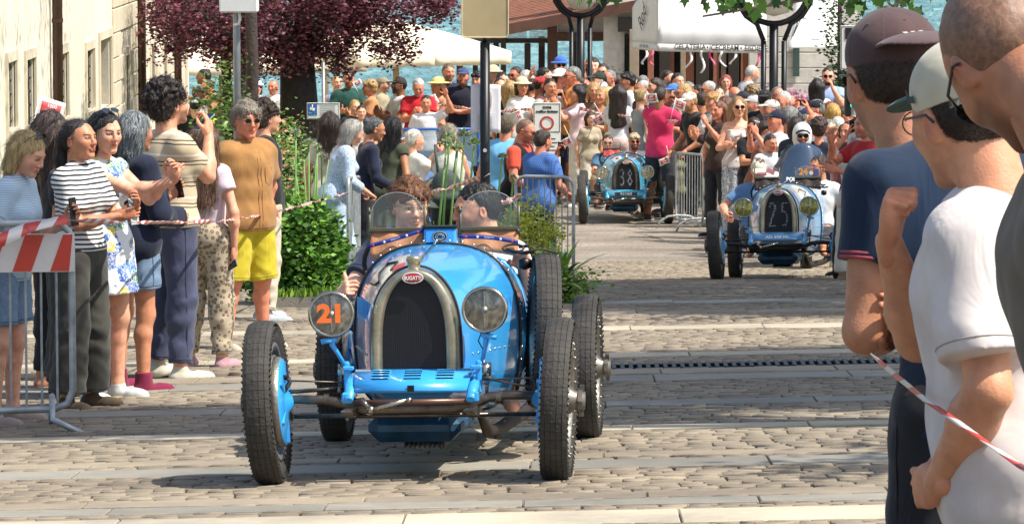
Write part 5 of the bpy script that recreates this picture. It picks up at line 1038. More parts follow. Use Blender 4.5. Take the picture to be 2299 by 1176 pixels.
# leafy shrub beside the awning
sh = thing('climbing_shrub', 'dark green climbing shrub between the side awning and the warning sign', 'shrub', on(1882, 80)); g_ = np.random.default_rng(5); leaves('leaves', clumps(g_, (0, 0, 2.7), (.25, .25, 1.7), 60, 30, .12), .09, ['#2f4a22', '#3c5c2b', '#24391a'], sh, seed=5); MB().tube([(0, 0, -.1), (0, 0, 3.5)], .04, 8).build('stem', mat('bark#3a2f2c', '#3a2f2c'), sh)
bs = thing('dark_bush', 'dark glossy bush with a few white blooms in front of the ice cream parlour', 'bush', on(1450, 82)); leaves('leaves', np.concatenate([clumps(g_, (0, 0, .9), (.9, .4, .9), 90, 30, .12), clumps(g_, (2.2, 0, .8), (.7, .4, .8), 60, 30, .12), clumps(g_, (-.6, 0, 1.5), (.3, .3, .5), 30, 30, .1)]), .09, ['#24381c', '#2f4a22', '#1c2c15'], bs, seed=6); leaves('blooms', clumps(g_, (2.2, -.3, 1.5), (.5, .3, .2), 8, 8, .03), .07, ['#e8e6de'], bs, seed=7)
pk = thing('pink_flower_bush', 'bush of pink flowers beside the right lamp post behind the crowd', 'flowers', on(1745, 74)); leaves('blooms', clumps(g_, (0, 0, 1.55), (.75, .3, .28), 60, 40, .09), .07, ['#c990ab', '#d8a7bd', '#b87a98'], pk, seed=8); leaves('leaves', clumps(g_, (0, 0, .8), (.8, .3, .8), 50, 25, .12), .09, GRN, pk, seed=8)
# ================================================================ the racing cars
def paint(name, c):
    m = mat(name, c, .28, 0, var=.05, vs=3, coat=.9, spec=.5); return m
M_TYR = mat('tyre_rubber', '#3a3733', .8, var=.3, vs=7, bump=.35, bs=70); M_ALU = mat('cast_aluminium', '#9b978f', .42, .8, var=.25, vs=9, bump=.2); M_CHR = mat('nickel', '#b9b4a8', .18, 1, var=.15, vs=12); M_STL = mat('oily_steel', '#6f665c', .38, .85, var=.4, vs=10)
M_OIL = mat('dark_casting', '#35332f', .6, .4, var=.4, vs=9, bump=.3); M_BRS = mat('old_nickel', '#bdb49c', .28, .8, var=.3, vs=7); M_LEA = mat('tan_leather', '#b98058', .55, var=.10, vs=8, bump=.15); M_DKL = mat('dark_leather', '#32231c', .6)
def clear(name, c, a, rough=.05):
    m, nt, N, L, b = nodes(name); b.inputs['Base Color'].default_value = (*col(c), 1); b.inputs['Roughness'].default_value = rough
    tr = N.new('ShaderNodeBsdfTransparent'); tr.inputs[0].default_value = (.93, .95, .95, 1); mx = N.new('ShaderNodeMixShader'); mx.inputs[0].default_value = a; L.new(tr.outputs[0], mx.inputs[1]); L.new(b.outputs[0], mx.inputs[2]); L.new(mx.outputs[0], N['Material Output'].inputs[0]); return m
M_SCR = clear('perspex', '#b4bcbc', .12)
def mesh_mat():
    m, nt, N, L, b = nodes('core_mesh'); tc = N.new('ShaderNodeTexCoord'); v = N.new('ShaderNodeTexVoronoi'); v.inputs['Scale'].default_value = 115; v.inputs['Randomness'].default_value = .12; L.new(tc.outputs['Object'], v.inputs['Vector'])
    rp = N.new('ShaderNodeValToRGB'); L.new(v.outputs['Distance'], rp.inputs[0]); rp.color_ramp.elements[0].color = (.004, .004, .006, 1); rp.color_ramp.elements[0].position = .35; rp.color_ramp.elements[1].color = (.020, .020, .027, 1); rp.color_ramp.elements[1].position = .6
    L.new(rp.outputs[0], b.inputs['Base Color']); b.inputs['Roughness'].default_value = .45; b.inputs['Metallic'].default_value = .3; bp = N.new('ShaderNodeBump'); bp.inputs['Distance'].default_value = .002; bp.inputs['Strength'].default_value = .5; L.new(v.outputs['Distance'], bp.inputs['Height']); L.new(bp.outputs[0], b.inputs['Normal']); return m
M_CORE = mesh_mat()
def lens_mat(name, c):
    m, nt, N, L, b = nodes(name); tc = N.new('ShaderNodeTexCoord'); n1 = N.new('ShaderNodeTexNoise'); n1.inputs['Scale'].default_value = 14; n1.inputs['Detail'].default_value = 5; n1.inputs['Distortion'].default_value = 1.5; L.new(tc.outputs['Object'], n1.inputs['Vector'])
    rp = N.new('ShaderNodeValToRGB'); L.new(n1.outputs['Fac'], rp.inputs[0]); k = col(c); rp.color_ramp.elements[0].position = .38; rp.color_ramp.elements[0].color = (*(x * .45 for x in k), 1); rp.color_ramp.elements[1].position = .68; rp.color_ramp.elements[1].color = (*(min(1, x * 1.7) for x in k), 1)
    L.new(rp.outputs[0], b.inputs['Base Color']); b.inputs['Roughness'].default_value = .25; b.inputs['Metallic'].default_value = .55; b.inputs['Coat Weight'].default_value = 1; return m
RT, TW = .37, .064
WM = {}
def wheel_meshes(blue):
    if blue in WM: return WM[blue]
    t = MB(); pr = []
    for k in range(17):
        a = math.pi * k / 16; pr.append((.298 + .064 * math.sin(a) ** .8, -TW * math.cos(a) * (1. if .2 < a / math.pi < .8 else .92)))
    t.lathe([(.262, -.045)] + pr + [(.262, .045)], n=56, axis='X')
    N_ = 58
    for i in range(N_):
        g = 2 * math.pi * i / N_
        for j, (x0, w_, rr, tl) in enumerate(((-.047, .0220, .3545, .5), (-.0245, .0238, .3605, .2), (0, .0238, .3618, 0), (.0245, .0238, .3605, -.2), (.047, .0220, .3545, -.5))):
            rot = Matrix.Rotation(g + (0 if j % 2 else math.pi / N_ * .0), 3, 'X') @ Matrix.Rotation(-tl, 3, 'Y'); c = Matrix.Rotation(g, 3, 'X') @ Vector((x0, 0, rr)); t.box(c, (w_, .0378, .0085), rot)
    for i in range(72):
        g = 2 * math.pi * i / 72
        for s in (-1, 1): c = Matrix.Rotation(g, 3, 'X') @ Vector((s * .0615, 0, .325)); t.box(c, (.004, .008, .028), Matrix.Rotation(g, 3, 'X') @ Matrix.Rotation(s * .25, 3, 'Y'))
    r = MB(); r.lathe([(.255, -.05), (.268, -.048), (.262, -.036), (.245, -.02), (.245, .02), (.262, .036), (.268, .048), (.255, .05), (.238, .045), (.235, -.045), (.255, -.05)], n=40, axis='X')
    for i in range(8):
        g = 2 * math.pi * i / 8; M = Matrix.Rotation(g, 3, 'X'); P = []
        for x_, z_, w_ in ((.035, .055, .034), (.030, .15, .026), (.012, .245, .036)):
            P += [M @ Vector((x_ - .006, -w_, z_)), M @ Vector((x_ - .006, w_, z_)), M @ Vector((x_ + .008, w_, z_)), M @ Vector((x_ + .008, -w_, z_))]
        F = []
        for k in (0, 4): F += [(k + a, k + (a + 1) % 4, k + 4 + (a + 1) % 4, k + 4 + a) for a in range(4)]
        r.add(P, F)
    for i in range(24): g = 2 * math.pi * i / 24; r.lathe([(0, .0), (.006, .001), (.006, .012), (0, .013)], Matrix.Rotation(g, 3, 'X') @ Vector((.046, 0, .252)), 6, 'X')
    h = MB(); h.lathe([(.06, .0), (.062, .05), (.045, .07), (.040, .115), (.001, .118)], n=20, axis='X'); h.lathe([(.052, .085), (.052, .105)], n=8, axis='X', smooth=False)
    for i in range(2): h.box(Matrix.Rotation(i * math.pi, 3, 'X') @ Vector((.10, 0, .055)), (.02, .02, .03))
    d = MB(); d.lathe([(.02, -.035), (.19, -.038), (.20, -.045), (.203, -.06), (.196, -.075)], n=40, axis='X')
    for k in range(4): d.lathe([(.203, -.045 + k * .011), (.213, -.042 + k * .011), (.213, -.039 + k * .011), (.203, -.036 + k * .011)], n=40, axis='X')
    p = MB(); p.lathe([(.196, -.074), (.19, -.080), (.12, -.088), (.05, -.095), (.02, -.12), (.001, -.12)], n=36, axis='X')
    for i in range(6): g = i * 1.047; p.box(Matrix.Rotation(g, 3, 'X') @ Vector((-.086, 0, .13)), (.012, .014, .10), Matrix.Rotation(g, 3, 'X'))
    WM[blue] = dict(tyre=t.mesh('tyre', M_TYR), rim=r.mesh('rim', M_ALU), hub=h.mesh('hub', mat('hub_metal', '#77726a', .45, .7, var=.3, vs=12)), brake_drum=d.mesh('brake_drum', M_ALU), brake_plate=p.mesh('brake_plate', MATS[blue])); return WM[blue]
def wheel(parent, blue, loc, side, camber=0, yaw=0, drum=True, name='wheel', roll=0):
    W = wheel_meshes(blue); o = link(name, W['rim'], parent, loc); o.rotation_euler = (roll, R(camber) * 1., R(yaw) + (0 if side > 0 else math.pi)); o.rotation_mode = 'XYZ'
    if side < 0: o.rotation_euler = (roll, R(camber) * 1., math.pi + R(yaw))
    for k in ('tyre', 'hub') + (('brake_drum', 'brake_plate') if drum else ()): link(k, W[k], o)
    return o
def lerp_prof(a, b, t): return [(p[0] + (q[0] - p[0]) * t, p[1] + (q[1] - p[1]) * t) for p, q in zip(a, b)]
PR = [(0, .955), (.06, .943), (.108, .91), (.147, .86), (.174, .80), (.190, .73), (.197, .64), (.198, .55), (.196, .48), (.17, .40), (.10, .36), (0, .355)]
PC = [(0, 1.035), (.12, 1.026), (.22, .995), (.30, .935), (.355, .845), (.385, .735), (.392, .60), (.385, .48), (.365, .38), (.30, .28), (.16, .24), (0, .235)]
PT = [(0, .90), (.04, .895), (.08, .87), (.11, .82), (.125, .76), (.13, .70), (.13, .62), (.125, .55), (.11, .48), (.08, .42), (.04, .38), (0, .37)]
def closed(pr, y, top=1.): return [(x, y, z) for x, z in pr] + [(-x, y, z) for x, z in pr[-2:0:-1]]
def smooth_ring(pr, n=44):
    """closed section resampled by a Catmull-Rom curve"""
    P = [(x, z) for x, z in pr] + [(-x, z) for x, z in pr[-2:0:-1]]; m = len(P); out = []
    for k in range(n):
        f = k / n * m; i = int(f); t = f - i; p = [P[(i + j - 1) % m] for j in range(4)]
        out.append(tuple(.5 * (2 * p[1][c] + (p[2][c] - p[0][c]) * t + (2 * p[0][c] - 5 * p[1][c] + 4 * p[2][c] - p[3][c]) * t * t + (3 * p[1][c] - p[0][c] - 3 * p[2][c] + p[3][c]) * t ** 3) for c in (0, 1)))
    return out
def car(label, cf, cr, blue, spec):
    """cf, cr: ground points under the middle of the front and rear axles"""
    cf, cr = Vector(cf), Vector(cr); yv = (cr - cf).normalized(); xv = yv.cross(Vector((0, 0, 1))).normalized(); rollv = spec.get('roll', .02); xv = (xv + Vector((0, 0, rollv))).normalized(); zv = xv.cross(yv).normalized(); xv = yv.cross(zv)
    t = thing('racing_car', label, 'racing car', cf); sc_ = spec.get('scale', 1)
    t.matrix_world = Matrix.Translation(cf) @ Matrix((xv, yv, zv)).transposed().to_4x4() @ Matrix.Scale(sc_, 4)
    B = MATS[blue]; Dk = spec.get('dark', M_STL); WB = 2.42
    # bonnet, scuttle, cockpit sides and tail
    b = MB(); N_ = 44; st = 10
    def sec(y):
        if y < 1.2: f = max(0, (y - .19) / 1.01); return smooth_ring(lerp_prof(PR, PC, f ** .82), N_)
        if y < 2.2: return smooth_ring(PC, N_)
        f = (y - 2.2) / 1.5; return smooth_ring(lerp_prof(PC, PT, min(1, f) ** 1.3), N_)
    ys = [.19 + (1.17 - .19) * i / st for i in range(st + 1)]; V = []
    for y in ys: V += [(x, y, z) for x, z in sec(y)]
    F = [(j * N_ + i, j * N_ + (i + 1) % N_, (j + 1) * N_ + (i + 1) % N_, (j + 1) * N_ + i) for j in range(st) for i in range(N_)]; F.append(tuple(range(N_)))
    b.add(V, F[:-1], True); b.add(V[:N_], [tuple(range(N_))]); b.build('bonnet', B, t)
    s = MB(); ys = [1.18, 1.24, 1.34, 1.46]; V = []
    for y in ys: V += [(x * 1.012, y, (z - .6) * 1.015 + .6 - max(0, y - 1.24) * .1 * (z > .9)) for x, z in sec(1.2)]
    s.add(V, [(j * N_ + i, j * N_ + (i + 1) % N_, (j + 1) * N_ + (i + 1) % N_, (j + 1) * N_ + i) for j in range(3) for i in range(N_)], True); s.build('scuttle', B, t)
    c = MB(); V = []; ys = [1.46, 1.6, 1.8, 2.0, 2.2, 2.4]; n_ = 0
    for y in ys:
        rg = [(x, z) for x, z in sec(y)]; zc = .97 - .05 * math.sin((y - 1.4) * 3.1); rg = [(x * 1.012, min(z, zc)) for x, z in rg]; V += [(x, y, z) for x, z in rg]
    keep = [i for i in range(N_) if not (min(V[i][2], V[(i + 1) % N_][2]) > .90 and abs(V[i][0]) < .30 and abs(V[(i + 1) % N_][0]) < .30)]
    c.add(V, [(j * N_ + i, j * N_ + (i + 1) % N_, (j + 1) * N_ + (i + 1) % N_, (j + 1) * N_ + i) for j in range(5) for i in keep], True); solidify(c.build('cockpit', B, t), .012)
    MB().box((0, 1.72, .42), (.66, .75, .06), bev=.02).build('seat', M_DKL, t); MB().box((0, 2.12, .62), (.62, .12, .5), Matrix.Rotation(-.2, 3, 'X'), bev=.04).build('seat_back', M_DKL, t)
    tl = MB(); V = []; ys = [2.38, 2.6, 2.9, 3.2, 3.5, 3.7]
    for y in ys:
        f = (y - 2.38) / 1.32; V += [(x * (1 - .25 * f * f), y, z) for x, z in sec(y)]
    tl.add(V, [(j * N_ + i, j * N_ + (i + 1) % N_, (j + 1) * N_ + (i + 1) % N_, (j + 1) * N_ + i) for j in range(5) for i in range(N_)], True); tl.add(V[:N_], [tuple(range(N_))]); tl.add(V[-N_:], [tuple(reversed(range(N_)))]); tl.build('tail', B, t)
    for y, k in ((1.172, 1.006), (.195, 1.03)): e = MB(); e.tube([(x * k, y, (z - .6) * k + .6) for x, z in smooth_ring(PC if y > 1 else PR, 60) if z > (.3 if y > 1 else .42)], .006, 6); e.build('edge_beading', M_DKL, t)
    hg = MB(); hg.tube([(0, .2, .958), (0, .6, .997), (0, 1.16, 1.040)], .006, 6); hg.build('bonnet_hinge', M_CHR, t)
    rv = MB()
    for x, z in smooth_ring(PC, 44):
        if z > .45: rv.lathe([(0, .008), (.006, .004), (.007, 0)], (x * 1.018, 1.21, (z - .6) * 1.018 + .604), 6)
    for y in [.35 + .09 * i for i in range(9)]:
        for sx in (-1, 1):
            f = max(0, (y - .19) / 1.01) ** .82; pr = lerp_prof(PR, PC, f); rv.lathe([(0, -.006), (.006, 0), (0, .006)], (sx * (pr[6][0] + .001), y, .56), 6)
    tag(rv.build('rivets', M_CHR, t), kind='stuff')
    # side louvres and lower side seam
    for sx in (-1, 1):
        for i in range(12):
            lv = MB()
            y = .42 + i * .058; f = ((y - .19) / 1.01) ** .82; pr = lerp_prof(PR, PC, f); lv.box((sx * (pr[5][0] + .000), y, .73), (.006, .010, .13), bev=.002); lv.build('side_louvre', B, t)
    # radiator
    ra = MB(); inn = [(x * .73, .50 + (z - .50) * .93) for x, z in PR]; O_ = smooth_ring(PR, 60); I_ = smooth_ring(inn, 60); L0 = [(x, .20, z) for x, z in O_]; V = [(x, y, z) for y, S_ in ((.20, O_), (.11, O_), (.085, [(x * .97, (z - .6) * .97 + .6) for x, z in O_]), (.09, I_), (.12, I_)) for x, z in S_]
    V = [(x, y, max(z, .487)) for x, y, z in V]; ra.add(V, [(j * 60 + i, (j + 1) * 60 + i, (j + 1) * 60 + (i + 1) % 60, j * 60 + (i + 1) % 60) for j in range(4) for i in range(60)], True); rad = ra.build('radiator_shell', spec.get('shell', M_BRS), t)
    MB().add([(x, .114, max(z, .49)) for x, z in I_], [tuple(reversed(range(60)))]).build('radiator_core', M_CORE, rad)
    cp_ = MB(); cp_.lathe([(.001, 1.012), (.030, 1.010), (.034, 1.0), (.034, .985), (.028, .982), (.028, .955), (.036, .945)], (0, .15, 0), 20); cp_.lathe([(.035, .986), (.036, .999)], (0, .15, 0), 12, smooth=False); cp_.build('filler_cap', M_BRS, rad)
    bd = MB(); zb_ = .915; bd.grid(lambda u, v: (.046 * math.cos(u * 6.2832) * v, .079 - .004 * (1 - v * v), zb_ + .0235 * math.sin(u * 6.2832) * v), 28, 4); bd.build('badge', mat('badge_red', '#a51f26', .25, coat=1), rad)
    rb = MB(); rb.tube([(.046 * math.cos(a), .079, zb_ + .0235 * math.sin(a)) for a in [i * 6.2832 / 28 for i in range(28)]], .0022, 6, closed=True); rb.build('badge_rim', M_WHT, rad); text('BUGATTI', .0235, M_WHT, rad, (0, .073, zb_ - .001), ext=.0008, sx=.82, bold=.0006)
    if spec.get('core_no'): core_number(spec['core_no'], rad)
    # apron between the dumb irons, with louvres
    W2 = .272; ap = MB(); P = [(.15, .508), (.11, .506), (.03, .490), (-.05, .455), (-.085, .425), (-.08, .412)]
    V = [(sx * W2 * (1 - .02 * i), y, z) for i, (y, z) in enumerate(P) for sx in (-1, 1)]; ap.add(V, [(2 * i, 2 * i + 1, 2 * i + 3, 2 * i + 2) for i in range(5)], True); apo = ap.build('apron', B, t); solidify(apo, .006, 1)
    if not spec.get('plate'):
        for gx in (-.145, 0, .145):
            for k in range(4):
                f = (k + .6) / 4.4; y = .09 - .12 * f; z = .5035 - .020 * f - .024 * f * f
                m = MB(); m.box((gx, y, z + .001), (.085 if gx else .075, .014, .010), Matrix.Rotation(.35, 3, 'X'), bev=.003); m.build('louvre', B, apo); m = MB(); m.box((gx, y - .0085, z + .000), (.074, .004, .0075)); m.build('louvre_slot', M_BLK, apo)
        MB().box((0, -.083, .432), (.03, .012, .028)).build('notch', M_BLK, apo)
    else: text(spec['plate'][0], spec['plate'][1], M_WHT, apo, (0, -.088, .452), (R(62), 0, 0), bold=.001, sx=1.1)
    if spec.get('plate') and spec['plate'][2]: MB().box((0, -.082, .450), (.34, .006, .055), Matrix.Rotation(R(-28), 3, 'X')).build('number_plate', M_INK, apo)
    # chassis, springs, axle, steering
    ch = MB()
    for sx in (-1, 1):
        ch.tube([(sx * .27, -.15, .385), (sx * .275, -.02, .44), (sx * .27, .12, .47), (sx * .25, .5, .45), (sx * .30, 1.4, .40), (sx * .33, 2.6, .42)], [.014, .020, .024, .032, .035, .03], 8, sq=1.4); ch.box((sx * .295, .02, .475), (.026, .04, .15), bev=.008); ch.box((sx * .285, -.10, .395), (.04, .05, .05), bev=.008); ch.box((sx * .285, -.01, .52), (.05, .03, .02), bev=.005)
    ch.build('chassis', B, t)
    for sx in (-1, 1):
        sp = MB()
        for k in range(5): L_ = .34 - k * .055; sp.box((sx * .27, .06, .345 - k * .009), (.042, 2 * L_, .0075), bev=.002)
        sp.box((sx * .27, 0, .335), (.055, .05, .075), bev=.008); sp.build('leaf_spring', Dk, t)
    ax_ = MB(); ax_.tube([(-.585, 0, .385), (-.40, 0, .38), (-.30, -.01, .362), (-.22, -.01, .338), (.19, -.01, .338), (.27, -.01, .355), (.34, 0, .385), (.42, 0, .395), (.585, 0, .388)], [.018, .021, .022, .024, .024, .022, .022, .022, .018], 12)
    for sx in (-1, 1): ax_.lathe([(.03, -.05), (.03, .05)], (sx * .59, 0, .37), 12); ax_.lathe([(.026, -.012), (.026, .012)], (sx * .385, 0, .381), 12, 'X'); ax_.box((sx * .27, -.005, .362), (.05, .055, .05), bev=.01)
    ax_.build('front_axle', Dk, t)
    ct = MB(); ct.tube([(-.25, -.12, .372), (.27, -.12, .376)], .014, 10); ct.build('cross_tube', spec.get('tube', M_STL), t)
    tr = MB(); tr.tube([(-.56, .11, .30), (.56, .11, .30)], .011, 8); tr.build('track_rod', Dk, t)
    for sx in (-1, 1): m = MB(); m.tube([(sx * .56, .11, .30), (sx * .575, .03, .345)], .014, 8); m.lathe([(0, -.02), (.02, 0), (0, .02)], (sx * .56, .11, .30), 8); m.build('steering_arm', Dk, t)
    dl = MB(); dl.tube([(.60, 0, .47), (.30, .02, .46)], .004, 6); dl.tube([(.31, .0, .47), (.57, .0, .42)], .005, 6); dl.build('brake_rod', Dk, t); dl = MB(); dl.tube([(-.56, .02, .415), (-.28, .05, .43)], .009, 8); dl.tube([(-.60, 0, .47), (-.30, .02, .455)], .004, 6)
    dl.tube([(-.28, .05, .43), (-.25, .10, .48), (-.18, .2, .5)], .017, 8); dl.lathe([(0, -.025), (.024, 0), (0, .025)], (-.285, .045, .432), 10); dl.build('steering_link', Dk, t)
    for sx in (-1, 1): br = MB(); br.tube([(sx * .58, -.06, .40), (sx * .54, -.05, .47), (sx * .575, -.05, .485)], .010, 6); br.box((sx * .575, -.05, .49), (.05, .03, .012)); br.build('brake_lever', M_OIL, t)
    sh = MB(); sh.add(*[[(-.235, -.145, .395), (-.205, -.145, .40), (-.155, -.15, .345), (-.18, -.15, .335)], [(0, 1, 2, 3)]]); solidify(sh.build('shock_strap', M_DKL, t), .008)
    sa = MB(); sa.tube([(-.215, -.15, .395), (-.172, -.155, .345)], .009, 6, sq=.5); sa.tube([(-.172, -.155, .345), (-.005, -.15, .385)], .010, 8, sq=.6); sa.lathe([(0, -.17), (.017, -.165), (.017, -.14), (0, -.135)], (-.172, 0, .345), 12, 'Y'); sa.lathe([(0, -.165), (.013, -.16), (.013, -.135)], (0, 0, .386), 12, 'Y'); sa.build('shock_arm', M_CHR, t)
    for sx in (-1, 1): fs = MB(); fs.lathe([(0, .03), (.034, .028), (.036, 0), (.034, -.028), (0, -.03)], (sx * .315, .10, .50), 16, 'X'); fs.box((sx * .33, .05, .45), (.012, .13, .03), Matrix.Rotation(.7, 3, 'X')); fs.build('friction_damper', M_CHR, t)
    # sump and exhaust
    su = MB(); su.box((-.02, .60, .235), (.42, .8, .13), bev=.05); su.build('sump', mat('sump_blue', '#27506e', .45, .2, var=.4, vs=9), t); fn = MB()
    for k in range(9): fn.box((-.07 + k * .022, .5, .165), (.006, .4, .05))
    fn.box((.06, .55, .18), (.03, .3, .08), bev=.01); tag(fn.build('sump_fins', M_OIL, t), kind='stuff')
    ex = MB(); ex.tube([(.24, .75, .26), (.26, .85, .17), (.29, 1.1, .16), (.36, 1.9, .19), (.40, 3.2, .25)], [.022, .028, .032, .032, .030], 12); ex.build('exhaust_pipe', mat('pipe_brown', '#403831', .6, .5, var=.3), t)
    ra2 = MB(); ra2.tube([(-.62, WB, .37), (.62, WB, .37)], .035, 10); ra2.lathe([(.04, -.1), (.13, -.03), (.13, .03), (.04, .1)], (0, WB, .37), 16, 'X'); ra2.build('rear_axle', M_OIL, t)
    # wheels
    wheel(t, blue, (-.652, 0, .37), -1, 2.6); wheel(t, blue, (.652, 0, .37), 1, 2.6); wheel(t, blue, (-.632, WB, .37), -1, .3, roll=.2); wheel(t, blue, (.632, WB, .37), 1, .3, roll=.35)
    if spec.get('spare', 1): wheel(t, blue, (.50, 1.22, .615), 1, 3, 8, drum=False, name='spare_wheel', roll=.2); m = MB(); m.tube([(.39, 1.14, .985), (.5, 1.17, 1.005), (.575, 1.2, .98)], .005, 6, sq=2.5); m.build('spare_strap', M_DKL, t)
    # headlamps
    lm = lens_mat('lens_' + blue, spec.get('lens', '#77746a'))
    for k, (hx, hz) in enumerate(((-.362, .760), (.325, .772))):
        h = thing_part('headlight', t, (hx, .04, hz)); h.rotation_euler = (0, 0, R(-3 if k else 4))
        m = MB(); m.lathe([(.001, .16), (.03, .155), (.07, .11), (.094, .05), (.100, .0), (.103, -.008)], n=36, axis='Y'); m.build('bowl', B if spec.get('bowl') else M_CHR, h)
        m = MB(); m.lathe([(.090, -.014), (.094, -.020), (.101, -.018), (.105, -.008), (.103, .002)], n=40, axis='Y'); m.build('rim', M_CHR, h)
        m = MB(); m.lathe([(.0, -.026), (.03, -.025), (.06, -.021), (.091, -.014)], n=36, axis='Y'); m.build('glass', lm, h)
        m = MB(); m.box((0, -.024, .0), (.008, .006, .16), bev=.002); m.lathe([(0, -.034), (.014, -.030), (.018, -.02)], (0, 0, 0), 12, 'Y'); m.build('bulb_bar', M_ALU, h)
        if k == 0 and spec.get('lamp_no'): text(spec['lamp_no'], .108, mat('orange_vinyl', '#e8702c', .5, var=.03), h, (-.002, -.032, 0), bold=.0055, sx=1.12)
        s_ = 1 if k else -1; m = MB(); xx = s_ * .30 - hx; m.tube([(0, .02, -.10), (0, .02, -.14), (-s_ * .0 + xx * .3, .03, -.17), (xx, .05, -.25)], [.018, .013, .010, .011], 10); m.lathe([(.02, -.01), (.026, 0), (.02, .01)], (0, .02, -.115), 12); m.tube([(0, .0, -.115), (.05 * s_, -.0, -.125)], .012, 8); m.build('bracket', B, h)
        w_ = MB(); w_.tube([(-.02, .02, -.10), (-.035, .02, -.14), (-.01, .03, -.19), (xx * .8, .06, -.24)], .003, 5); w_.build('cable', M_BLK, h)
    hr = MB(); hr.tube([(-.46, .25, .80), (-.40, .28, .74), (-.33, .3, .70)], .007, 6); hr.lathe([(0, -.018), (.014, -.012), (.014, .012), (0, .018)], (-.465, .25, .806), 8); hr.build('horn_lever', M_BLK, t)
    # windscreens
    for k, (x0, x1) in enumerate(((-.335, -.075), (.10, .375))):
        sc = spec.get('screens', (1, 1))[k]
        if not sc: continue
        s_ = thing_part('windscreen', t, (0, 1.40, 0)); xm, hw = (x0 + x1) / 2, (x1 - x0) / 2; zb = 1.105; zt = spec.get('scr', 1.275); g = []
        for i in range(17): a = math.pi * i / 16; g.append((xm - hw * math.cos(a) * 1.0, 0, zb + (zt - zb) * math.sin(a) ** .62))
        MB().add(g, [tuple(range(17))]).build('glass', M_SCR, s_); fr = MB(); fr.tube(g, .0018, 5); fr.build('glass_edge', clear('edge_glass', '#c4c8c4', .55), s_)
        bf = MB(); bf.box((xm, 0, zb - .008), (2 * hw + .02, .014, .018), bev=.003); bf.tube([(x0, 0, zb - .09), (x0 - .005, 0, zb + .10)], .006, 6); bf.tube([(x1, 0, zb - .05), (x1 + .003, 0, zb + .10)], .006, 6)
        for q in (x0, x1): bf.lathe([(0, -.01), (.010, 0), (0, .01)], (q, -.01, zb + .08 if q == x0 else zb - .02), 8)
        bf.build('frame', mat('olive_frame', '#5c5a48', .4, .4), s_)
        zlo = [.96, 1.01] if k == 0 else [1.01, .965]; lp = MB(); lp.grid(lambda u, v: (x0 + (x1 - x0) * u, .006 - .04 * (1 - v) + .006 * math.sin(u * 12), (zlo[0] + (zlo[1] - zlo[0]) * u) * (1 - v) + (zb - .016) * v), 14, 4); solidify(lp.build('leather_flap', spec.get('flap', (M_LEA, M_LEA))[k], s_), .006)
        if spec.get('lanyard'):
            la = MB(); q0, q1 = ((x0 - .01, zb - .085), (x1 - .0, zb - .01)) if k == 0 else ((x0 + .0, zb - .045), (x1 - .0, zb - .075)); la.grid(lambda u, v: (q0[0] + (q1[0] - q0[0]) * u, -.042 + .003 * math.sin(u * 15), q0[1] + (q1[1] - q0[1]) * u + .010 * math.sin(u * 3.14) * (1 if k else -.3) + .020 * (v - .5)), 16, 1)
            l_ = la.build('lanyard', mat('lanyard_blue', '#20307c', .6), s_); solidify(l_, .003)
            for i in range(5): u = .1 + .2 * i; MB().lathe([(.0, -.002), (.0065, 0)], (q0[0] + (q1[0] - q0[0]) * u, -.048, q0[1] + (q1[1] - q0[1]) * u + .010 * math.sin(u * 3.14) * (1 if k else -.3)), 8, 'Y').build('print_dot', M_WHT if i % 2 else mat('dot_red', '#c24a50', .6), s_) if i != 2 else text('BUGATTI', .011, M_WHT, s_, (q0[0] + (q1[0] - q0[0]) * u, -.049, q0[1] + (q1[1] - q0[1]) * u + .010 * (1 if k else -.3)), (R(90), -math.atan2(q1[1] - q0[1], q1[0] - q0[0]), 0))
        if spec.get('stickers') and k < 2: spec['stickers'](s_, k, x0, x1, zb)
    if spec.get('gauge', 1):
        g = MB(); g.box((.005, 1.38, 1.055), (.155, .10, .10), bev=.012); gb = g.build('mirror_box', B, t); m = MB(); m.box((.005, 1.385, 1.108), (.165, .12, .012), bev=.004); m.build('box_lid', M_BLK, gb)
        m = MB(); m.grid(lambda u, v: (.005 + .038 * math.cos(u * 6.2832) * v, 1.328, 1.062 + .028 * math.sin(u * 6.2832) * v), 24, 1); m.build('emblem', mat('emblem_grey', '#31414f', .4), gb)
        m = MB()
        for rr in (.9, .55): m.tube([(.005 + .038 * rr * math.cos(a), 1.326, 1.062 + .028 * rr * math.sin(a)) for a in [i * .3927 for i in range(16)]], .0015, 4, closed=True)
        for i in range(5): m.tube([(.005 + .014 * math.cos(a), 1.325, 1.062 + .011 * math.sin(a)) for a in [i * 1.2566 + j * .8 for j in range(3)]], .001, 4)
        m.build('emblem_print', mat('emblem_pale', '#9fb3bd', .5), gb)
    mr = MB(); mr.tube([(.385, 1.30, 1.01), (.43, 1.28, 1.015)], .008, 6); mr.lathe([(0, -.03), (.03, -.02), (.03, .02), (0, .03)], (.41, 1.30, .93), 10); mr.tube([(.33, 1.24, 1.0), (.36, 1.2, .99), (.42, 1.2, .985), (.46, 1.22, .99)], .009, 6); mr.build('side_fittings', M_BLK, t)
    cd = MB(); cd.tube([(.36 + .05 * math.cos(a), 1.26 + .02 * math.sin(a), 1.005 + .018 * math.sin(a)) for a in [i * .5236 for i in range(12)]], .006, 6, closed=True); cd.build('strap_loop', M_DKL, t)
    wh = MB(); wh.tube([(-.20 + .19 * math.cos(a), 1.60 - .06 * math.sin(a), .93 + .15 * math.sin(a)) for a in [i * 6.283 / 28 for i in range(28)]], .012, 8, closed=True); wh.tube([(-.20, 1.6, .93), (-.2, 1.4, .88)], .015, 8); wh.build('steering_wheel', M_OIL, t)
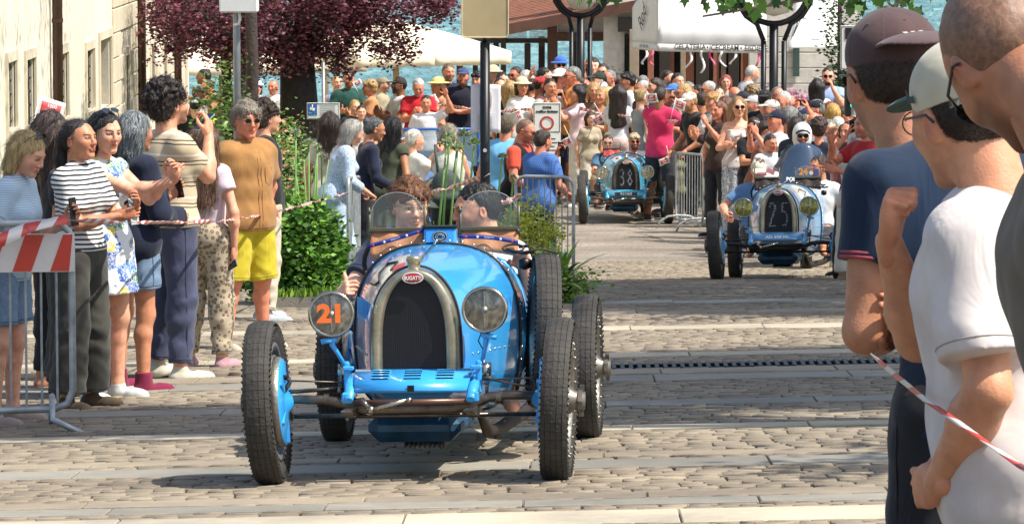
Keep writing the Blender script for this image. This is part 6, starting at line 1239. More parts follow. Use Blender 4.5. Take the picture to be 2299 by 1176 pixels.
    if spec.get('patch'):
        pc = spec['patch']; sx = pc[0]; m = MB()
        def ps(u, v):
            y = pc[1] + (pc[2] - pc[1]) * u; f = max(0, (y - .19) / 1.01) ** .82; rg = smooth_ring(lerp_prof(PR, PC, f), 88); i = pc[3] + (pc[4] - pc[3]) * v; a = int(i); q = rg[a % 88]; r_ = rg[(a + 1) % 88]; g_ = i - a; x, z = q[0] + (r_[0] - q[0]) * g_, q[1] + (r_[1] - q[1]) * g_; return (sx * (x * 1.012 + .001), y, (z - .6) * 1.008 + .6)
        m.grid(ps, 8, 14); m.build('race_number_panel', mat('panel_white', '#dcdad2', .3, coat=.7), t)
        n_ = MB(); n_.tube([Vector(ps(u, v)) + Vector((sx * .004, 0, .004)) for u, v in pc[5]], .006, 5, sq=.5); n_.build('number_stroke', M_INK, t)
        if len(pc) > 6: m = MB(); m.grid(lambda u, v: Vector(ps(.02 + .3 * u, .0 + .25 * v)) + Vector((sx * .002, 0, .003)), 3, 4); m.build('red_flash', mat('flash_red', '#c33a36', .4), t)
    return t
def thing_part(name, parent, loc):
    o = link(name, None, parent, loc); o.empty_display_size = .05; return o
DIG = {'2': [(-.4, .6), (-.2, .95), (.2, .95), (.42, .6), (.2, .15), (-.15, -.4), (-.45, -.95), (.0, -.95), (.45, -.93)], '5': [(.4, .95), (-.25, .95), (-.32, .2), (.1, .25), (.42, -.1), (.4, -.6), (.05, -.95), (-.4, -.85)], '3': [(-.4, .75), (0, .98), (.38, .65), (.2, .15), (-.1, .05), (.25, -.05), (.45, -.5), (.1, -.95), (-.42, -.75)], '8': [(0, .05), (-.35, .45), (0, .95), (.35, .45), (0, .05), (-.42, -.45), (0, -.97), (.42, -.45), (0, .05)]}
def core_number(no, rad):
    m = MB(); r_ = random.Random(2)
    for k, ch in enumerate(no):
        P = [Vector((-.062 + .124 * k + p[0] * .115 * .62, .108, .69 + p[1] * .125)) for p in DIG[ch]]
        for a, b in zip(P, P[1:]):
            n = max(2, int((b - a).length / .0075))
            for i in range(n):
                for w_ in (-1, 0, 1):
                    c = a.lerp(b, i / n) + Vector((r_.uniform(-.006, .006) + w_ * .006, 0, r_.uniform(-.006, .006))); s = r_.uniform(.0012, .0026); m.add([c + Vector((-s, 0, -s)), c + Vector((s, 0, -s)), c + Vector((s, 0, s)), c + Vector((-s, 0, s))], [(0, 1, 2, 3)])
    tag(m.build('painted_number', mat('chalk_white', '#b9bcc4', .8), rad), kind='stuff')
paint('car_blue', '#379fe4'); paint('car_blue_pale', '#5fa0d0'); paint('car_blue_turquoise', '#52aed0'); paint('car_blue_deep', '#2a62b4')
def axle_pts(uf, df, ur, dr):
    f = on(uf, df); r_ = on(ur, dr); r_ = f + (r_ - f).normalized() * 2.42; return f, r_
f21 = (gp(600, 1096) + gp(1258, 1077)) / 2; r21 = (gp(755, 1000) + gp(1320, 987)) / 2
CAR1 = car('light blue vintage racing car nearest the camera with orange 21 on its headlight', f21, r21, 'car_blue', dict(lamp_no='21', lanyard=1, tube=mat('brown_tube', '#6b4f42', .35, .5), patch=(-1, .24, .74, 3, 17, [(.2, .3), (.5, .15), (.8, .35), (.6, .55), (.2, .62), (.3, .7), (.85, .78)], 1)))
f, r_ = axle_pts(1748, 43.9, 1781, 46.3)
def stk25(s_, k, x0, x1, zb):
    if k == 0: MB().box((x0 + .075, -.004, zb + .035), (.10, .003, .032), bev=.001).build('sticker', mat('dot_red', '#c24a50'), s_); text('POLIZIA', .02, M_WHT, s_, (x0 + .075, -.007, zb + .035)); MB().box((xm := (x0 + x1) / 2 + .04, -.004, zb + .06), (.09, .003, .05), Matrix.Rotation(.4, 3, 'Y')).build('sticker', mat('sticker_pink', '#cf7a78', .5), s_)
    else:
        text('24', .095, mat('orange_vinyl2', '#ec9a35', .5), s_, (x0 + .085, -.005, zb + .052), bold=.004); MB().lathe([(0, -.006), (.022, -.005)], (x0 + .17, 0, zb + .04), 14, 'Y').build('sticker', mat('sticker_cream', '#e0d9c0', .5), s_)
        MB().box((x0 + .228, -.004, zb + .045), (.045, .003, .065)).build('sticker', mat('sticker_navy', '#4b4f86', .5), s_); MB().box((x0 + .16, -.004, zb + .098), (.07, .003, .025)).build('sticker', mat('sticker_pink', '#cf7a78', .5), s_)
CAR2 = car('pale blue vintage racing car with white 25 on its radiator mesh', f, r_, 'car_blue_pale', dict(core_no='25', lens='#a39a4a', plate=('AD 308 ML', .048, 0), spare=0, dark=M_OIL, gauge=0, scr=1.22, flap=(M_DKL, M_DKL), stickers=stk25, tube=M_OIL, patch=(1, .30, .95, 4, 16, [(.3, .5), (.6, .35), (.8, .6), (.4, .8)])))
f, r_ = axle_pts(1405, 63.3, 1402, 65.7)
CAR3 = car('turquoise vintage racing car with white 38 on its radiator mesh, driving farthest back', f, r_, 'car_blue_turquoise', dict(core_no='38', lens='#a8a48c', bowl=1, plate=('42160', .066, 1), shell=M_STL, screens=(1, 0), flap=(mat('red_pad', '#b5463f', .6), M_LEA), gauge=0, roll=0, patch=(-1, .3, .8, 3, 10, [(.3, .3), (.5, .6), (.7, .3)])))
def canvas_bag():
    V, F = sculpt([ell((0, 0, 0), (.17, .28, .26), k=.02), ell((0, .0, .18), (.21, .30, .10), k=.05), ell((.06, 0, -.2), (.14, .22, .14), k=.05)], .018, lambda x, y, z: nzf(x * 18, y * 18, z * 14) * .012)
    o = link('canvas_bag', mesh_np('canvas_bag', V, F, [mat('canvas_green', '#6b6a4c', .9, var=.25, vs=5, bump=.5, bs=30)], None, True), None, CAR3.matrix_world @ Vector((.74, 1.55, .66))); tag(o, 'green canvas luggage bag hanging on the side of the turquoise car', 'bag')
canvas_bag()
f, r_ = axle_pts(985, 52.5, 975, 55)
CAR4 = car('deep blue open car behind the spectators at the black pole, with a wide windscreen', f, r_, 'car_blue_deep', dict(screens=(0, 0), spare=0, gauge=0, scale=1.1, roll=0))
ws = thing_part('windscreen', CAR4, (0, 1.35, 0)); m = MB(); m.box((0, 0, 1.26), (.98, .008, .42)); m.build('glass', clear('screen_glass', '#8fa6b4', .35), ws)
m = MB(); m.tube([(-.50, 0, 1.02), (-.5, 0, 1.48), (.5, 0, 1.48), (.5, 0, 1.02)], .016, 6); m.build('frame', MATS['car_blue_deep'], ws)
# ================================================================ people
pattern('breton', 'stripe', ['#e6e3dc', '#2b2c36'], .026); pattern('polo_stripe', 'stripe', ['#c4b294', '#4a4038', '#e3d8c4'], .135); pattern('pale_stripe', 'stripe', ['#b9cddd', '#93abc0'], .012)
pattern('floral_blue', 'floral', ['#b7c9dc', '#6d8bb0', '#e2e6e8'], 26); pattern('dress_tile', 'tile', ['#dfe4ea', '#2c58a8', '#e8e6de', '#3f7fc0', '#dcc23c', '#e2e2dc', '#3c63a8', '#4f7f4c'], 17); pattern('check_blue', 'check', ['#4a74b4', '#1f3c78'], .022)
pattern('leopard', 'leopard', ['#b3a48c', '#6b5c4a', '#8f8168'], 34); pattern('palm_print', 'floral', ['#d5d5d2', '#7d8ba0', '#3d4a64'], 9); pattern('black_print', 'spot', ['#2a2422', '#8d7a5c'], 22); pattern('grey_print', 'floral', ['#8b8d85', '#5d6158', '#a7a89f'], 18); pattern('pink_print', 'floral', ['#c9aba3', '#b58f88', '#d8c2ba'], 20)
pattern('denim', 'heather', ['#5d7590', '#7d94ac'], 60); pattern('denim_dark', 'heather', ['#2c3650', '#3b4866'], 60)
GC = {}
def P(label, u, d, vh, yaw, sex, hair, top, bot, L=('down',), R_=('down',), skin='fair', near=0, H=None, **k):
    loc = on(u, d); crown = Zv(vh, d) - loc.z; ln = R(k.get('lean', 0)); hgt = crown / ((.95 + .80 * math.cos(ln)) / 1.75)
    if k.get('hat'): hgt -= .02
    elif hair and hair[0] in ('mop', 'curly'): hgt -= .035
    elif hair and hair[0]: hgt -= .012
    if H is None: H = hgt
    dz = 0
    if H < .9 or H > 2.02: print('HEIGHT', label, round(H, 2))
    lx = k.pop('dx', 0); loc.x -= math.sin(ln) * .5 * math.sin(R(yaw)) * H / 1.75
    dd = dict(label=label, loc=loc, yaw=yaw, H=H, sex=sex, hair=hair, hc=(hair[1] if hair else '#3a2a20'), top=top, L=L, R=R_, skin=skin, bv=.0095 if near else .021, hv=.0042 if near else .009)
    if bot: dd['bot'] = bot
    dd['seed'] = rnd.randint(0, 99)
    if sex == 'f': dd.setdefault('stance', .05)
    dd.update(k); return person(dd)
# ---- by the left fence
DN = ('down',); PL = ('phonelow',); PH = ('phone',)
P('blonde woman in a pale blue striped T-shirt leaning on the left barrier', 42, 22.95, 290, 72, 'f', ('bob', '#c9ae78', '#8f7348'), ('tee', 'pale_stripe', dict(loose=.022)), ('shorts', 'denim', dict(upto=.75)), ('at', (.14, -.30, 1.25), 'hold', (-1, .3, 0), (.3, .2, -1), (0, -.4, .8)), ('at', (-.22, -.22, 1.12), 'relax', (0, 1, 0), (-.5, .3, -1)), near=1, lean=10, hp=14, hy=-8, shoes=('#9a8c84', '#d8d0c4'), glasses=('#201510', '#3a2418', .021, 'sunglasses', 55), phones=[('L', '#17181a', 'black phone held by the blonde woman at the left fence')])
P('woman with long brown hair and bare shoulders behind the blonde woman', 118, 26.0, 247, 120, 'f', ('long', '#3d2b22', '#1f1510'), ('tank', '#8a6a54'), ('trousers', '#2e2c2c'), ('phonelow',), ('rail',), 'tan', near=1)
P('woman with wavy brown hair half hidden behind the woman in the striped T-shirt', 140, 25.2, 268, 100, 'f', ('long', '#4a3528', '#261a14'), ('tee', '#2c2a2a'), ('wide', '#3e3d38'), DN, DN, 'tan', near=1, shoes=('#3a2c24', '#2a2420'))
P('young woman with a dark ponytail, black and white striped T-shirt and wide trousers', 180, 24.1, 265, 62, 'f', ('pony', '#2c1f1b', '#15100e'), ('tee', 'breton', dict(loose=.03, hem=.97, sleeve=.72)), ('wide', '#46443d', dict(waist=1.06, flare=.055)), ('phonelow',), ('at', (-.02, -.30, 1.19), 'hold', (1, .2, .2)), 'tan', near=1, hy=-6, hp=-4, shoes=('#5a4c3a', '#4a3c2e'), phones=[('R', '#b9c4c0', 'pale phone held low by the woman in the striped T-shirt')])
P('dark haired woman in a blue and yellow tile print dress with sunglasses on her head', 236, 24.9, 248, 55, 'f', ('long', '#1d1614', '#0c0908'), ('dress', 'dress_tile', dict(hem=.66, sleeve=.12, loose=.010)), None, ('at', (.10, -.42, 1.36), 'hold', (-1, 0, .2), (.3, .3, -1), (0, -.5, .8)), ('at', (.10, -.44, 1.34), 'pinch', (1, .1, .2), (-.3, .2, -1), (0, -.4, .9)), 'fair', near=1, hp=6, hy=-18, shoes=('#c9ccc8', '#e2dcc8'), glasses=('#26303c', '#14181c', .024, 'sunglasses', 60))
P('grey haired woman in a dark navy jacket and short denim shorts', 302, 25.6, 250, 132, 'f', ('bob', '#9aa0a2', '#3c4246'), ('jacket', '#1b2236', dict(hem=.66, loose=.034)), ('shorts', 'denim', dict(upto=.62)), PL, ('at', (-.14, -.26, 1.10), 'relax', (1, .3, 0)), 'tan', near=1, lean=2, shoes=('#7c2240', '#cfc6c0', 1), phones=[('L', '#1c1d20', 'large black phone held up beside the navy jacket', -8, 8)])
P('tall curly haired man in a beige striped polo holding a phone to his mouth', 384, 26.9, 180, 118, 'm', ('curly', '#2a1b15', '#0f0a08'), ('tee', 'polo_stripe', dict(loose=.020, sleeve=.66, hem=.92)), ('trousers', '#454a62', dict(loose=.028)), DN, ('at', (-.02, -.24, 1.45), 'hold', (.8, .6, 0), (-.3, .1, -1), (.3, -.1, 1)), 'fair', near=1, hs=1.05, girth=1.12, beard=.7, hy=12, hp=-6, glasses=(None, '#15110f', .022, 'glasses'), shoes=('#cdc7b4', '#e6e0cc'), phones=[('R', '#8fb5bb', 'pale blue phone held at the mouth of the curly haired man', 50)])
P('girl with very long brown hair, pale pink top and leopard print trousers', 462, 28.0, 276, 160, 'f', ('vlong', '#80604a', '#3c291e'), ('tee', '#d9c6d0', dict(hem=.99, sleeve=.4)), ('trousers', 'leopard', dict(loose=.03, waist=1.05)), DN, ('down', 'hold'), 'fair', near=1, shoes=('#b98d94', '#e0d6cc'), phones=[('R', '#46507a', 'blue phone hanging in the hand of the long haired girl', 30, 30)])
P('grey haired man in a brown short sleeved shirt and yellow cargo shorts', 553, 30.2, 222, 42, 'm', ('mop', '#a59a8b', '#5e5347'), ('shirt', '#a37746', dict(hem=.86, loose=.034, sleeve=.72)), ('shorts', '#bfae2c', dict(upto=.98, loose=.034, flare=.018)), ('at', (.20, .13, .91), 'relax', (-1, 0, 0)), ('at', (-.26, .09, .89), 'relax', (1, 0, 0), (-.8, .5, -.6)), 'red', near=1, girth=1.12, hy=-16, hp=4, hs=1.04, shoes=('#bdb09c', '#c9c0ae'), glasses=('#1b1420', '#8a7448', .021))
P('young man in a black T-shirt and cream trousers behind the man in yellow shorts', 598, 34.5, 222, 100, 'm', ('curly', '#3a2a20', '#1a120e'), ('tee', '#17181a'), ('trousers', '#c4bba6', dict(loose=.026)), ('pocket',), ('pocket',), 'fair', near=1, hy=20, shoes=('#aab0b4', '#d8dadc'))
# ---- behind the planter and at the middle fences
P('woman with long straight brown hair in a cream top and black trousers, seen from behind', 742, 44.5, 250, 165, 'f', ('long', '#3f2c25', '#1f1511'), ('tee', '#cfc6b4'), ('trousers', '#1c1b1e'), DN, DN, near=1)
P('white haired woman in a long blue floral dress leaning on the middle fence', 778, 41.8, 268, 105, 'f', ('bob', '#b9b6ae', '#7e7a72'), ('dress', 'floral_blue', dict(hem=.42, sleeve=1.6, loose=.02)), None, ('rail',), ('rail',), 'fair', near=1, lean=14, girth=1.12, shoes=('#b7aa98', '#8a7d6c'), hp=10)
P('woman with grey streaked tied hair and glasses in a navy top leaning on the fence', 832, 43.6, 263, 108, 'f', ('bun', '#6e7072', '#34373a'), ('long', '#1d2338'), ('trousers', '#24262c'), ('rail',), ('rail',), 'tan', near=1, lean=12, glasses=(None, '#141214', .022, 'glasses'))
P('woman with long black hair in an olive green dress turned away from the camera', 880, 44.6, 262, 150, 'f', ('long', '#171214', '#080607'), ('dress', '#4a5140', dict(hem=.6, sleeve=.2)), None, ('rail',), DN, 'olive', near=1, lean=8)
P('old woman in a white blouse photographing with a black phone beside the olive dress', 930, 47.5, 290, 120, 'f', ('short', '#d8d5cc', '#a8a59c'), ('tee', '#dcdcd6'), ('skirt', 'black_print'), PH, PH, 'fair', near=1, phones=[('L', '#151516', 'black phone raised by the old woman in the white blouse')])
P('woman with short blonde grey hair in a cream top wearing a green backpack', 1008, 41.5, 276, 175, 'f', ('mop', '#b0a68c', '#6f6552'), ('tank', '#d8d6c8'), ('trousers', '#3b3a40'), ('phone',), ('rail',), 'fair', near=1, girth=1.15)
P('boy with light brown hair standing in the deep blue open car', 1026, 51.0, 240, 30, 'm', ('short', '#8a6844', '#4c3622'), ('tee', '#6b8fae'), ('shorts', '#3b3f4a'), DN, DN, 'fair', near=1, H=1.52)
GB = C.objects[-1]
P('man in a sky blue polo shirt and camouflage cap beside the black pole', 1136, 46.0, 256, 160, 'm', ('short', '#6f5c48'), ('polo', '#6fb2e0', dict(loose=.03)), ('trousers', '#3a5a84'), DN, DN, 'red', near=1, girth=1.25, hat=('cap', '#5c5646'))
P('bald man with sunglasses in a black and orange shirt with hands on the fence', 1172, 44.0, 265, 62, 'm', ('buzz', '#8a6a58', '#7a5a48'), ('tee', '#d8543c', dict(loose=.012)), ('shorts', '#1a1a1d'), ('rail',), ('rail',), 'red', near=1, over='#17171b', lean=8, girth=1.1, beard=.5, hp=8, glasses=('#0d0d10', '#0d0d10', .022))
P('man with short brown hair in a blue checked shirt holding up a black phone', 1216, 43.2, 292, 138, 'm', ('short', '#4a3a30', '#2a1f18'), ('shirt', 'check_blue', dict(hem=.80)), ('trousers', '#1d2236'), ('phone',), ('rail',), 'red', near=1, girth=1.15, lean=6, phones=[('L', '#101114', 'black phone held up by the man in the checked shirt')])
# ---- in and around the cars
def seated(label, u, d, vh, yaw, gnd=None, **k):
    loc = on(u, d); loc.z = Zv(vh, d) - k.pop('H', 1.75) + .012; dd = dict(label=label, loc=loc, yaw=yaw, H=1.75, seat=True, bv=.0095, hv=.0038); dd.update(k); return person(dd)
seated('driver with wavy brown hair and thin round glasses in the car numbered 21', 918, 20.55, 412, 6, sex='m', hair=('mop', '#8a5a36', '#44291a'), hc='#5a3a24', top=('tee', '#2b3550'), bot=('trousers', '#2e3036'), skin='pale', L=('wheel',), R=('at', (-.36, -.42, 1.235), 'grip', (1, 0, 0), (-.5, .2, -1), (.25, -.8, .45)), beard=.25, hy=10, hp=6, glasses=(None, '#9a8a60', .022, 'glasses'))
seated('dark haired passenger of the car numbered 21 looking sideways', 1082, 20.65, 420, 0, sex='m', hair=('short', '#251c18', '#0e0a09'), hc='#251c18', top=('tee', '#cfd2d4'), bot=('trousers', '#2e3036'), skin='fair', L=('at', (.20, -.34, 1.38), 'relax', (0, 0, -1), (.25, .1, -1)), R=('front',), hy=-74, hp=8, beard=.5)
seated('driver of the car with 25 in a white T-shirt and purple mirrored sunglasses', 1838, 45.9, 354, -10, sex='m', hair=('short', '#4a3e36', '#241d18'), hc='#3a3028', top=('tee', '#dcdcdc'), bot=('trousers', '#33353c'), skin='tan', L=('at', (.30, -.12, 1.02), 'relax', (-1, 0, 0), (.8, .2, -.6)), R=('wheel',), hy=-38, bv=.012, hv=.005, beard=.4, glasses=('#5a2fa8', '#403070', .022))
seated('co-driver in a white cap crouching behind the left screen of the car with 25', 1702, 46.0, 358, 0, sex='m', hair=('short', '#6a5444'), top=('tee', '#5d86b4'), bot=('trousers', '#33353c'), skin='fair', L=('front',), R=('at', (-.36, -.25, 1.15), 'relax', (1, 0, 0), (-.8, .2, -.6)), hat=('cap', '#d9d2be'), hp=22, bv=.012, hv=.005)
seated('dark haired driver behind the small screen of the turquoise car', 1364, 65.2, 306, 0, sex='m', hair=('short', '#33261f'), top=('tee', '#4a6f8c'), bot=('trousers', '#33353c'), skin='red', L=('wheel',), R=('wheel',), bv=.018, hv=.007, glasses=('#141418', '#141418', .024))
seated('blond passenger of the turquoise car in white with a black neck scarf', 1424, 65.2, 303, 5, sex='m', hair=('mop', '#c4b48c', '#8d7c5c'), top=('tee', '#dcdcd8'), bot=('trousers', '#c9c6bd'), skin='red', L=('front',), R=('front',), bv=.018, hv=.007, beard=.95, bc='#08080a', hc='#c4b48c', glasses=('#141418', '#141418', .024))
# ---- foreground spectators on the right
d_ = 8.6; lo = on(2222, d_)
man, JA = person(dict(label='man in a navy polo shirt and dark brown cap worn backwards with folded arms', loc=lo, yaw=-152, H=1.82, sex='m', girth=1.0, hs=1.06, skin='#c08a6a', hc='#2a1c14', beard=.5, lean=20, hoff=(.055, -.05), hy=-12, hp=-12, bv=.0075, hv=.003, seed=7,
    top=('polo', '#152840', dict(hem=.88, sleeve=.50, collar=1, loose=.013)), bot=('trousers', '#222328', dict(loose=.03)), shoes=('#c8c8c8', '#e0e0e0'), hair=('buzz', '#3a281d', '#22160f', 1.),
    L=('at', (.02, -.24, 1.16), 'relax', (0, 1, 0), (.95, .5, -1), (-.9, -.1, .1)), R=('at', (.125, -.115, 1.14), 'relax', (1, 0, 0), (-.5, .0, -1), (.25, 1, .05))))
hM = Matrix([list(r_) for r_ in JA['hMt']]).to_4x4(); hT = Matrix.Translation(JA['hc']) @ hM @ Matrix.Scale(JA['hs'], 4)
def fine_cap(root, J, crown_c, visor_c, under, vox=.0025, strap=False):
    cr, vi = fit_cap(backwards=True)
    if strap: cr.append(ell((0, -.115, .045), (.042, .06, .034), k=.004, op=-1))
    def seams(x, y, z):
        a = np.arctan2(y - .014, x); return -.0012 * np.exp(-(np.sin(a * 3) / .035) ** 2) * (z > .03) + nzf(x * 34, y * 34, z * 34) * .0012
    o = place_mesh('cap', sculpt(cr, vox, seams), cloth(crown_c), root, J['hMt'], J['hs'], J['hc']); v = sculpt(vi, vox); n = v[0][v[1]].mean(1)
    place_mesh('cap_visor', v, cloth(visor_c), root, J['hMt'], J['hs'], J['hc'])
    b_ = MB(); b_.lathe([(.009, 0), (.006, .005), (.0, .006)], (0, .014, .131), 12)
    for k in range(6):
        a = k * 1.047 + .5; b_.tube([(.066 * math.cos(a) + .004 * math.cos(q), .014 + .082 * math.sin(a) + .004 * math.sin(q), .099 + .002) for q in [i * .785 for i in range(8)]], .0012, 5, closed=True)
    q = b_.build('cap_eyelets', mat('thread_' + crown_c[1:], crown_c, .7), root); q.matrix_local = Matrix.Translation(J['hc']) @ Matrix([list(r_) for r_ in J['hMt']]).to_4x4() @ Matrix.Scale(J['hs'], 4); q['kind'] = 'stuff'
fine_cap(man, JA, '#54403f', '#5e4b4b', '#2a2020')
lg = MB()
for k in range(3):
    x0 = -.016 + k * .013; h_ = .012 + .006 * k; z_ = .064; P_ = [(x0, .170, z_ + .000), (x0 + .008, .170, z_), (x0 + .008 + h_ * .5, .150, z_ + .010), (x0 + h_ * .5, .150, z_ + .010)]; lg.prism(P_, (0, 0, .0015))
q = lg.build('cap_stripes', mat('stripe_beige', '#cdb9a2', .6), man); q.matrix_local = hT
glasses(man, JA, '#3a2c1c', '#141010', .024)
# cuff stripes of the polo sleeves
for n_ in 'LR':
    sh_, el_ = JA['sh' + n_], JA['el' + n_]; ax = Vector(el_ - sh_).normalized(); m = MB()
    for t_, cl in ((.465, 0), (.495, 1)):
        c_ = Vector(sh_).lerp(Vector(el_), t_); u_ = ax.orthogonal().normalized(); w_ = ax.cross(u_); m.m = cl; r_ = .0665; m.tube([c_ + (u_ * math.cos(a) + w_ * math.sin(a)) * r_ for a in [i * 6.283 / 28 for i in range(28)]], .0042, 6, closed=True)
    m.build('cuff_band', [mat('cuff_red', '#a34a54', .8), mat('cuff_red2', '#a34a54', .8)], man)
d_ = 7.9; lo = on(2298, d_)
boy, JB = person(dict(label='boy in a white T-shirt and cream cap with a green visor, hand at his chin', loc=lo, yaw=-110, H=1.69, sex='m', girth=1.1, hs=1.12, skin='#d39a78', hc='#241812', hy=-42, hp=6, bv=.007, hv=.003, seed=11, lean=9,
    top=('tee', '#d9d0cc', dict(hem=.80, sleeve=.76, loose=.034, fold=.010)), bot=('trousers', '#3a3f50', dict(loose=.03)), shoes=('#c8c8c8', '#e0e0e0'), hair=('buzz', '#2c1e16', '#18100b', 1.),
    R=('at', (.03, -.19, 1.42), 'fist', (0, 1, .3), (-.5, -.3, -1), (.25, .25, 1)), L=('at', (.15, -.13, .95), 'relax', (0, 1, 0), (.9, .8, -.4), (-.7, -.6, -.1))))
def boy_cap():
    J = JB; T_ = '#cfc8b0'; cr = [ell((0, .014, .045), (.089, .111, .094), k=.02, cuts=(((0, 0, .020), (0, .06, -1)),)), ell((0, .112, .030), (.038, .05, .030), k=.004, op=-1)]
    cr.append(cap((-.05, .106, .012), (.05, .106, .012), .006, k=.002, sq=(1, 1, .6)))
    def seams(x, y, z): a = np.arctan2(y - .014, x); return -.0010 * np.exp(-(np.sin(a * 3) / .03) ** 2) * (z > .03) + nzf(x * 26, y * 26, z * 26) * .0014
    place_mesh('cap', sculpt(cr, .0025, seams), cloth(T_), boy, J['hMt'], J['hs'], J['hc'])
    vi = [ell((0, -.098, .038), (.080, .090, .026), k=.01, cuts=(((0, -.055, 0), (0, 1, 0)),)), ell((0, -.098, .026), (.12, .10, .026), k=.003, op=-1)]; place_mesh('cap_visor', sculpt(vi, .0025), cloth('#2f5145'), boy, J['hMt'], J['hs'], J['hc'])
    st = MB(); pts = [(.083 * math.cos(a), .014 + .108 * math.sin(a), .012 + .010 * math.sin(a)) for a in [R(30 + i * 10) for i in range(13)]]; st.tube(pts, .0075, 6, sq=.35, up=(0, 0, 1)); q = st.build('cap_strap', cloth(T_), boy)
    M_ = Matrix.Translation(J['hc']) @ Matrix([list(r_) for r_ in J['hMt']]).to_4x4() @ Matrix.Scale(J['hs'], 4); q.matrix_local = M_
    em = MB(); c_ = Vector((.0905, -.02, .052)); s_ = .012
    em.prism([c_ + Vector((0, -s_ * .8, s_)), c_ + Vector((0, -s_ * .8, -s_)), c_ + Vector((0, s_, -s_ * 1.3)), c_ + Vector((0, s_ * .9, -.2 * s_)), c_ + Vector((0, .1 * s_, -s_ * .2))], (.0015, 0, 0)); q = em.build('cap_emblem', mat('emblem_dk', '#3c4a48', .6), boy); q.matrix_local = M_
boy_cap(); glasses(boy, JB, None, '#2a3340', .025, 'glasses')
d_ = 6.9; lo = on(2615, d_)
man2, JC = person(dict(label='close shaven man with dark sunglasses in a grey brown T-shirt at the right edge', loc=lo, yaw=-100, H=1.79, neck=.07, sex='m', girth=1.12, hs=1.08, skin='#b98365', hc='#2a1c14', bc='#3a2a20', beard=.62, hy=-60, hp=40, lean=18, strands=0, bv=.0075, hv=.003, seed=3,
    top=('tee', '#6a6256', dict(hem=.86, sleeve=.74, loose=.032)), bot=('shorts', '#5a6478'), shoes=('#c8c8c8', '#e0e0e0'), hair=('buzz', '#8a6650', '#6e5040', 1.),
    L=('down',), R=DN))
glasses(man2, JC, '#101214', '#101012', .027)
# phone-holding neighbour half hidden behind the cap
girl, JD = person(dict(label='person almost hidden between the navy polo and the white T-shirt, one hand on the tape', loc=on(2425, 9.3), yaw=-120, H=1.55, sex='f', skin='fair', hc='#2a1c14', bv=.009, hv=.004, seed=5, top=('tee', '#27507c'), bot=('trousers', '#2c2f38'), hair=('long', '#3a271c'),
    L=('at', (.17, -.36, .93), 'relax', (-1, 0, 0), (.6, .2, -1), (0, -.35, -1)), R=DN, hp=5))
def tape(name, label, pts, group=None, w_=.05, twist=2.0, n=80, sag=.0, sd=0, thick=.0015, flat=False):
    """red and white barrier tape, twisted in places, hanging between points"""
    P_ = [Vector(p) for p in pts]; L_ = [0]
    for a, b in zip(P_, P_[1:]): L_.append(L_[-1] + (b - a).length)
    tot = L_[-1]; V = []; r_ = random.Random(sd)
    for i in range(n + 1):
        s = tot * i / n; k = max(j for j in range(len(P_) - 1) if L_[j] <= s + 1e-9); t = (s - L_[k]) / max(1e-6, L_[k + 1] - L_[k]); p = P_[k].lerp(P_[k + 1], min(1, t)); p.z -= sag * 4 * t * (1 - t)
        d = (P_[k + 1] - P_[k]).normalized(); a = 0 if flat else twist * math.sin(s * 3.1 + sd) + .5 * math.sin(s * 7 + sd * 2); u = Vector((0, 0, 1)) - d * d.z; u.normalize(); v = d.cross(u); w2 = w_ * (1 if flat else .55 + .45 * abs(math.sin(s * 1.7 + sd)))
        q = u * math.cos(a) + v * math.sin(a); V += [p + q * w2 / 2, p - q * w2 / 2]
    b = Vector(P_[0]); m = MB(); m.add([v - b for v in V], [(2 * i, 2 * i + 2, 2 * i + 3, 2 * i + 1) for i in range(n)], True)
    mt = tape_mat(); me = m.mesh(name, mt); uv = me.uv_layers.new(name='UVMap')
    for f in me.polygons:
        for li in f.loop_indices: vi = me.loops[li].vertex_index; uv.data[li].uv = ((vi // 2) / n * tot, vi % 2)
    o = link(name, me, None, b); solidify(o, thick, 0); tag(o, label, 'barrier tape', group); return o
def tape_mat():
    if 'tape' in MATS: return MATS['tape']
    m, nt, N, L, b = nodes('tape'); uv = N.new('ShaderNodeUVMap'); sp = N.new('ShaderNodeSeparateXYZ'); L.new(uv.outputs[0], sp.inputs[0]); ma = N.new('ShaderNodeMath'); ma.operation = 'MULTIPLY_ADD'; L.new(sp.outputs[0], ma.inputs[0]); ma.inputs[1].default_value = 5.2
    mb = N.new('ShaderNodeMath'); mb.operation = 'MULTIPLY'; L.new(sp.outputs[1], mb.inputs[0]); mb.inputs[1].default_value = .35; L.new(mb.outputs[0], ma.inputs[2]); fr = N.new('ShaderNodeMath'); fr.operation = 'FRACT'; L.new(ma.outputs[0], fr.inputs[0])
    rp = N.new('ShaderNodeValToRGB'); rp.color_ramp.interpolation = 'CONSTANT'; L.new(fr.outputs[0], rp.inputs[0]); rp.color_ramp.elements[0].color = (*col('#d9d2cb'), 1); rp.color_ramp.elements[1].position = .5; rp.color_ramp.elements[1].color = (*col('#c6453c'), 1); L.new(rp.outputs[0], b.inputs['Base Color']); b.inputs['Roughness'].default_value = .35; MATS['tape'] = m; return m
tape('barrier_tape', 'twisted red and white tape crossing in front of the boy in the cream cap', [pt(1960, 800, 8.35), pt(2075, 895, 7.75), pt(2290, 1045, 7.3), pt(2420, 1120, 7.1)], w_=.017, twist=1.2, sd=2, n=120)
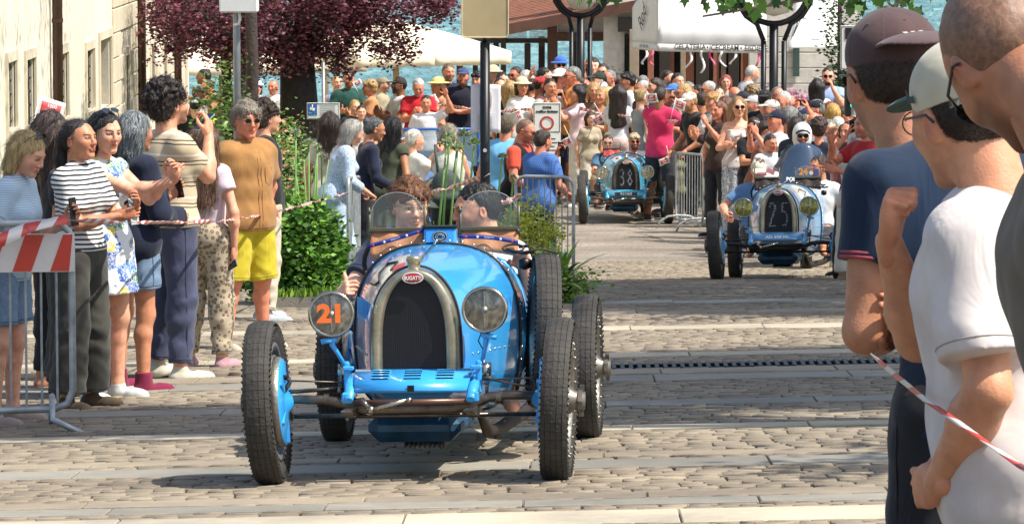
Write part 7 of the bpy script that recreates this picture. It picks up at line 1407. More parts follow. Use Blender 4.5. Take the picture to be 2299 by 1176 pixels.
# ================================================================ fences, planting, flags
M_ZN = mat('galvanised', '#a9afb1', .45, .45, var=.25, vs=9)
def fence(name, label, p0, p1, h=1.08, n=18, feet_=True, group=None, foot_side=1, z0=.12):
    """steel crowd barrier from ground point p0 to p1"""
    p0, p1 = Vector(p0), Vector(p1); L_ = (p1 - p0).length; d = (p1 - p0).normalized(); t = thing(name, label, 'barrier', p0); t.rotation_euler = (0, 0, math.atan2(d.y, d.x)); sl_ = (p1.z - p0.z) / L_; r = .10; m = MB(); Zf = lambda x: x * sl_
    pts = [(r * (1 - math.cos(a)), 0, h - r + r * math.sin(a)) for a in (0, .5, 1.05, 1.57)] + [(L_ - r + r * math.sin(a), 0, h - r + r * math.cos(a)) for a in (0, .5, 1.05, 1.57)] + [(L_ - r * (1 - math.cos(a)), 0, z0 + r - r * math.sin(a)) for a in (0, .8, 1.57)] + [(r - r * math.sin(a), 0, z0 + r - r * math.cos(a)) for a in (0, .8, 1.57)]
    m.tube([(x, y, z + Zf(x)) for x, y, z in pts], .019, 10, closed=True); m.build('frame', M_ZN, t)
    for i in range(1, n): x = L_ * i / n; b = MB(); b.tube([(x, 0, z0 + Zf(x)), (x, 0, h + Zf(x))], .0065, 6, caps=False); b.build('bar', M_ZN, t)
    if feet_:
        for x in (.10 * L_, .95 * L_ if n > 20 else .84 * L_): f = MB(); f.tube([(x + (.22 if n > 20 else 0), -.33, -.0 + Zf(x)), (x, -.28, .10 + Zf(x)), (x, -.16, z0 + .05 + Zf(x)), (x, 0, z0 + .06 + Zf(x)), (x, .16, z0 + .05 + Zf(x)), (x, .28, .10 + Zf(x)), (x, .33, Zf(x))], .017, 8); f.build('foot', M_ZN, t)
    return t
# left fence with the striped board
q1 = on(160, 22.45); q0 = Vector((q1.x - 2.2, q1.y - .25, 0)); q0.z = gz(q0.x, q0.y); q1.z = gz(q1.x, q1.y)
FL = fence('crowd_barrier', 'galvanised barrier at the left edge carrying a red and white striped board', q0, q1, 1.12, 27)
def board():
    m = MB(); W_, H_ = .95, .205; MB.m = 0
    x1 = 2.23; bx0 = x1 - W_
    t = FL; o = MB().box((bx0 + W_ / 2, -.032, 1.085 - H_ / 2 + .01), (W_, .012, H_), bev=.002).build('striped_board', mat('board_white', '#d9d2cc', .5, var=.06), t)
    for i in range(5):
        a = bx0 + .02 + i * .20; P_ = [(max(bx0, min(x1 - .01, x)), -.0395, 1.085 - H_ + .015 + z) for x, z in ((a, 0), (a + .10, 0), (a + .17, H_ - .01), (a + .07, H_ - .01))]; MB().prism(P_, (0, -.0015, 0)).build('red_stripe', mat('board_red', '#c9402f', .45, var=.08), o)
board()
tape('barrier_tape', 'red and white tape draped along the top of the left barrier', [pt(-40, 560, 22.15), pt(60, 512, 22.3), pt(150, 492, 22.4)], w_=.07, twist=.6, sd=4)
tape('barrier_tape', 'long red and white tape running from the left barrier to the middle fence', [pt(150, 494, 22.5), pt(320, 500, 24.0), pt(480, 498, 26.6), pt(560, 488, 29.0), pt(660, 466, 34.5), pt(785, 432, 41.0)], w_=.032, twist=1.4, sd=1, n=160)
# middle fences
a0, a1 = on(778, 40.6), on(800, 46.4)
fence('crowd_barrier', 'barrier seen almost end on under the arms of the white haired woman', on(782, 40.8), on(806, 43.4), 1.1, 18)
b0, b1 = on(1158, 42.6), on(1288, 42.0)
f_ = fence('crowd_barrier', 'barrier under the hands of the bald man beside the yellow green bush', b0, Vector((b0.x + .58, b0.y - .2, gz(b0.x + .6, b0.y))), 1.1, 10, feet_=True)
fence('crowd_barrier', 'barrier between the turquoise car and the white trousered woman', on(1518, 62), on(1578, 60.5), 1.1, 10)
tape('barrier_tape', 'red and white tape knotted to the black pole behind the driver', [pt(935, 442, 37), pt(1000, 425, 35), pt(1095, 393, 33.4)], w_=.05, twist=.9, sd=5)
tape('barrier_tape', 'short end of red and white tape beside the right windscreen', [pt(1128, 455, 33.6), pt(1152, 447, 36), pt(1165, 440, 42)], w_=.06, twist=.9, sd=6)
tape('barrier_tape', 'red and white tape in front of the spectators under the cream parasol', [pt(850, 253, 76), pt(900, 248, 76), pt(995, 236, 75), pt(1110, 252, 72), pt(1190, 245, 70)], w_=.07, twist=.8, sd=7)
tape('barrier_tape', 'red and white tape in front of the crowd behind the turquoise car', [pt(1290, 240, 70), pt(1345, 255, 69), pt(1420, 262, 67), pt(1520, 274, 63)], w_=.07, twist=.8, sd=8)
tape('barrier_tape', 'red and white tape held by the woman in the floral skirt', [pt(1580, 288, 60), pt(1610, 296, 59), pt(1665, 305, 57)], w_=.07, twist=.8, sd=9)
# planted bed: soil block, kerb, lawn, hedge, bulbs
def bed():
    y0, y1 = 36.6, 80; xl = lambda y: X(602, y) if y < 44 else max(-6.3, X(602, 44) - (y - 44) * .6); xr = lambda y: X(1225, y) if y < 40 else X(1225, 40) + (X(745, 41) - X(1225, 40)) * min(1, (y - 40) / 1.2) if y < 41.2 else X(748, y)
    _ = lambda y: lambda y: -6.3 if y > 52 else -3.6 + (y - 36.5) * -.15; 0
    m = MB(); m.grid(lambda a, b: (lambda y: (xl(y) + (xr(y) - xl(y)) * a, y, gz(xl(y) + (xr(y) - xl(y)) * a, y) + .10))(y0 + (y1 - y0) * b), 20, 140); o = m.build('lawn', mat('lawn_green', '#4f6b22', .95, var=.4, vs=4)); o['kind'] = 'structure'
    k = MB()
    for i in range(140):
        ya, yb = y0 + (y1 - y0) * i / 140, y0 + (y1 - y0) * (i + 1) / 140
        for f in (xl, xr): a, b = Vector((f(ya), ya, gz(f(ya), ya))), Vector((f(yb), yb, gz(f(yb), yb))); k.add([a - Vector((0, 0, .2)), b - Vector((0, 0, .2)), b + Vector((0, 0, .11)), a + Vector((0, 0, .11))], [(0, 1, 2, 3)])
    a, b = Vector((xl(y0), y0, gz(xl(y0), y0))), Vector((xr(y0), y0, gz(xr(y0), y0))); k.add([a - Vector((0, 0, .2)), b - Vector((0, 0, .2)), b + Vector((0, 0, .11)), a + Vector((0, 0, .11))], [(0, 1, 2, 3)]); q = k.build('bed_kerb', mat('kerb_stone', '#857f74', .8, bump=.3)); q['kind'] = 'structure'
    g = np.random.default_rng(8); n = 42000; y = y0 + (y1 - y0) * g.random(n) ** 1.3; xa = np.array([xl(v) for v in y]); xb = np.array([xr(v) for v in y]); x = xa + (xb - xa) * g.random(n); z = np.array([gz(p, q_) + .09 for p, q_ in zip(x, y)])
    o = leaves('grass', np.stack([x, y, z], 1), .10, ['#6f9130', '#86a63c', '#5b7f26', '#9ab84a'], None, seed=4, dirs=np.tile([0, 0, 1.3], (n, 1)), aspect=.3); tag(o, 'bright green grass and low plants of the planted bed', 'grass', kind='stuff')
bed()
HG = ['#3f6b22', '#57862c', '#2e5419', '#6f9d38', '#83ad45']
def bush(name, label, c, r, n, per, size, cols, seed, cat_='bush', cr=.07, flat=1):
    t = thing(name, label, cat_, c); g = np.random.default_rng(seed); P_ = clumps(g, (0, 0, r[2] * .95), r, n, per, cr, flat); P_ = P_[P_[:, 2] > 0]; leaves('leaves', P_, size, cols, t, seed=seed); m = MB()
    for i in range(7): a = i * .9; m.tube([(0, 0, -.05), (.4 * r[0] * math.cos(a), .4 * r[1] * math.sin(a), r[2])], .012, 5)
    m.build('stems', mat('bark#3a2f2c', '#3a2f2c', .9), t); return t
for i, (u, d, w_, h_, lb) in enumerate(((640, 37.4, .34, .44, 'leafy green laurel bush behind the cream trousers'), (686, 37.2, .26, .46, 'leafy green laurel bush left of the blue floral dress'), (668, 41.5, .42, .36, 'low green bush behind the laurel bushes'))): bush('laurel_bush', lb, on(u, d), (w_, .35, h_), 150, 46, .075, HG, 30 + i)
bush('golden_bush', 'yellow green privet bush beside the spare wheel', on(1188, 39.0) , (.30, .30, .46), 130, 40, .04, ['#cfcc4a', '#b3b840', '#dcd862', '#94a838'], 41, cr=.05)
bush('small_bush', 'small light green bush between the two heads in the first car', on(1000, 38.5), (.55, .3, .30), 90, 40, .05, ['#9fae3a', '#6f8a2e', '#b8bd55'], 42)
bush('rose_bush', 'tall loose bush with pink and white blooms behind the grey haired man', on(600, 50), (.55, .5, .95), 70, 34, .07, ['#6f9440', '#55793a', '#8aa85a', '#c98f7a'], 43, cr=.12); bush('climbing_rose', 'light green climbing shrub beside the camera pole', on(505, 50), (.28, .4, 1.25), 60, 34, .07, ['#5f8238', '#486b2c', '#7d9a4c'], 44, cr=.12)
bush('climbing_shrub', 'light green shoots in front of the thick dark trunk', on(640, 56), (.30, .4, .95), 46, 30, .07, ['#6f9440', '#86a84e', '#55793a'], 45, cr=.12)
t = thing('flower_bed', 'red and white bedding flowers behind the leopard print trousers', 'flowers', on(492, 41.0)); g_ = np.random.default_rng(6); leaves('blooms', clumps(g_, (0, 0, .22), (.30, .25, .17), 60, 14, .035), .055, ['#c62f2c', '#d94a44', '#e6e1dc', '#ece8e4', '#b82a30'], t, seed=3); leaves('leaves', clumps(g_, (0, 0, .14), (.30, .25, .14), 50, 20, .05), .06, HG, t, seed=4)
def spiky():
    t = thing('spiky_plant', 'green strap leaved plant at the corner of the bed by the barrier foot', 'plant', on(1256, 37.4)); r_ = random.Random(3)
    for i in range(46):
        a = r_.uniform(0, 6.28); L_ = r_.uniform(.42, .8); e = r_.uniform(.3, 1.35); m = MB(); w_ = .030
        def f(u, v, a=a, L_=L_, e=e): r = L_ * v; x = r * math.cos(e) * (1 + .25 * v); z = r * math.sin(e) - .38 * v * v * L_; s = (u - .5) * w_ * (1 - v ** 3) * 2; return (x * math.cos(a) - s * math.sin(a), x * math.sin(a) + s * math.cos(a), z + .02 + .12)
        m.grid(f, 2, 7); m.build('leaf', mat(['strap_green', 'strap_green2'][i % 2], ['#4f7a2c', '#7fa040'][i % 2], .45, var=.2), t)
    MB().lathe([(.12, -.02), (.10, .25), (.02, .30)], n=12).build('root_crown', mat('strap_green', '#4f7a2c'), t)
spiky(); bush('ground_cover', 'light green ground cover at the foot of the strap leaved plant', on(1240, 37.2), (.42, .25, .16), 50, 30, .05, ['#7f9f3a', '#9ab84a', '#5f8130'], 46)
# flowering bulbs with round green heads
def allium(i, u0, v0, u1, v1, d, hr, lb):
    p0, p1 = pt(u0, v0, d), pt(u1, v1, d); p0.z = max(p0.z, gz(p0.x, d) + .2) if v0 > 500 else p0.z; base = Vector((p0.x, d, gz(p0.x, d) + .09)); t = thing('allium', lb, 'flower', base, group='tall green budding flower stems')
    m = MB(); a, c = p1 - base, Vector((0, 0, 0)); m.tube([(0, 0, 0), Vector(a) * .5 + Vector((.01 * math.sin(i), 0, 0)), a], [.013, .011, .008], 6); m.build('stem', mat('stem_green', '#6f9a4a', .5, var=.15), t); g = np.random.default_rng(i); n = 150; u = g.normal(size=(n, 3)); u /= np.linalg.norm(u, axis=1)[:, None]; u[:, 2] = np.abs(u[:, 2]) * 1.1 - .25
    leaves('flower_head', np.array(a) + u * hr * .45, hr * .8, ['#8fae62', '#a9be84', '#c9cfae', '#7c9a4e', '#b9b0b4'], t, seed=i, dirs=u, aspect=.35)
for i, (u0, u1, v1, d, hr, lb) in enumerate(((663, 664, 298, 40, .045, 'stem left of the dark trunk'), (690, 693, 322, 40, .045, 'stem under the information sign'), (705, 712, 330, 41, .04, 'stem right of the information sign'), (722, 722, 350, 42, .04, 'stem beside the long brown hair'), (975, 1003, 322, 38, .05, 'stem nearest the driver'), (988, 1010, 305, 38.5, .05, 'second stem from the driver'), (1000, 1026, 333, 38, .055, 'short stem before the green backpack'), (1012, 1043, 303, 38.8, .06, 'tall stem before the green backpack'), (1028, 1065, 322, 38.4, .055, 'stem with the broadest head'), (1094, 1128, 352, 38.2, .04, 'stem right of the black pole'), (1134, 1152, 400, 38.2, .035, 'small stem before the checked shirt'))):
    allium(i, u0, 520, u1, v1, d, hr, 'green budding allium, ' + lb)
for i, (u, d) in enumerate(((672, 40.3), (683, 40.6), (699, 40.2), (716, 41.2))):
    b = on(u, d); t = thing('blade_plant', 'bare upright green stem %s' % ['left of the pair of alliums', 'between the left alliums', 'beneath the information sign', 'left of the brown haired woman'][i], 'plant', b + Vector((0, 0, .08))); MB().tube([(0, 0, 0), (.02, 0, .7), (.05 * (i - 1), 0, 1.2)], [.014, .011, .004], 6).build('stem', mat('stem_green', '#6f9a4a'), t)
# black road-race posters, flags
def flag(label, p, tilt=0, lean=0, yaw=0, s=1., L_=.5, words=('1000', 'MIGLIA'), red=1):
    t = thing('paper_flag', label, 'flag', p); t.rotation_euler = (R(lean), R(tilt), R(yaw)); m = MB(); m.tube([(0, 0, -.25 * s), (0, 0, L_ * s)], .005, 6); m.build('stick', M_WHT, t); w_, h_ = .30 * s, .22 * s; z1 = L_ * s
    f = MB(); F_ = lambda u, v: (w_ * u, .02 * math.sin(u * 5 + v) * s, z1 - h_ * v - .02 * u * s); f.grid(F_, 10, 5); o = f.build('cloth', mat('flag_white', '#ded9d6', .7), t); solidify(o, .002)
    if red: r_ = MB(); r_.grid(lambda u, v: Vector(F_(.15 + .7 * u, .2 + .6 * v)) + Vector((0, -.003, 0)), 8, 3); solidify(r_.build('red_print', mat('flag_red', '#c24a4a', .7, var=.05), t), .001)
    if words: text(words[0], .055 * s, M_WHT, t, (w_ * .5, -.03 * s, z1 - h_ * .38), ext=.001, bold=.001); text(words[1], .04 * s, M_WHT, t, (w_ * .5, -.03 * s, z1 - h_ * .64), ext=.001, bold=.001)
    return t
flag('red and white paper flag rising behind the blonde woman', pt(66, 318, 27.8), 14, 0, 25, .62)
for u, v, d, tl, s_, lb in ((800, 200, 76, -30, .9, 'held before the green shirted man'), (960, 222, 74, 60, 1.0, 'waved by the child in white'), (885, 318, 52, 70, 1.0, 'lying by the windscreen of the deep blue car'), (1345, 250, 66, 150, 1.1, 'hanging down behind the turquoise car'), (1455, 240, 64, -10, 1.2, 'in front of the grey dress'), (1460, 262, 64, 30, 1.0, 'below another flag beside the pink shirt'), (1510, 250, 62, 12, 1.2, 'hanging right of the pink shirt'), (1500, 345, 62, 160, 1.0, 'low between trouser legs beside the barrier'), (1580, 292, 60, 170, 1.0, 'hanging from the tape at the white skirt'), (1275, 300, 68, 150, 1.1, 'beside the zone sign'), (1668, 290, 57, 85, 1.2, 'across the waist of the strapless woman'), (1690, 300, 55, 15, 1.1, 'upright beside the floral skirt'), (1150, 255, 70, 60, .9, 'low between the legs near the black pole')):
    flag('small red and white paper flag ' + lb, pt(u, v, d), tl, (u * 7) % 50 - 25, (u * 13) % 90 - 45, s_ * .55, L_=.3)
# bag, rucksack
V, F = sculpt([ell((0, 0, 0), (.17, .07, .12), k=.01), cap((-.13, 0, .08), (.13, 0, .08), .045, k=.02)], .012); o = link('shoulder_bag', mesh_np('shoulder_bag', V, F, [mat('bag_cream', '#b9ae90', .8, var=.1)], None, True), None, pt(1612, 322, 58.6)); tag(o, 'cream shoulder bag of the woman in white trousers', 'bag')
m = MB(); m.tube([(-.15, -.02, .05), (-.05, -.05, .5), (.05, 0, .75)], .012, 6); m.build('strap', mat('bag_cream', '#b9ae90'), o); m = MB(); m.tube([(-.15, -.072, .045), (.15, -.072, .045)], .006, 5); m.build('zip', M_INK, o)
V, F = sculpt([ell((0, 0, 0), (.15, .09, .20), k=.03), cap((-.10, -.06, -.08), (.10, -.06, -.08), .05, k=.03)], .012, lambda x, y, z: nzf(x * 20, y * 20, z * 20) * .004); o = link('backpack', mesh_np('backpack', V, F, [mat('pack_green', '#46504a', .8, var=.2, bump=.3)], None, True), None, on(1002, 41.2) + Vector((0, 0, .98))); tag(o, 'dark green backpack worn by the woman in the cream top', 'backpack')
for s in (-1, 1): m = MB(); m.tube([(s * .08, .0, .16), (s * .10, .05, .32), (s * .11, .12, .42)], .014, 6, sq=2); m.build('shoulder_strap', mat('pack_green', '#4a5a4c'), o)
# police motorcycle
def motorcycle():
    b = on(1800, 50.5); t = thing('police_motorcycle', 'police motorcycle with a dark tinted screen and white hand guards behind the second car', 'motorcycle', b)
    wt = mat('fairing_white', '#d6d8d8', .3, coat=.6, var=.04); bl = mat('fairing_blue', '#2b4f94', .3, coat=.6); m = MB()
    for y in (-.75, .75):
        w2 = MB(); w2.lathe([(.22, -.05), (.30, -.055), (.32, 0), (.30, .055), (.22, .05), (.22, -.05)], (0, y, .32), 28, 'X'); wo = w2.build('wheel', M_TYR, t); h_ = MB(); h_.lathe([(.21, -.02), (.22, 0), (.21, .02), (.03, .03), (.03, -.03), (.21, -.02)], (0, y, .32), 20, 'X'); h_.build('rim', M_ALU, wo)
    V, F = sculpt([ell((0, -.45, .85), (.26, .30, .28), k=.05), ell((0, 0, .80), (.20, .5, .22), k=.08), ell((0, .55, .85), (.16, .35, .12), k=.08), ell((0, -.72, .48), (.09, .20, .12), k=.03)], .02); link('fairing', mesh_np('fairing', V, F, [wt], None, True), t)
    m = MB(); m.grid(lambda u, v: ((u - .5) * (.62 - .22 * v * v), -.55 - .10 * math.cos((u - .5) * 3) + .26 * v, 1.02 + .50 * v * (1 - .18 * abs(u - .5) ** 2 * 4)), 12, 10); sc_ = m.build('screen', clear('tinted_screen', '#41546e', .7, .15), t); solidify(sc_, .005)
    text('POLIZIA LOCALE', .062, M_WHT, t, (0, -.72, 1.11), (R(68), 0, 0), bold=.002); m = MB(); m.box((0, -.73, 1.045), (.34, .03, .05), bev=.01); m.build('blue_panel', bl, t)
    m = MB(); m.tube([(-.36, -.30, 1.10), (-.18, -.42, 1.12), (.18, -.42, 1.12), (.36, -.30, 1.10)], .016, 8); m.build('handlebar', M_BLK, t)
    for s in (-1, 1): V, F = sculpt([ell((s * .42, -.42, 1.10), (.17, .08, .085), rot3(0, 0, s * .12), k=.02)], .015); link('hand_guard', mesh_np('hand_guard', V, F, [wt], None, True), t); q = MB(); q.lathe([(0, -.03), (.045, -.02), (.05, 0)], (s * .16, -.78, .86), 14, 'Y'); q.build('lamp', mat('lamp_glass', '#cfccc2', .2), t); q = MB(); q.tube([(s * .2, -.2, .8), (s * .2, -.5, .6), (s * .16, -.7, .3)], .03, 8); q.build('fork', M_OIL, t)
    seated('motorcycle policeman in a white open face helmet behind the tinted screen', 1800, 50.9, 286, 0, sex='m', hair=None, top=('jacket', '#1a1f2e'), bot=('trousers', '#1c2230'), skin='tan', L=('at', (.34, -.42, 1.12), 'grip', (0, 0, -1), (.8, .3, -.5)), R=('at', (-.34, -.42, 1.12), 'grip', (0, 0, -1), (-.8, .3, -.5)), bv=.015, hv=.006, beard=.9, hc='#15100c', glasses=('#0c0c10', '#0c0c10', .03), hs=1.05)
    rt = [o for o in C.objects if o.get('label', '').startswith('motorcycle policeman')][0]; hz = 1.633 * 1.0
    V, F = sculpt([ell((0, .012, .035), (.118, .142, .142), k=.02), ell((0, .02, -.05), (.11, .125, .10), k=.04), ell((0, -.15, -.02), (.082, .11, .062), k=.008, op=-1), ell((0, -.03, -.16), (.09, .12, .08), k=.01, op=-1)], .007); o = link('helmet', mesh_np('helmet', V, F, [wt], None, True), rt, (0, -.0, 1.625))
    m = MB(); m.tube([(-.085, -.12, .045), (-.05, -.145, .075), (0, -.152, .085), (.05, -.145, .075), (.085, -.12, .045)], .012, 6, sq=.4); m.build('helmet_peak', M_BLK, o)
motorcycle()
# ================================================================ the crowd along the street
CL, FG, HP = ('clap',), ('flag',), ('phonehigh',)
BK, BR, BL, GY, WH, DB = ('#17110e', '#0a0706'), ('#3d2a1f', '#1d130d'), ('#b99a62', '#7d6138'), ('#8c8c8a', '#4c4c4b'), ('#c9c6bf', '#8d8a83'), ('#2a1c15', '#120b08')
SG = ('#0c0c0e', '#141416', .024)
def Q(label, u, d, vh, yaw, sex, style, hc_, top, bot=('trousers', '#2b2d33'), L=DN, R_=DN, skin='fair', **k):
    hr = (style, *hc_)
    if sex == 'm' and 'beard' not in k: k['beard'] = rnd.choice([0, .3, .5, .8])
    k.setdefault('shoes', (rnd.choice(['#d0cdc4', '#3a3330', '#8a7c6c', '#1f1f22']), '#d8d6d0')); P(label, u, d, vh, yaw, sex, hr, top, bot, L, R_, skin, **k)
# far left, by the terrace and under the plum trees
Q('dark haired man in a tan shirt in profile before the lake beneath the terrace beam', 460, 84, 155, -90, 'm', 'short', BK, ('shirt', '#a58a68'), skin='brown')
Q('man leaning forward with an outstretched arm below the tan shirted man', 477, 80, 178, -60, 'm', 'buzz', BR, ('tank', '#6c6258'), L=('phone',), lean=18, skin='tan')
Q('person in a grey cap and white top between the curly hair and the pole', 448, 76, 192, 60, 'm', 'short', GY, ('tank', '#d6d4d0'), hat=('cap', '#6d7268'), L=('phone',), skin='tan')
Q('person in a white helmet like cap with a black T-shirt, back turned', 441, 66, 214, 175, 'm', 'short', BK, ('tee', '#17181b'), hat=('capback', '#d5d6d2'))
Q('child in a neon yellow cap in front of the black T-shirt', 468, 58, 256, 150, 'm', 'short', BR, ('tee', '#39424e'), hat=('cap', '#c9dd22'))
Q('person in a white sun hat seen through the rose bush', 578, 82, 178, 20, 'f', 'bob', BR, ('tee', '#b9b2c0'), hat=('bucket', '#dedbd6'))
Q('man with short grey hair in a white T-shirt left of the dark trunk', 616, 80, 178, -25, 'm', 'buzz', GY, ('tee', '#dddcd8', dict(loose=.03)), skin='red', girth=1.1)
Q('person with a dark bag bending behind the shrub near the camera pole', 505, 74, 232, 90, 'f', 'short', BR, ('tee', '#55585e'), lean=16)
# under the cream parasol
Q('woman in a light blue sleeveless dress right of the dark trunk', 757, 80, 168, 20, 'f', 'bun', BL, ('dress', '#7fa9dc', dict(sleeve=0, hem=.6)), None)
Q('man in a dark green T-shirt with a white and red flag at his chest', 784, 78, 159, 10, 'm', 'short', BR, ('tee', '#1f4a42', dict(loose=.03)), L=('phonelow',), R_=('flag',), girth=1.1, skin='tan')
Q('child in a black top in front of the green T-shirt', 798, 72, 224, 20, 'm', 'short', BL, ('tee', '#17181b'), L=FG)
Q('person with a flag in white just right of the child in black', 812, 71, 236, 10, 'f', 'short', BR, ('tee', '#d8d6d4'), R_=FG)
Q('blonde short haired woman in an orange peach shirt facing left', 832, 76, 176, -75, 'f', 'mop', BL, ('shirt', '#cf9468', dict(loose=.03)), ('trousers', '#b9a48c'), L=PL, skin='tan')
Q('person in a beige shirt behind the parasol pole', 860, 80, 172, 80, 'm', 'short', GY, ('shirt', '#a59a7c'), ('shorts', '#2b2d33'), hat=('cap', '#8d8468'))
Q('man in a white T-shirt and dark cap looking at his phone under the parasol', 897, 75, 172, -60, 'm', 'short', BK, ('tee', '#dcdcda', dict(loose=.012)), ('trousers', '#2e3d55'), L=PL, R_=PL, skin='brown', hat=('cap', '#3a3430'), beard=.9, glasses=SG)
Q('white haired man in a red polo shirt looking down', 940, 74, 174, 0, 'm', 'short', WH, ('polo', '#b81e2a', dict(loose=.03)), ('trousers', '#4a4744'), L=PL, R_=PL, girth=1.15, hp=22, skin='red')
Q('dark haired child in white waving a paper flag before the red polo', 957, 71, 214, 0, 'm', 'short', BK, ('tee', '#dcd9dc'), L=('wave',), skin='tan')
Q('woman in a yellow sun hat and peach top', 984, 76, 172, -50, 'f', 'bob', BR, ('tank', '#d99a78'), L=PL, skin='tan', hat=('straw', '#d9c77c'))
Q('tall man with grey brown hair in a navy T-shirt, arms together', 1007, 79, 143, 20, 'm', 'short', ('#6b5d4d', '#3a3026'), ('tee', '#1d2138'), L=PL, R_=CL, skin='red')
Q('bearded man in a navy shirt and patterned blue cap', 1040, 76, 151, -5, 'm', 'short', BR, ('shirt', '#1b1e2e', dict(loose=.03)), ('trousers', '#1a1c26'), L=('cross',), R_=('cross',), girth=1.2, beard=.95, hat=('cap', '#3d4c74'), skin='red')
Q('dark haired man in black close to the left side of the black pole', 1073, 76, 158, -20, 'm', 'mop', BK, ('tee', '#16171a'), beard=0)
Q('person in a tall beige hat right of the black pole', 1106, 80, 146, -60, 'm', 'short', GY, ('tee', '#3f5a48'), hat=('bucket', '#cbb894'))
Q('woman with tied brown hair looking out beside the white notice', 1122, 74, 174, 15, 'f', 'bun', BR, ('tee', '#d5c8b0'))
# middle crowd in front of the lake
Q('woman with wavy blonde hair and a bare back in black', 1145, 73, 180, 165, 'f', 'long', BL, ('tank', '#17181a'), skin='tan')
Q('man with brown hair and sunglasses before the pergola posts', 1158, 79, 150, -40, 'm', 'short', BR, ('tee', '#3b4048'), glasses=SG, skin='red')
Q('woman in a white T-shirt and small straw hat with a crossed strap', 1172, 72, 172, 15, 'f', 'bob', BR, ('tee', '#dddddb'), ('wide', '#c9ccd0'), hat=('bucket', '#d8cba2'), L=PL, skin='tan')
Q('white haired person in a pale top behind the straw hat', 1180, 77, 158, -50, 'f', 'bob', WH, ('tee', '#b8bcc2'))
Q('raised bare arm and dark top of a woman photographing over heads', 1196, 75, 176, 120, 'f', 'bun', BK, ('tank', '#3d4234'), L=('wave',), skin='tan')
Q('person in a red cap with a camera', 1215, 73, 170, 100, 'm', 'short', BK, ('tee', '#6f2f34'), L=PH, R_=PH, hat=('cap', '#b83a3a'), skin='brown')
Q('man with a black camera at his face and a watch', 1235, 72, 176, 20, 'm', 'short', BK, ('tee', '#b5b2a8'), L=PH, R_=PH, skin='tan', phones=[('L', '#121214', 'black camera held up left of the white sun hat', 0, 90)])
Q('dark haired man looking right behind the red cap', 1222, 79, 152, 90, 'm', 'short', BK, ('tee', '#5c6a78'))
Q('tall young man in a bright blue bucket hat and blue T-shirt', 1258, 82, 126, 5, 'm', 'short', BK, ('tee', '#1f55a8'), hat=('bucket', '#3b69c0'), glasses=SG)
Q('person in a wide white sun hat holding a camera up', 1258, 73, 154, 80, 'm', 'short', BR, ('tee', '#c2c3c4'), L=PH, R_=PH, hat=('straw', '#dedcd4'), skin='red', phones=[('R', '#151517', 'black camera under the white sun hat', 0, 90)])
Q('grey haired man with sunglasses in an orange top', 1285, 72, 150, -70, 'm', 'short', GY, ('tee', '#d08a3c', dict(loose=.03)), ('shorts', '#3d4a66'), skin='red', glasses=SG, L=PL)
Q('woman photographing with a raised phone in front of the left street lamp', 1302, 80, 150, 150, 'f', 'bun', BK, ('tee', '#5c5048'), L=HP, skin='tan', phones=[('L', '#cfd0d4', 'white phone raised in front of the left street lamp')])
Q('smiling woman with brown hair and a patterned off shoulder top', 1331, 81, 129, 0, 'f', 'long', BR, ('strapless', '#c2b49c'), skin='pale')
Q('dark haired woman in a pale pink shirt and white trousers pointing a phone', 1297, 70, 190, -80, 'f', 'bob', BK, ('shirt', '#d9c0c4'), ('wide', '#d4cfc6'), L=PH, R_=PH, skin='tan')
Q('woman in a black cap and black print trousers', 1312, 71.5, 188, 10, 'f', 'bob', BK, ('tee', '#1c1c20'), ('wide', 'black_print'), hat=('cap', '#222226'), R_=PL, glasses=SG)
Q('smiling blonde woman in a brown top', 1333, 71, 185, 0, 'f', 'bob', BL, ('tee', '#6b543f'), ('skirt', '#7d6a54'), skin='tan', L=PL)
Q('small child in beige shorts standing at the front of the crowd', 1325, 69, 250, 20, 'f', 'bob', BR, ('tee', '#a89c84'), ('shorts', '#c9c0ae'))
Q('woman with long fair hair and sunglasses next to the smiling blonde woman', 1350, 70, 196, -30, 'f', 'long', BL, ('tank', '#8b7d66'), ('wide', '#8a8270'), L=CL, R_=CL, skin='tan')
Q('blonde child carried at shoulder height in the middle of the crowd', 1366, 71, 196, -20, 'f', 'bob', ('#d9c690', '#a8905c'), ('tee', '#c9a48c'))
Q('woman with long dark wavy hair in a white T-shirt and pink print trousers, back turned', 1388, 68, 190, 168, 'f', 'vlong', DB, ('tee', '#d9d8dc', dict(hem=1.0)), ('wide', 'pink_print'), L=PL)
Q('man with dark hair and sunglasses left of the dark bush', 1353, 80, 143, -15, 'm', 'short', BR, ('tee', '#dcdde0'), glasses=SG)
Q('man with short grey hair and sunglasses in a black top facing left', 1367, 76, 156, -50, 'm', 'buzz', GY, ('tee', '#17181b'), glasses=SG, skin='red')
Q('person with a dark cap crouched between sunglasses wearers', 1344, 74, 160, -60, 'm', 'short', BK, ('tee', '#6f6d68'), hat=('cap', '#2c3a30'))
Q('person under a white cap low behind the smiling blonde woman', 1352, 72.5, 182, 170, 'm', 'short', GY, ('tee', '#8d8478'), hat=('cap', '#d5d2ca'))
Q('young man in white with dark hair in profile before the bush', 1409, 77, 160, -80, 'm', 'mop', BK, ('tee', '#d8dadc'), skin='tan', beard=0)
Q('bald man in a grey blue shirt facing away near the awning corner', 1443, 78, 168, 150, 'm', 'buzz', GY, ('shirt', '#7f8a94'), skin='red')
Q('elderly man with white hair and glasses behind the girl with the phone', 1443, 72, 181, -60, 'm', 'short', WH, ('tee', '#20242e'), skin='red', beard=0)
Q('woman with a blonde brown plait and grey ruffled dress holding up a phone', 1440, 66, 197, 120, 'f', 'bun', ('#a08658', '#6a5636'), ('dress', 'grey_print', dict(sleeve=.2, hem=.62)), None, L=PH, phones=[('L', '#2c4a44', 'dark green phone in front of the grey ruffled dress')])
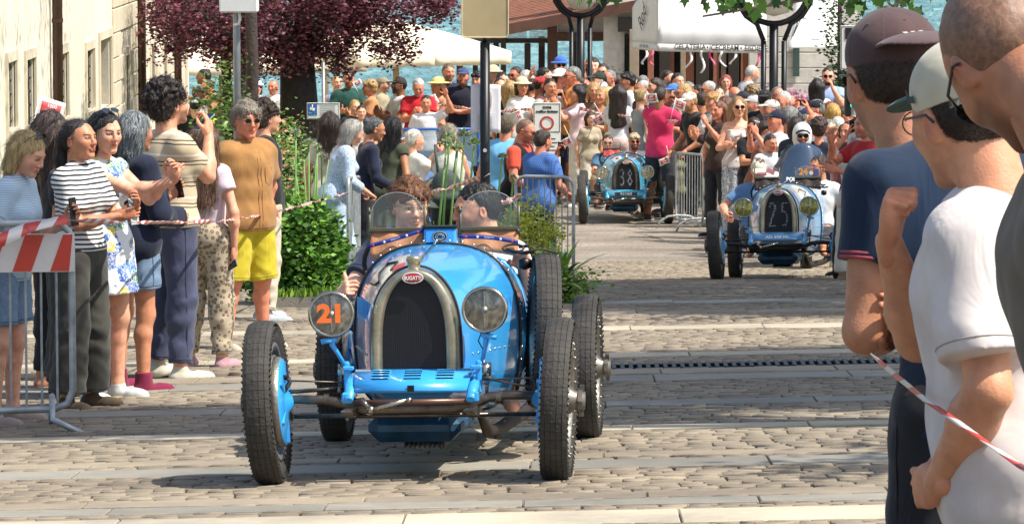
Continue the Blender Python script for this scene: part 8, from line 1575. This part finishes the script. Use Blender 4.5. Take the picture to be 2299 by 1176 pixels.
Q('brown haired woman half hidden behind the man in pink', 1470, 72, 175, -60, 'f', 'bob', BR, ('tee', '#2d2b3a'))
Q('two tone haired man in dark clothes near the white blooms', 1498, 78, 158, 60, 'm', 'short', BR, ('tee', '#2a2c32'))
Q('tall dark haired man in a black jacket under the awning', 1520, 77, 164, 30, 'm', 'short', DB, ('jacket', '#22232a'))
Q('man in a bright pink shirt and dark shorts clicking a picture', 1482, 64, 193, 150, 'm', 'buzz', BR, ('shirt', '#cf2f5c', dict(loose=.03)), ('shorts', '#35363a'), L=PH, R_=PH, skin='brown', girth=.95)
Q('person in a blue cap behind the hanging flag', 1511, 67, 186, -40, 'm', 'short', GY, ('tee', '#3b4a66'), ('trousers', '#1c2036'), hat=('cap', '#3f74c8'), R_=FG)
Q('blonde woman with sunglasses in a brown print top right of the blue cap', 1533, 65, 188, -60, 'f', 'bob', BL, ('tee', '#6b4f44'), glasses=SG, skin='tan', L=PL)
Q('person in a white cap leaning on the far barrier in black', 1552, 63, 205, -60, 'm', 'short', BL, ('tee', '#1b1b1e'), ('trousers', '#1b1e2c'), L=('rail',), R_=('rail',), hat=('cap', '#dcd9cf'), lean=14, skin='tan')
Q('grey haired man with sunglasses looking left under the awning', 1590, 70, 182, -70, 'm', 'short', WH, ('shirt', '#3d4048'), glasses=SG, skin='tan')
Q('woman with short blonde hair holding a phone near the barrier end', 1600, 62, 204, -50, 'f', 'mop', ('#b58a4c', '#7a5830'), ('tee', '#c9c6c2'), ('trousers', '#1c1d24'), L=PL, R_=PL, skin='tan')
Q('woman with long brown hair in brown with white wide trousers', 1625, 60, 216, -100, 'f', 'long', ('#6b4630', '#3a2418'), ('long', '#2d2320'), ('wide', '#d8d2c4', dict(flare=.08)), L=PL, skin='tan', shoes=('#c9b89a', '#b8a888'))
Q('woman with curly golden hair, strapless white top and palm print skirt', 1657, 57.5, 217, 5, 'f', 'long', ('#a98150', '#5f4024'), ('strapless', '#d8cfc8'), ('skirt', 'palm_print', dict(upto=.10, flare=.04)), L=('cross',), R_=FG, skin='fair', glasses=SG, bv=.014, hv=.006, shoes=('#b39a7c', '#a58c70'))
Q('man in a white shirt bowed in the shade of the shopfront', 1680, 83, 147, 110, 'm', 'buzz', WH, ('shirt', '#b8b9c4'), lean=16)
Q('woman in a red headscarf in the shade under the awning', 1628, 82, 168, 0, 'f', 'bob', ('#a04848', '#6a2a2a'), ('dress', '#9a9a94', dict(hem=.5)), None)
# right crowd, heads close together
Q('bald man behind the curly golden hair', 1648, 68, 196, 30, 'm', None, GY, ('tee', '#4a4f58'), skin='red')
Q('person in a dark cap left of the pale grey cap', 1645, 64, 212, 60, 'm', 'short', BR, ('tee', '#33363c'), hat=('cap', '#3c4048'))
Q('woman with curly fair hair deep in the crowd', 1690, 69, 190, 40, 'f', 'curly', ('#8d7650', '#55452c'), ('tee', '#4c4a44'))
Q('person in a pale grey cap facing left', 1690, 63, 212, -70, 'm', 'short', GY, ('tee', '#c9c8cc'), hat=('cap', '#b9b6b8'), skin='red')
Q('tall person in a black cap with black clothes and back turned', 1716, 60, 200, 170, 'm', 'short', BK, ('tee', '#14151a', dict(loose=.03)), hat=('capback', '#1c1a1e'))
Q('man with short grey hair and sunglasses right of the black cap', 1744, 66, 194, 20, 'm', 'buzz', GY, ('tee', '#6c5a50'), glasses=SG, skin='red')
Q('white haired older man looking left behind the white cap', 1757, 63, 205, -50, 'm', 'short', WH, ('shirt', '#8a8f98'), skin='red')
Q('man in a white grey cap with a curved visor facing left', 1730, 58, 222, -65, 'm', 'short', GY, ('tee', '#5a5d64'), hat=('cap', '#c5c2b8'), skin='red')
Q('man in a navy cap and glasses holding up a phone before the white helmet', 1742, 54, 245, -60, 'm', 'short', DB, ('tee', '#cfd3dc'), L=PH, R_=PH, hat=('cap', '#1d2438'), skin='red', phones=[('L', '#1a1b1e', 'phone raised by the man in the navy cap')])
Q('grey haired man filming over the helmet', 1772, 55, 236, 150, 'm', 'mop', GY, ('tee', '#17181c'), L=HP, R_=HP, skin='red', phones=[('R', '#1a1b1e', 'phone held sideways above the white helmet', 0, 90)])
Q('person with thinning grey hair next to the pink flower bush', 1782, 64, 222, 120, 'm', 'rim', GY, ('tee', '#7a756c'), skin='red')
Q('person in a navy cap right of the filming grey haired man', 1800, 57, 238, 150, 'm', 'short', GY, ('tee', '#4a5568'), hat=('cap', '#202548'))
Q('bald man with a sunburnt head seen from behind', 1826, 54, 251, 170, 'm', 'rim', GY, ('shirt', '#7c8590'), skin='red')
Q('man in a black cap with a gold edge facing left', 1830, 59, 222, -80, 'm', 'short', GY, ('tee', '#2a3230'), hat=('cap', '#1f212c'), skin='red')
Q('person with short reddish hair behind the short blonde hair', 1862, 60, 226, 160, 'f', 'mop', ('#8a4f30', '#55301c'), ('tee', '#4b4e58'))
Q('woman with a short blonde bob seen from behind near the traffic light', 1868, 57, 232, 172, 'f', 'bob', ('#c09a4c', '#8a6830'), ('tee', '#cfd6dc'))
Q('person with curly dark brown hair in a dark vest, back turned', 1838, 51.8, 262, 165, 'f', 'curly', ('#3d2420', '#1f100e'), ('tank', '#1b2033'), skin='red')
Q('white haired woman low beneath the blonde bob', 1880, 55, 262, 160, 'f', 'bob', WH, ('tee', '#b9a0a4'))
Q('woman with light brown hair holding her hand to her face', 1876, 52, 284, 120, 'f', 'bob', ('#a07038', '#6a4420'), ('tee', '#1d2026'), L=PH, skin='tan')
Q('dark haired woman in a white T-shirt turned to the man in light blue', 1833, 72, 176, 165, 'f', 'long', BK, ('tee', '#d3d9e6'), skin='tan')
Q('bearded man with sunglasses in a light blue shirt holding a phone out', 1857, 74, 151, -5, 'm', 'short', BR, ('shirt', '#93a9cc', dict(loose=.03)), L=('phone',), beard=.7, glasses=SG, girth=1.1, phones=[('L', '#0e0f12', 'black phone held sideways by the man in light blue', 0, 90)])
Q('person in a red T-shirt at the edge beside the navy polo', 1942, 38, 250, -60, 'm', 'short', BR, ('tee', '#b3282c'), ('trousers', '#3a3d44'), L=CL, R_=PH, skin='red')
Q('slim person in a cream top raising both arms to film beside the red T-shirt', 1917, 43, 296, 170, 'f', 'bun', WH, ('tee', '#cfc5b4'), ('wide', '#d0c8b8'), L=HP, R_=HP, skin='red', phones=[('L', '#15161a', 'dark phone raised above the cream top')])
Q('person in a pink top between the cream top and the motorcycle', 1896, 50, 276, 150, 'f', 'bun', BR, ('tee', '#c9888c'), ('trousers', '#44485a'), L=HP)
Q('person in black leaning over the fence behind the floral skirt', 1690, 57, 262, 20, 'm', 'short', BR, ('tee', '#1a1a1e'), ('trousers', '#2b2d33'), L=CL, R_=PL, skin='tan', lean=8)
Q('spectator with brown hair stretching hands towards the motorcycle', 1712, 55, 268, 60, 'f', 'mop', BR, ('tee', '#8a5a44'), L=PH, R_=PH, skin='tan', lean=10)
Q('spectator in a white shirt low behind the co-driver', 1726, 53.5, 300, 30, 'm', 'short', DB, ('tee', '#c9ccd0'), L=PH, R_=PL, skin='red', lean=8)
# denser rows behind, only heads and shoulders seen
for i, (u, d, v, lb, sx, stl, hc_, tp, ht) in enumerate((
    (1128, 78, 162, 'man with black hair just right of the white notice', 'm', 'short', BK, '#33415a', None), (1200, 81, 160, 'person in a pale blue top before the third pergola post', 'f', 'bob', BR, '#9fb4c8', None), (1240, 80, 158, 'person with brown hair below the blue bucket hat', 'm', 'short', BR, '#6a5a4c', None),
    (1270, 77, 170, 'woman with dark hair and sunglasses between the orange top and the sun hat', 'f', 'bob', DB, '#4d3a34', None), (1300, 76, 172, 'woman with sunglasses left of the black capped woman', 'f', 'bun', BR, '#3d3533', None), (1385, 79, 166, 'person with brown hair behind the long dark wavy hair', 'f', 'bob', BR, '#7a6f66', None),
    (1425, 80, 172, 'person with black hair close to the dark bush', 'm', 'short', BK, '#3a3f46', None), (1458, 77, 186, 'person in a grey cap beside the elderly man with glasses', 'm', 'short', GY, '#59606a', '#8a8a86'), (1484, 76, 180, 'dark haired woman behind the pink shirt', 'f', 'long', DB, '#5a4650', None),
    (1545, 74, 184, 'person with grey hair beneath the white blooms', 'f', 'bob', GY, '#4a4a48', None), (1565, 72, 190, 'man with dark hair behind the far barrier', 'm', 'short', BK, '#2c3038', None), (1575, 66, 206, 'brown haired man leaning between barrier and blonde woman', 'm', 'short', BR, '#3a3634', None),
    (1610, 70, 192, 'person with dark hair under the middle of the awning', 'm', 'short', DB, '#30343c', None), (1612, 58.6, 226, 'woman with reddish brown hair left of the curly golden hair', 'f', 'long', ('#7a4a30', '#402214'), '#40302a', None), (1640, 62, 220, 'woman with brown hair peeping past the curly golden hair', 'f', 'long', BR, '#3a2c28', None),
    (1668, 66, 204, 'person in a dark cap between the bald man and the pale grey cap', 'm', 'short', BK, '#3f4650', '#2b2f3a'), (1705, 66, 204, 'person with black hair behind the black cap', 'm', 'short', BK, '#584e58', None), (1770, 67, 214, 'person with fair hair right of the white haired older man', 'f', 'bob', BL, '#8a7a8a', None),
    (1790, 68, 226, 'person with grey hair under the pink flowers', 'f', 'bob', GY, '#6f7f8f', None), (1812, 63, 230, 'person in a grey cap near the white T-shirted woman', 'm', 'short', GY, '#5d6470', '#7d8084'), (1848, 64, 232, 'man with dark hair below the man in light blue', 'm', 'short', BK, '#3b4250', None),
    (1890, 62, 240, 'person in a light blue top just left of the traffic light', 'f', 'bob', BR, '#86a4c0', None), (1765, 60, 240, 'brown haired person behind the filming grey haired man', 'm', 'short', BR, '#4c4038', None), (1785, 53, 262, 'dark haired woman immediately left of the curly dark brown hair', 'f', 'bob', DB, '#2f3440', None),
    (1860, 54, 268, 'grey haired person between curly hair and white hair', 'm', 'short', GY, '#454b58', None), (1905, 47, 270, 'brown haired person filming at the left edge of the navy polo', 'f', 'bun', BR, '#7a3038', None), (1925, 44, 262, 'person with dark hair half behind the brown cap', 'm', 'short', BK, '#55443c', None))):
    Q(lb, u, d, v, [20, -40, 150, 60, -70, 170][i % 6], sx, stl, hc_, ('tee', tp), L=[DN, PH, CL, PL][i % 4], R_=[PL, DN, PH][i % 3], skin=['fair', 'red', 'tan', 'olive'][i % 4], **({'hat': ('cap', ht)} if ht else {}))
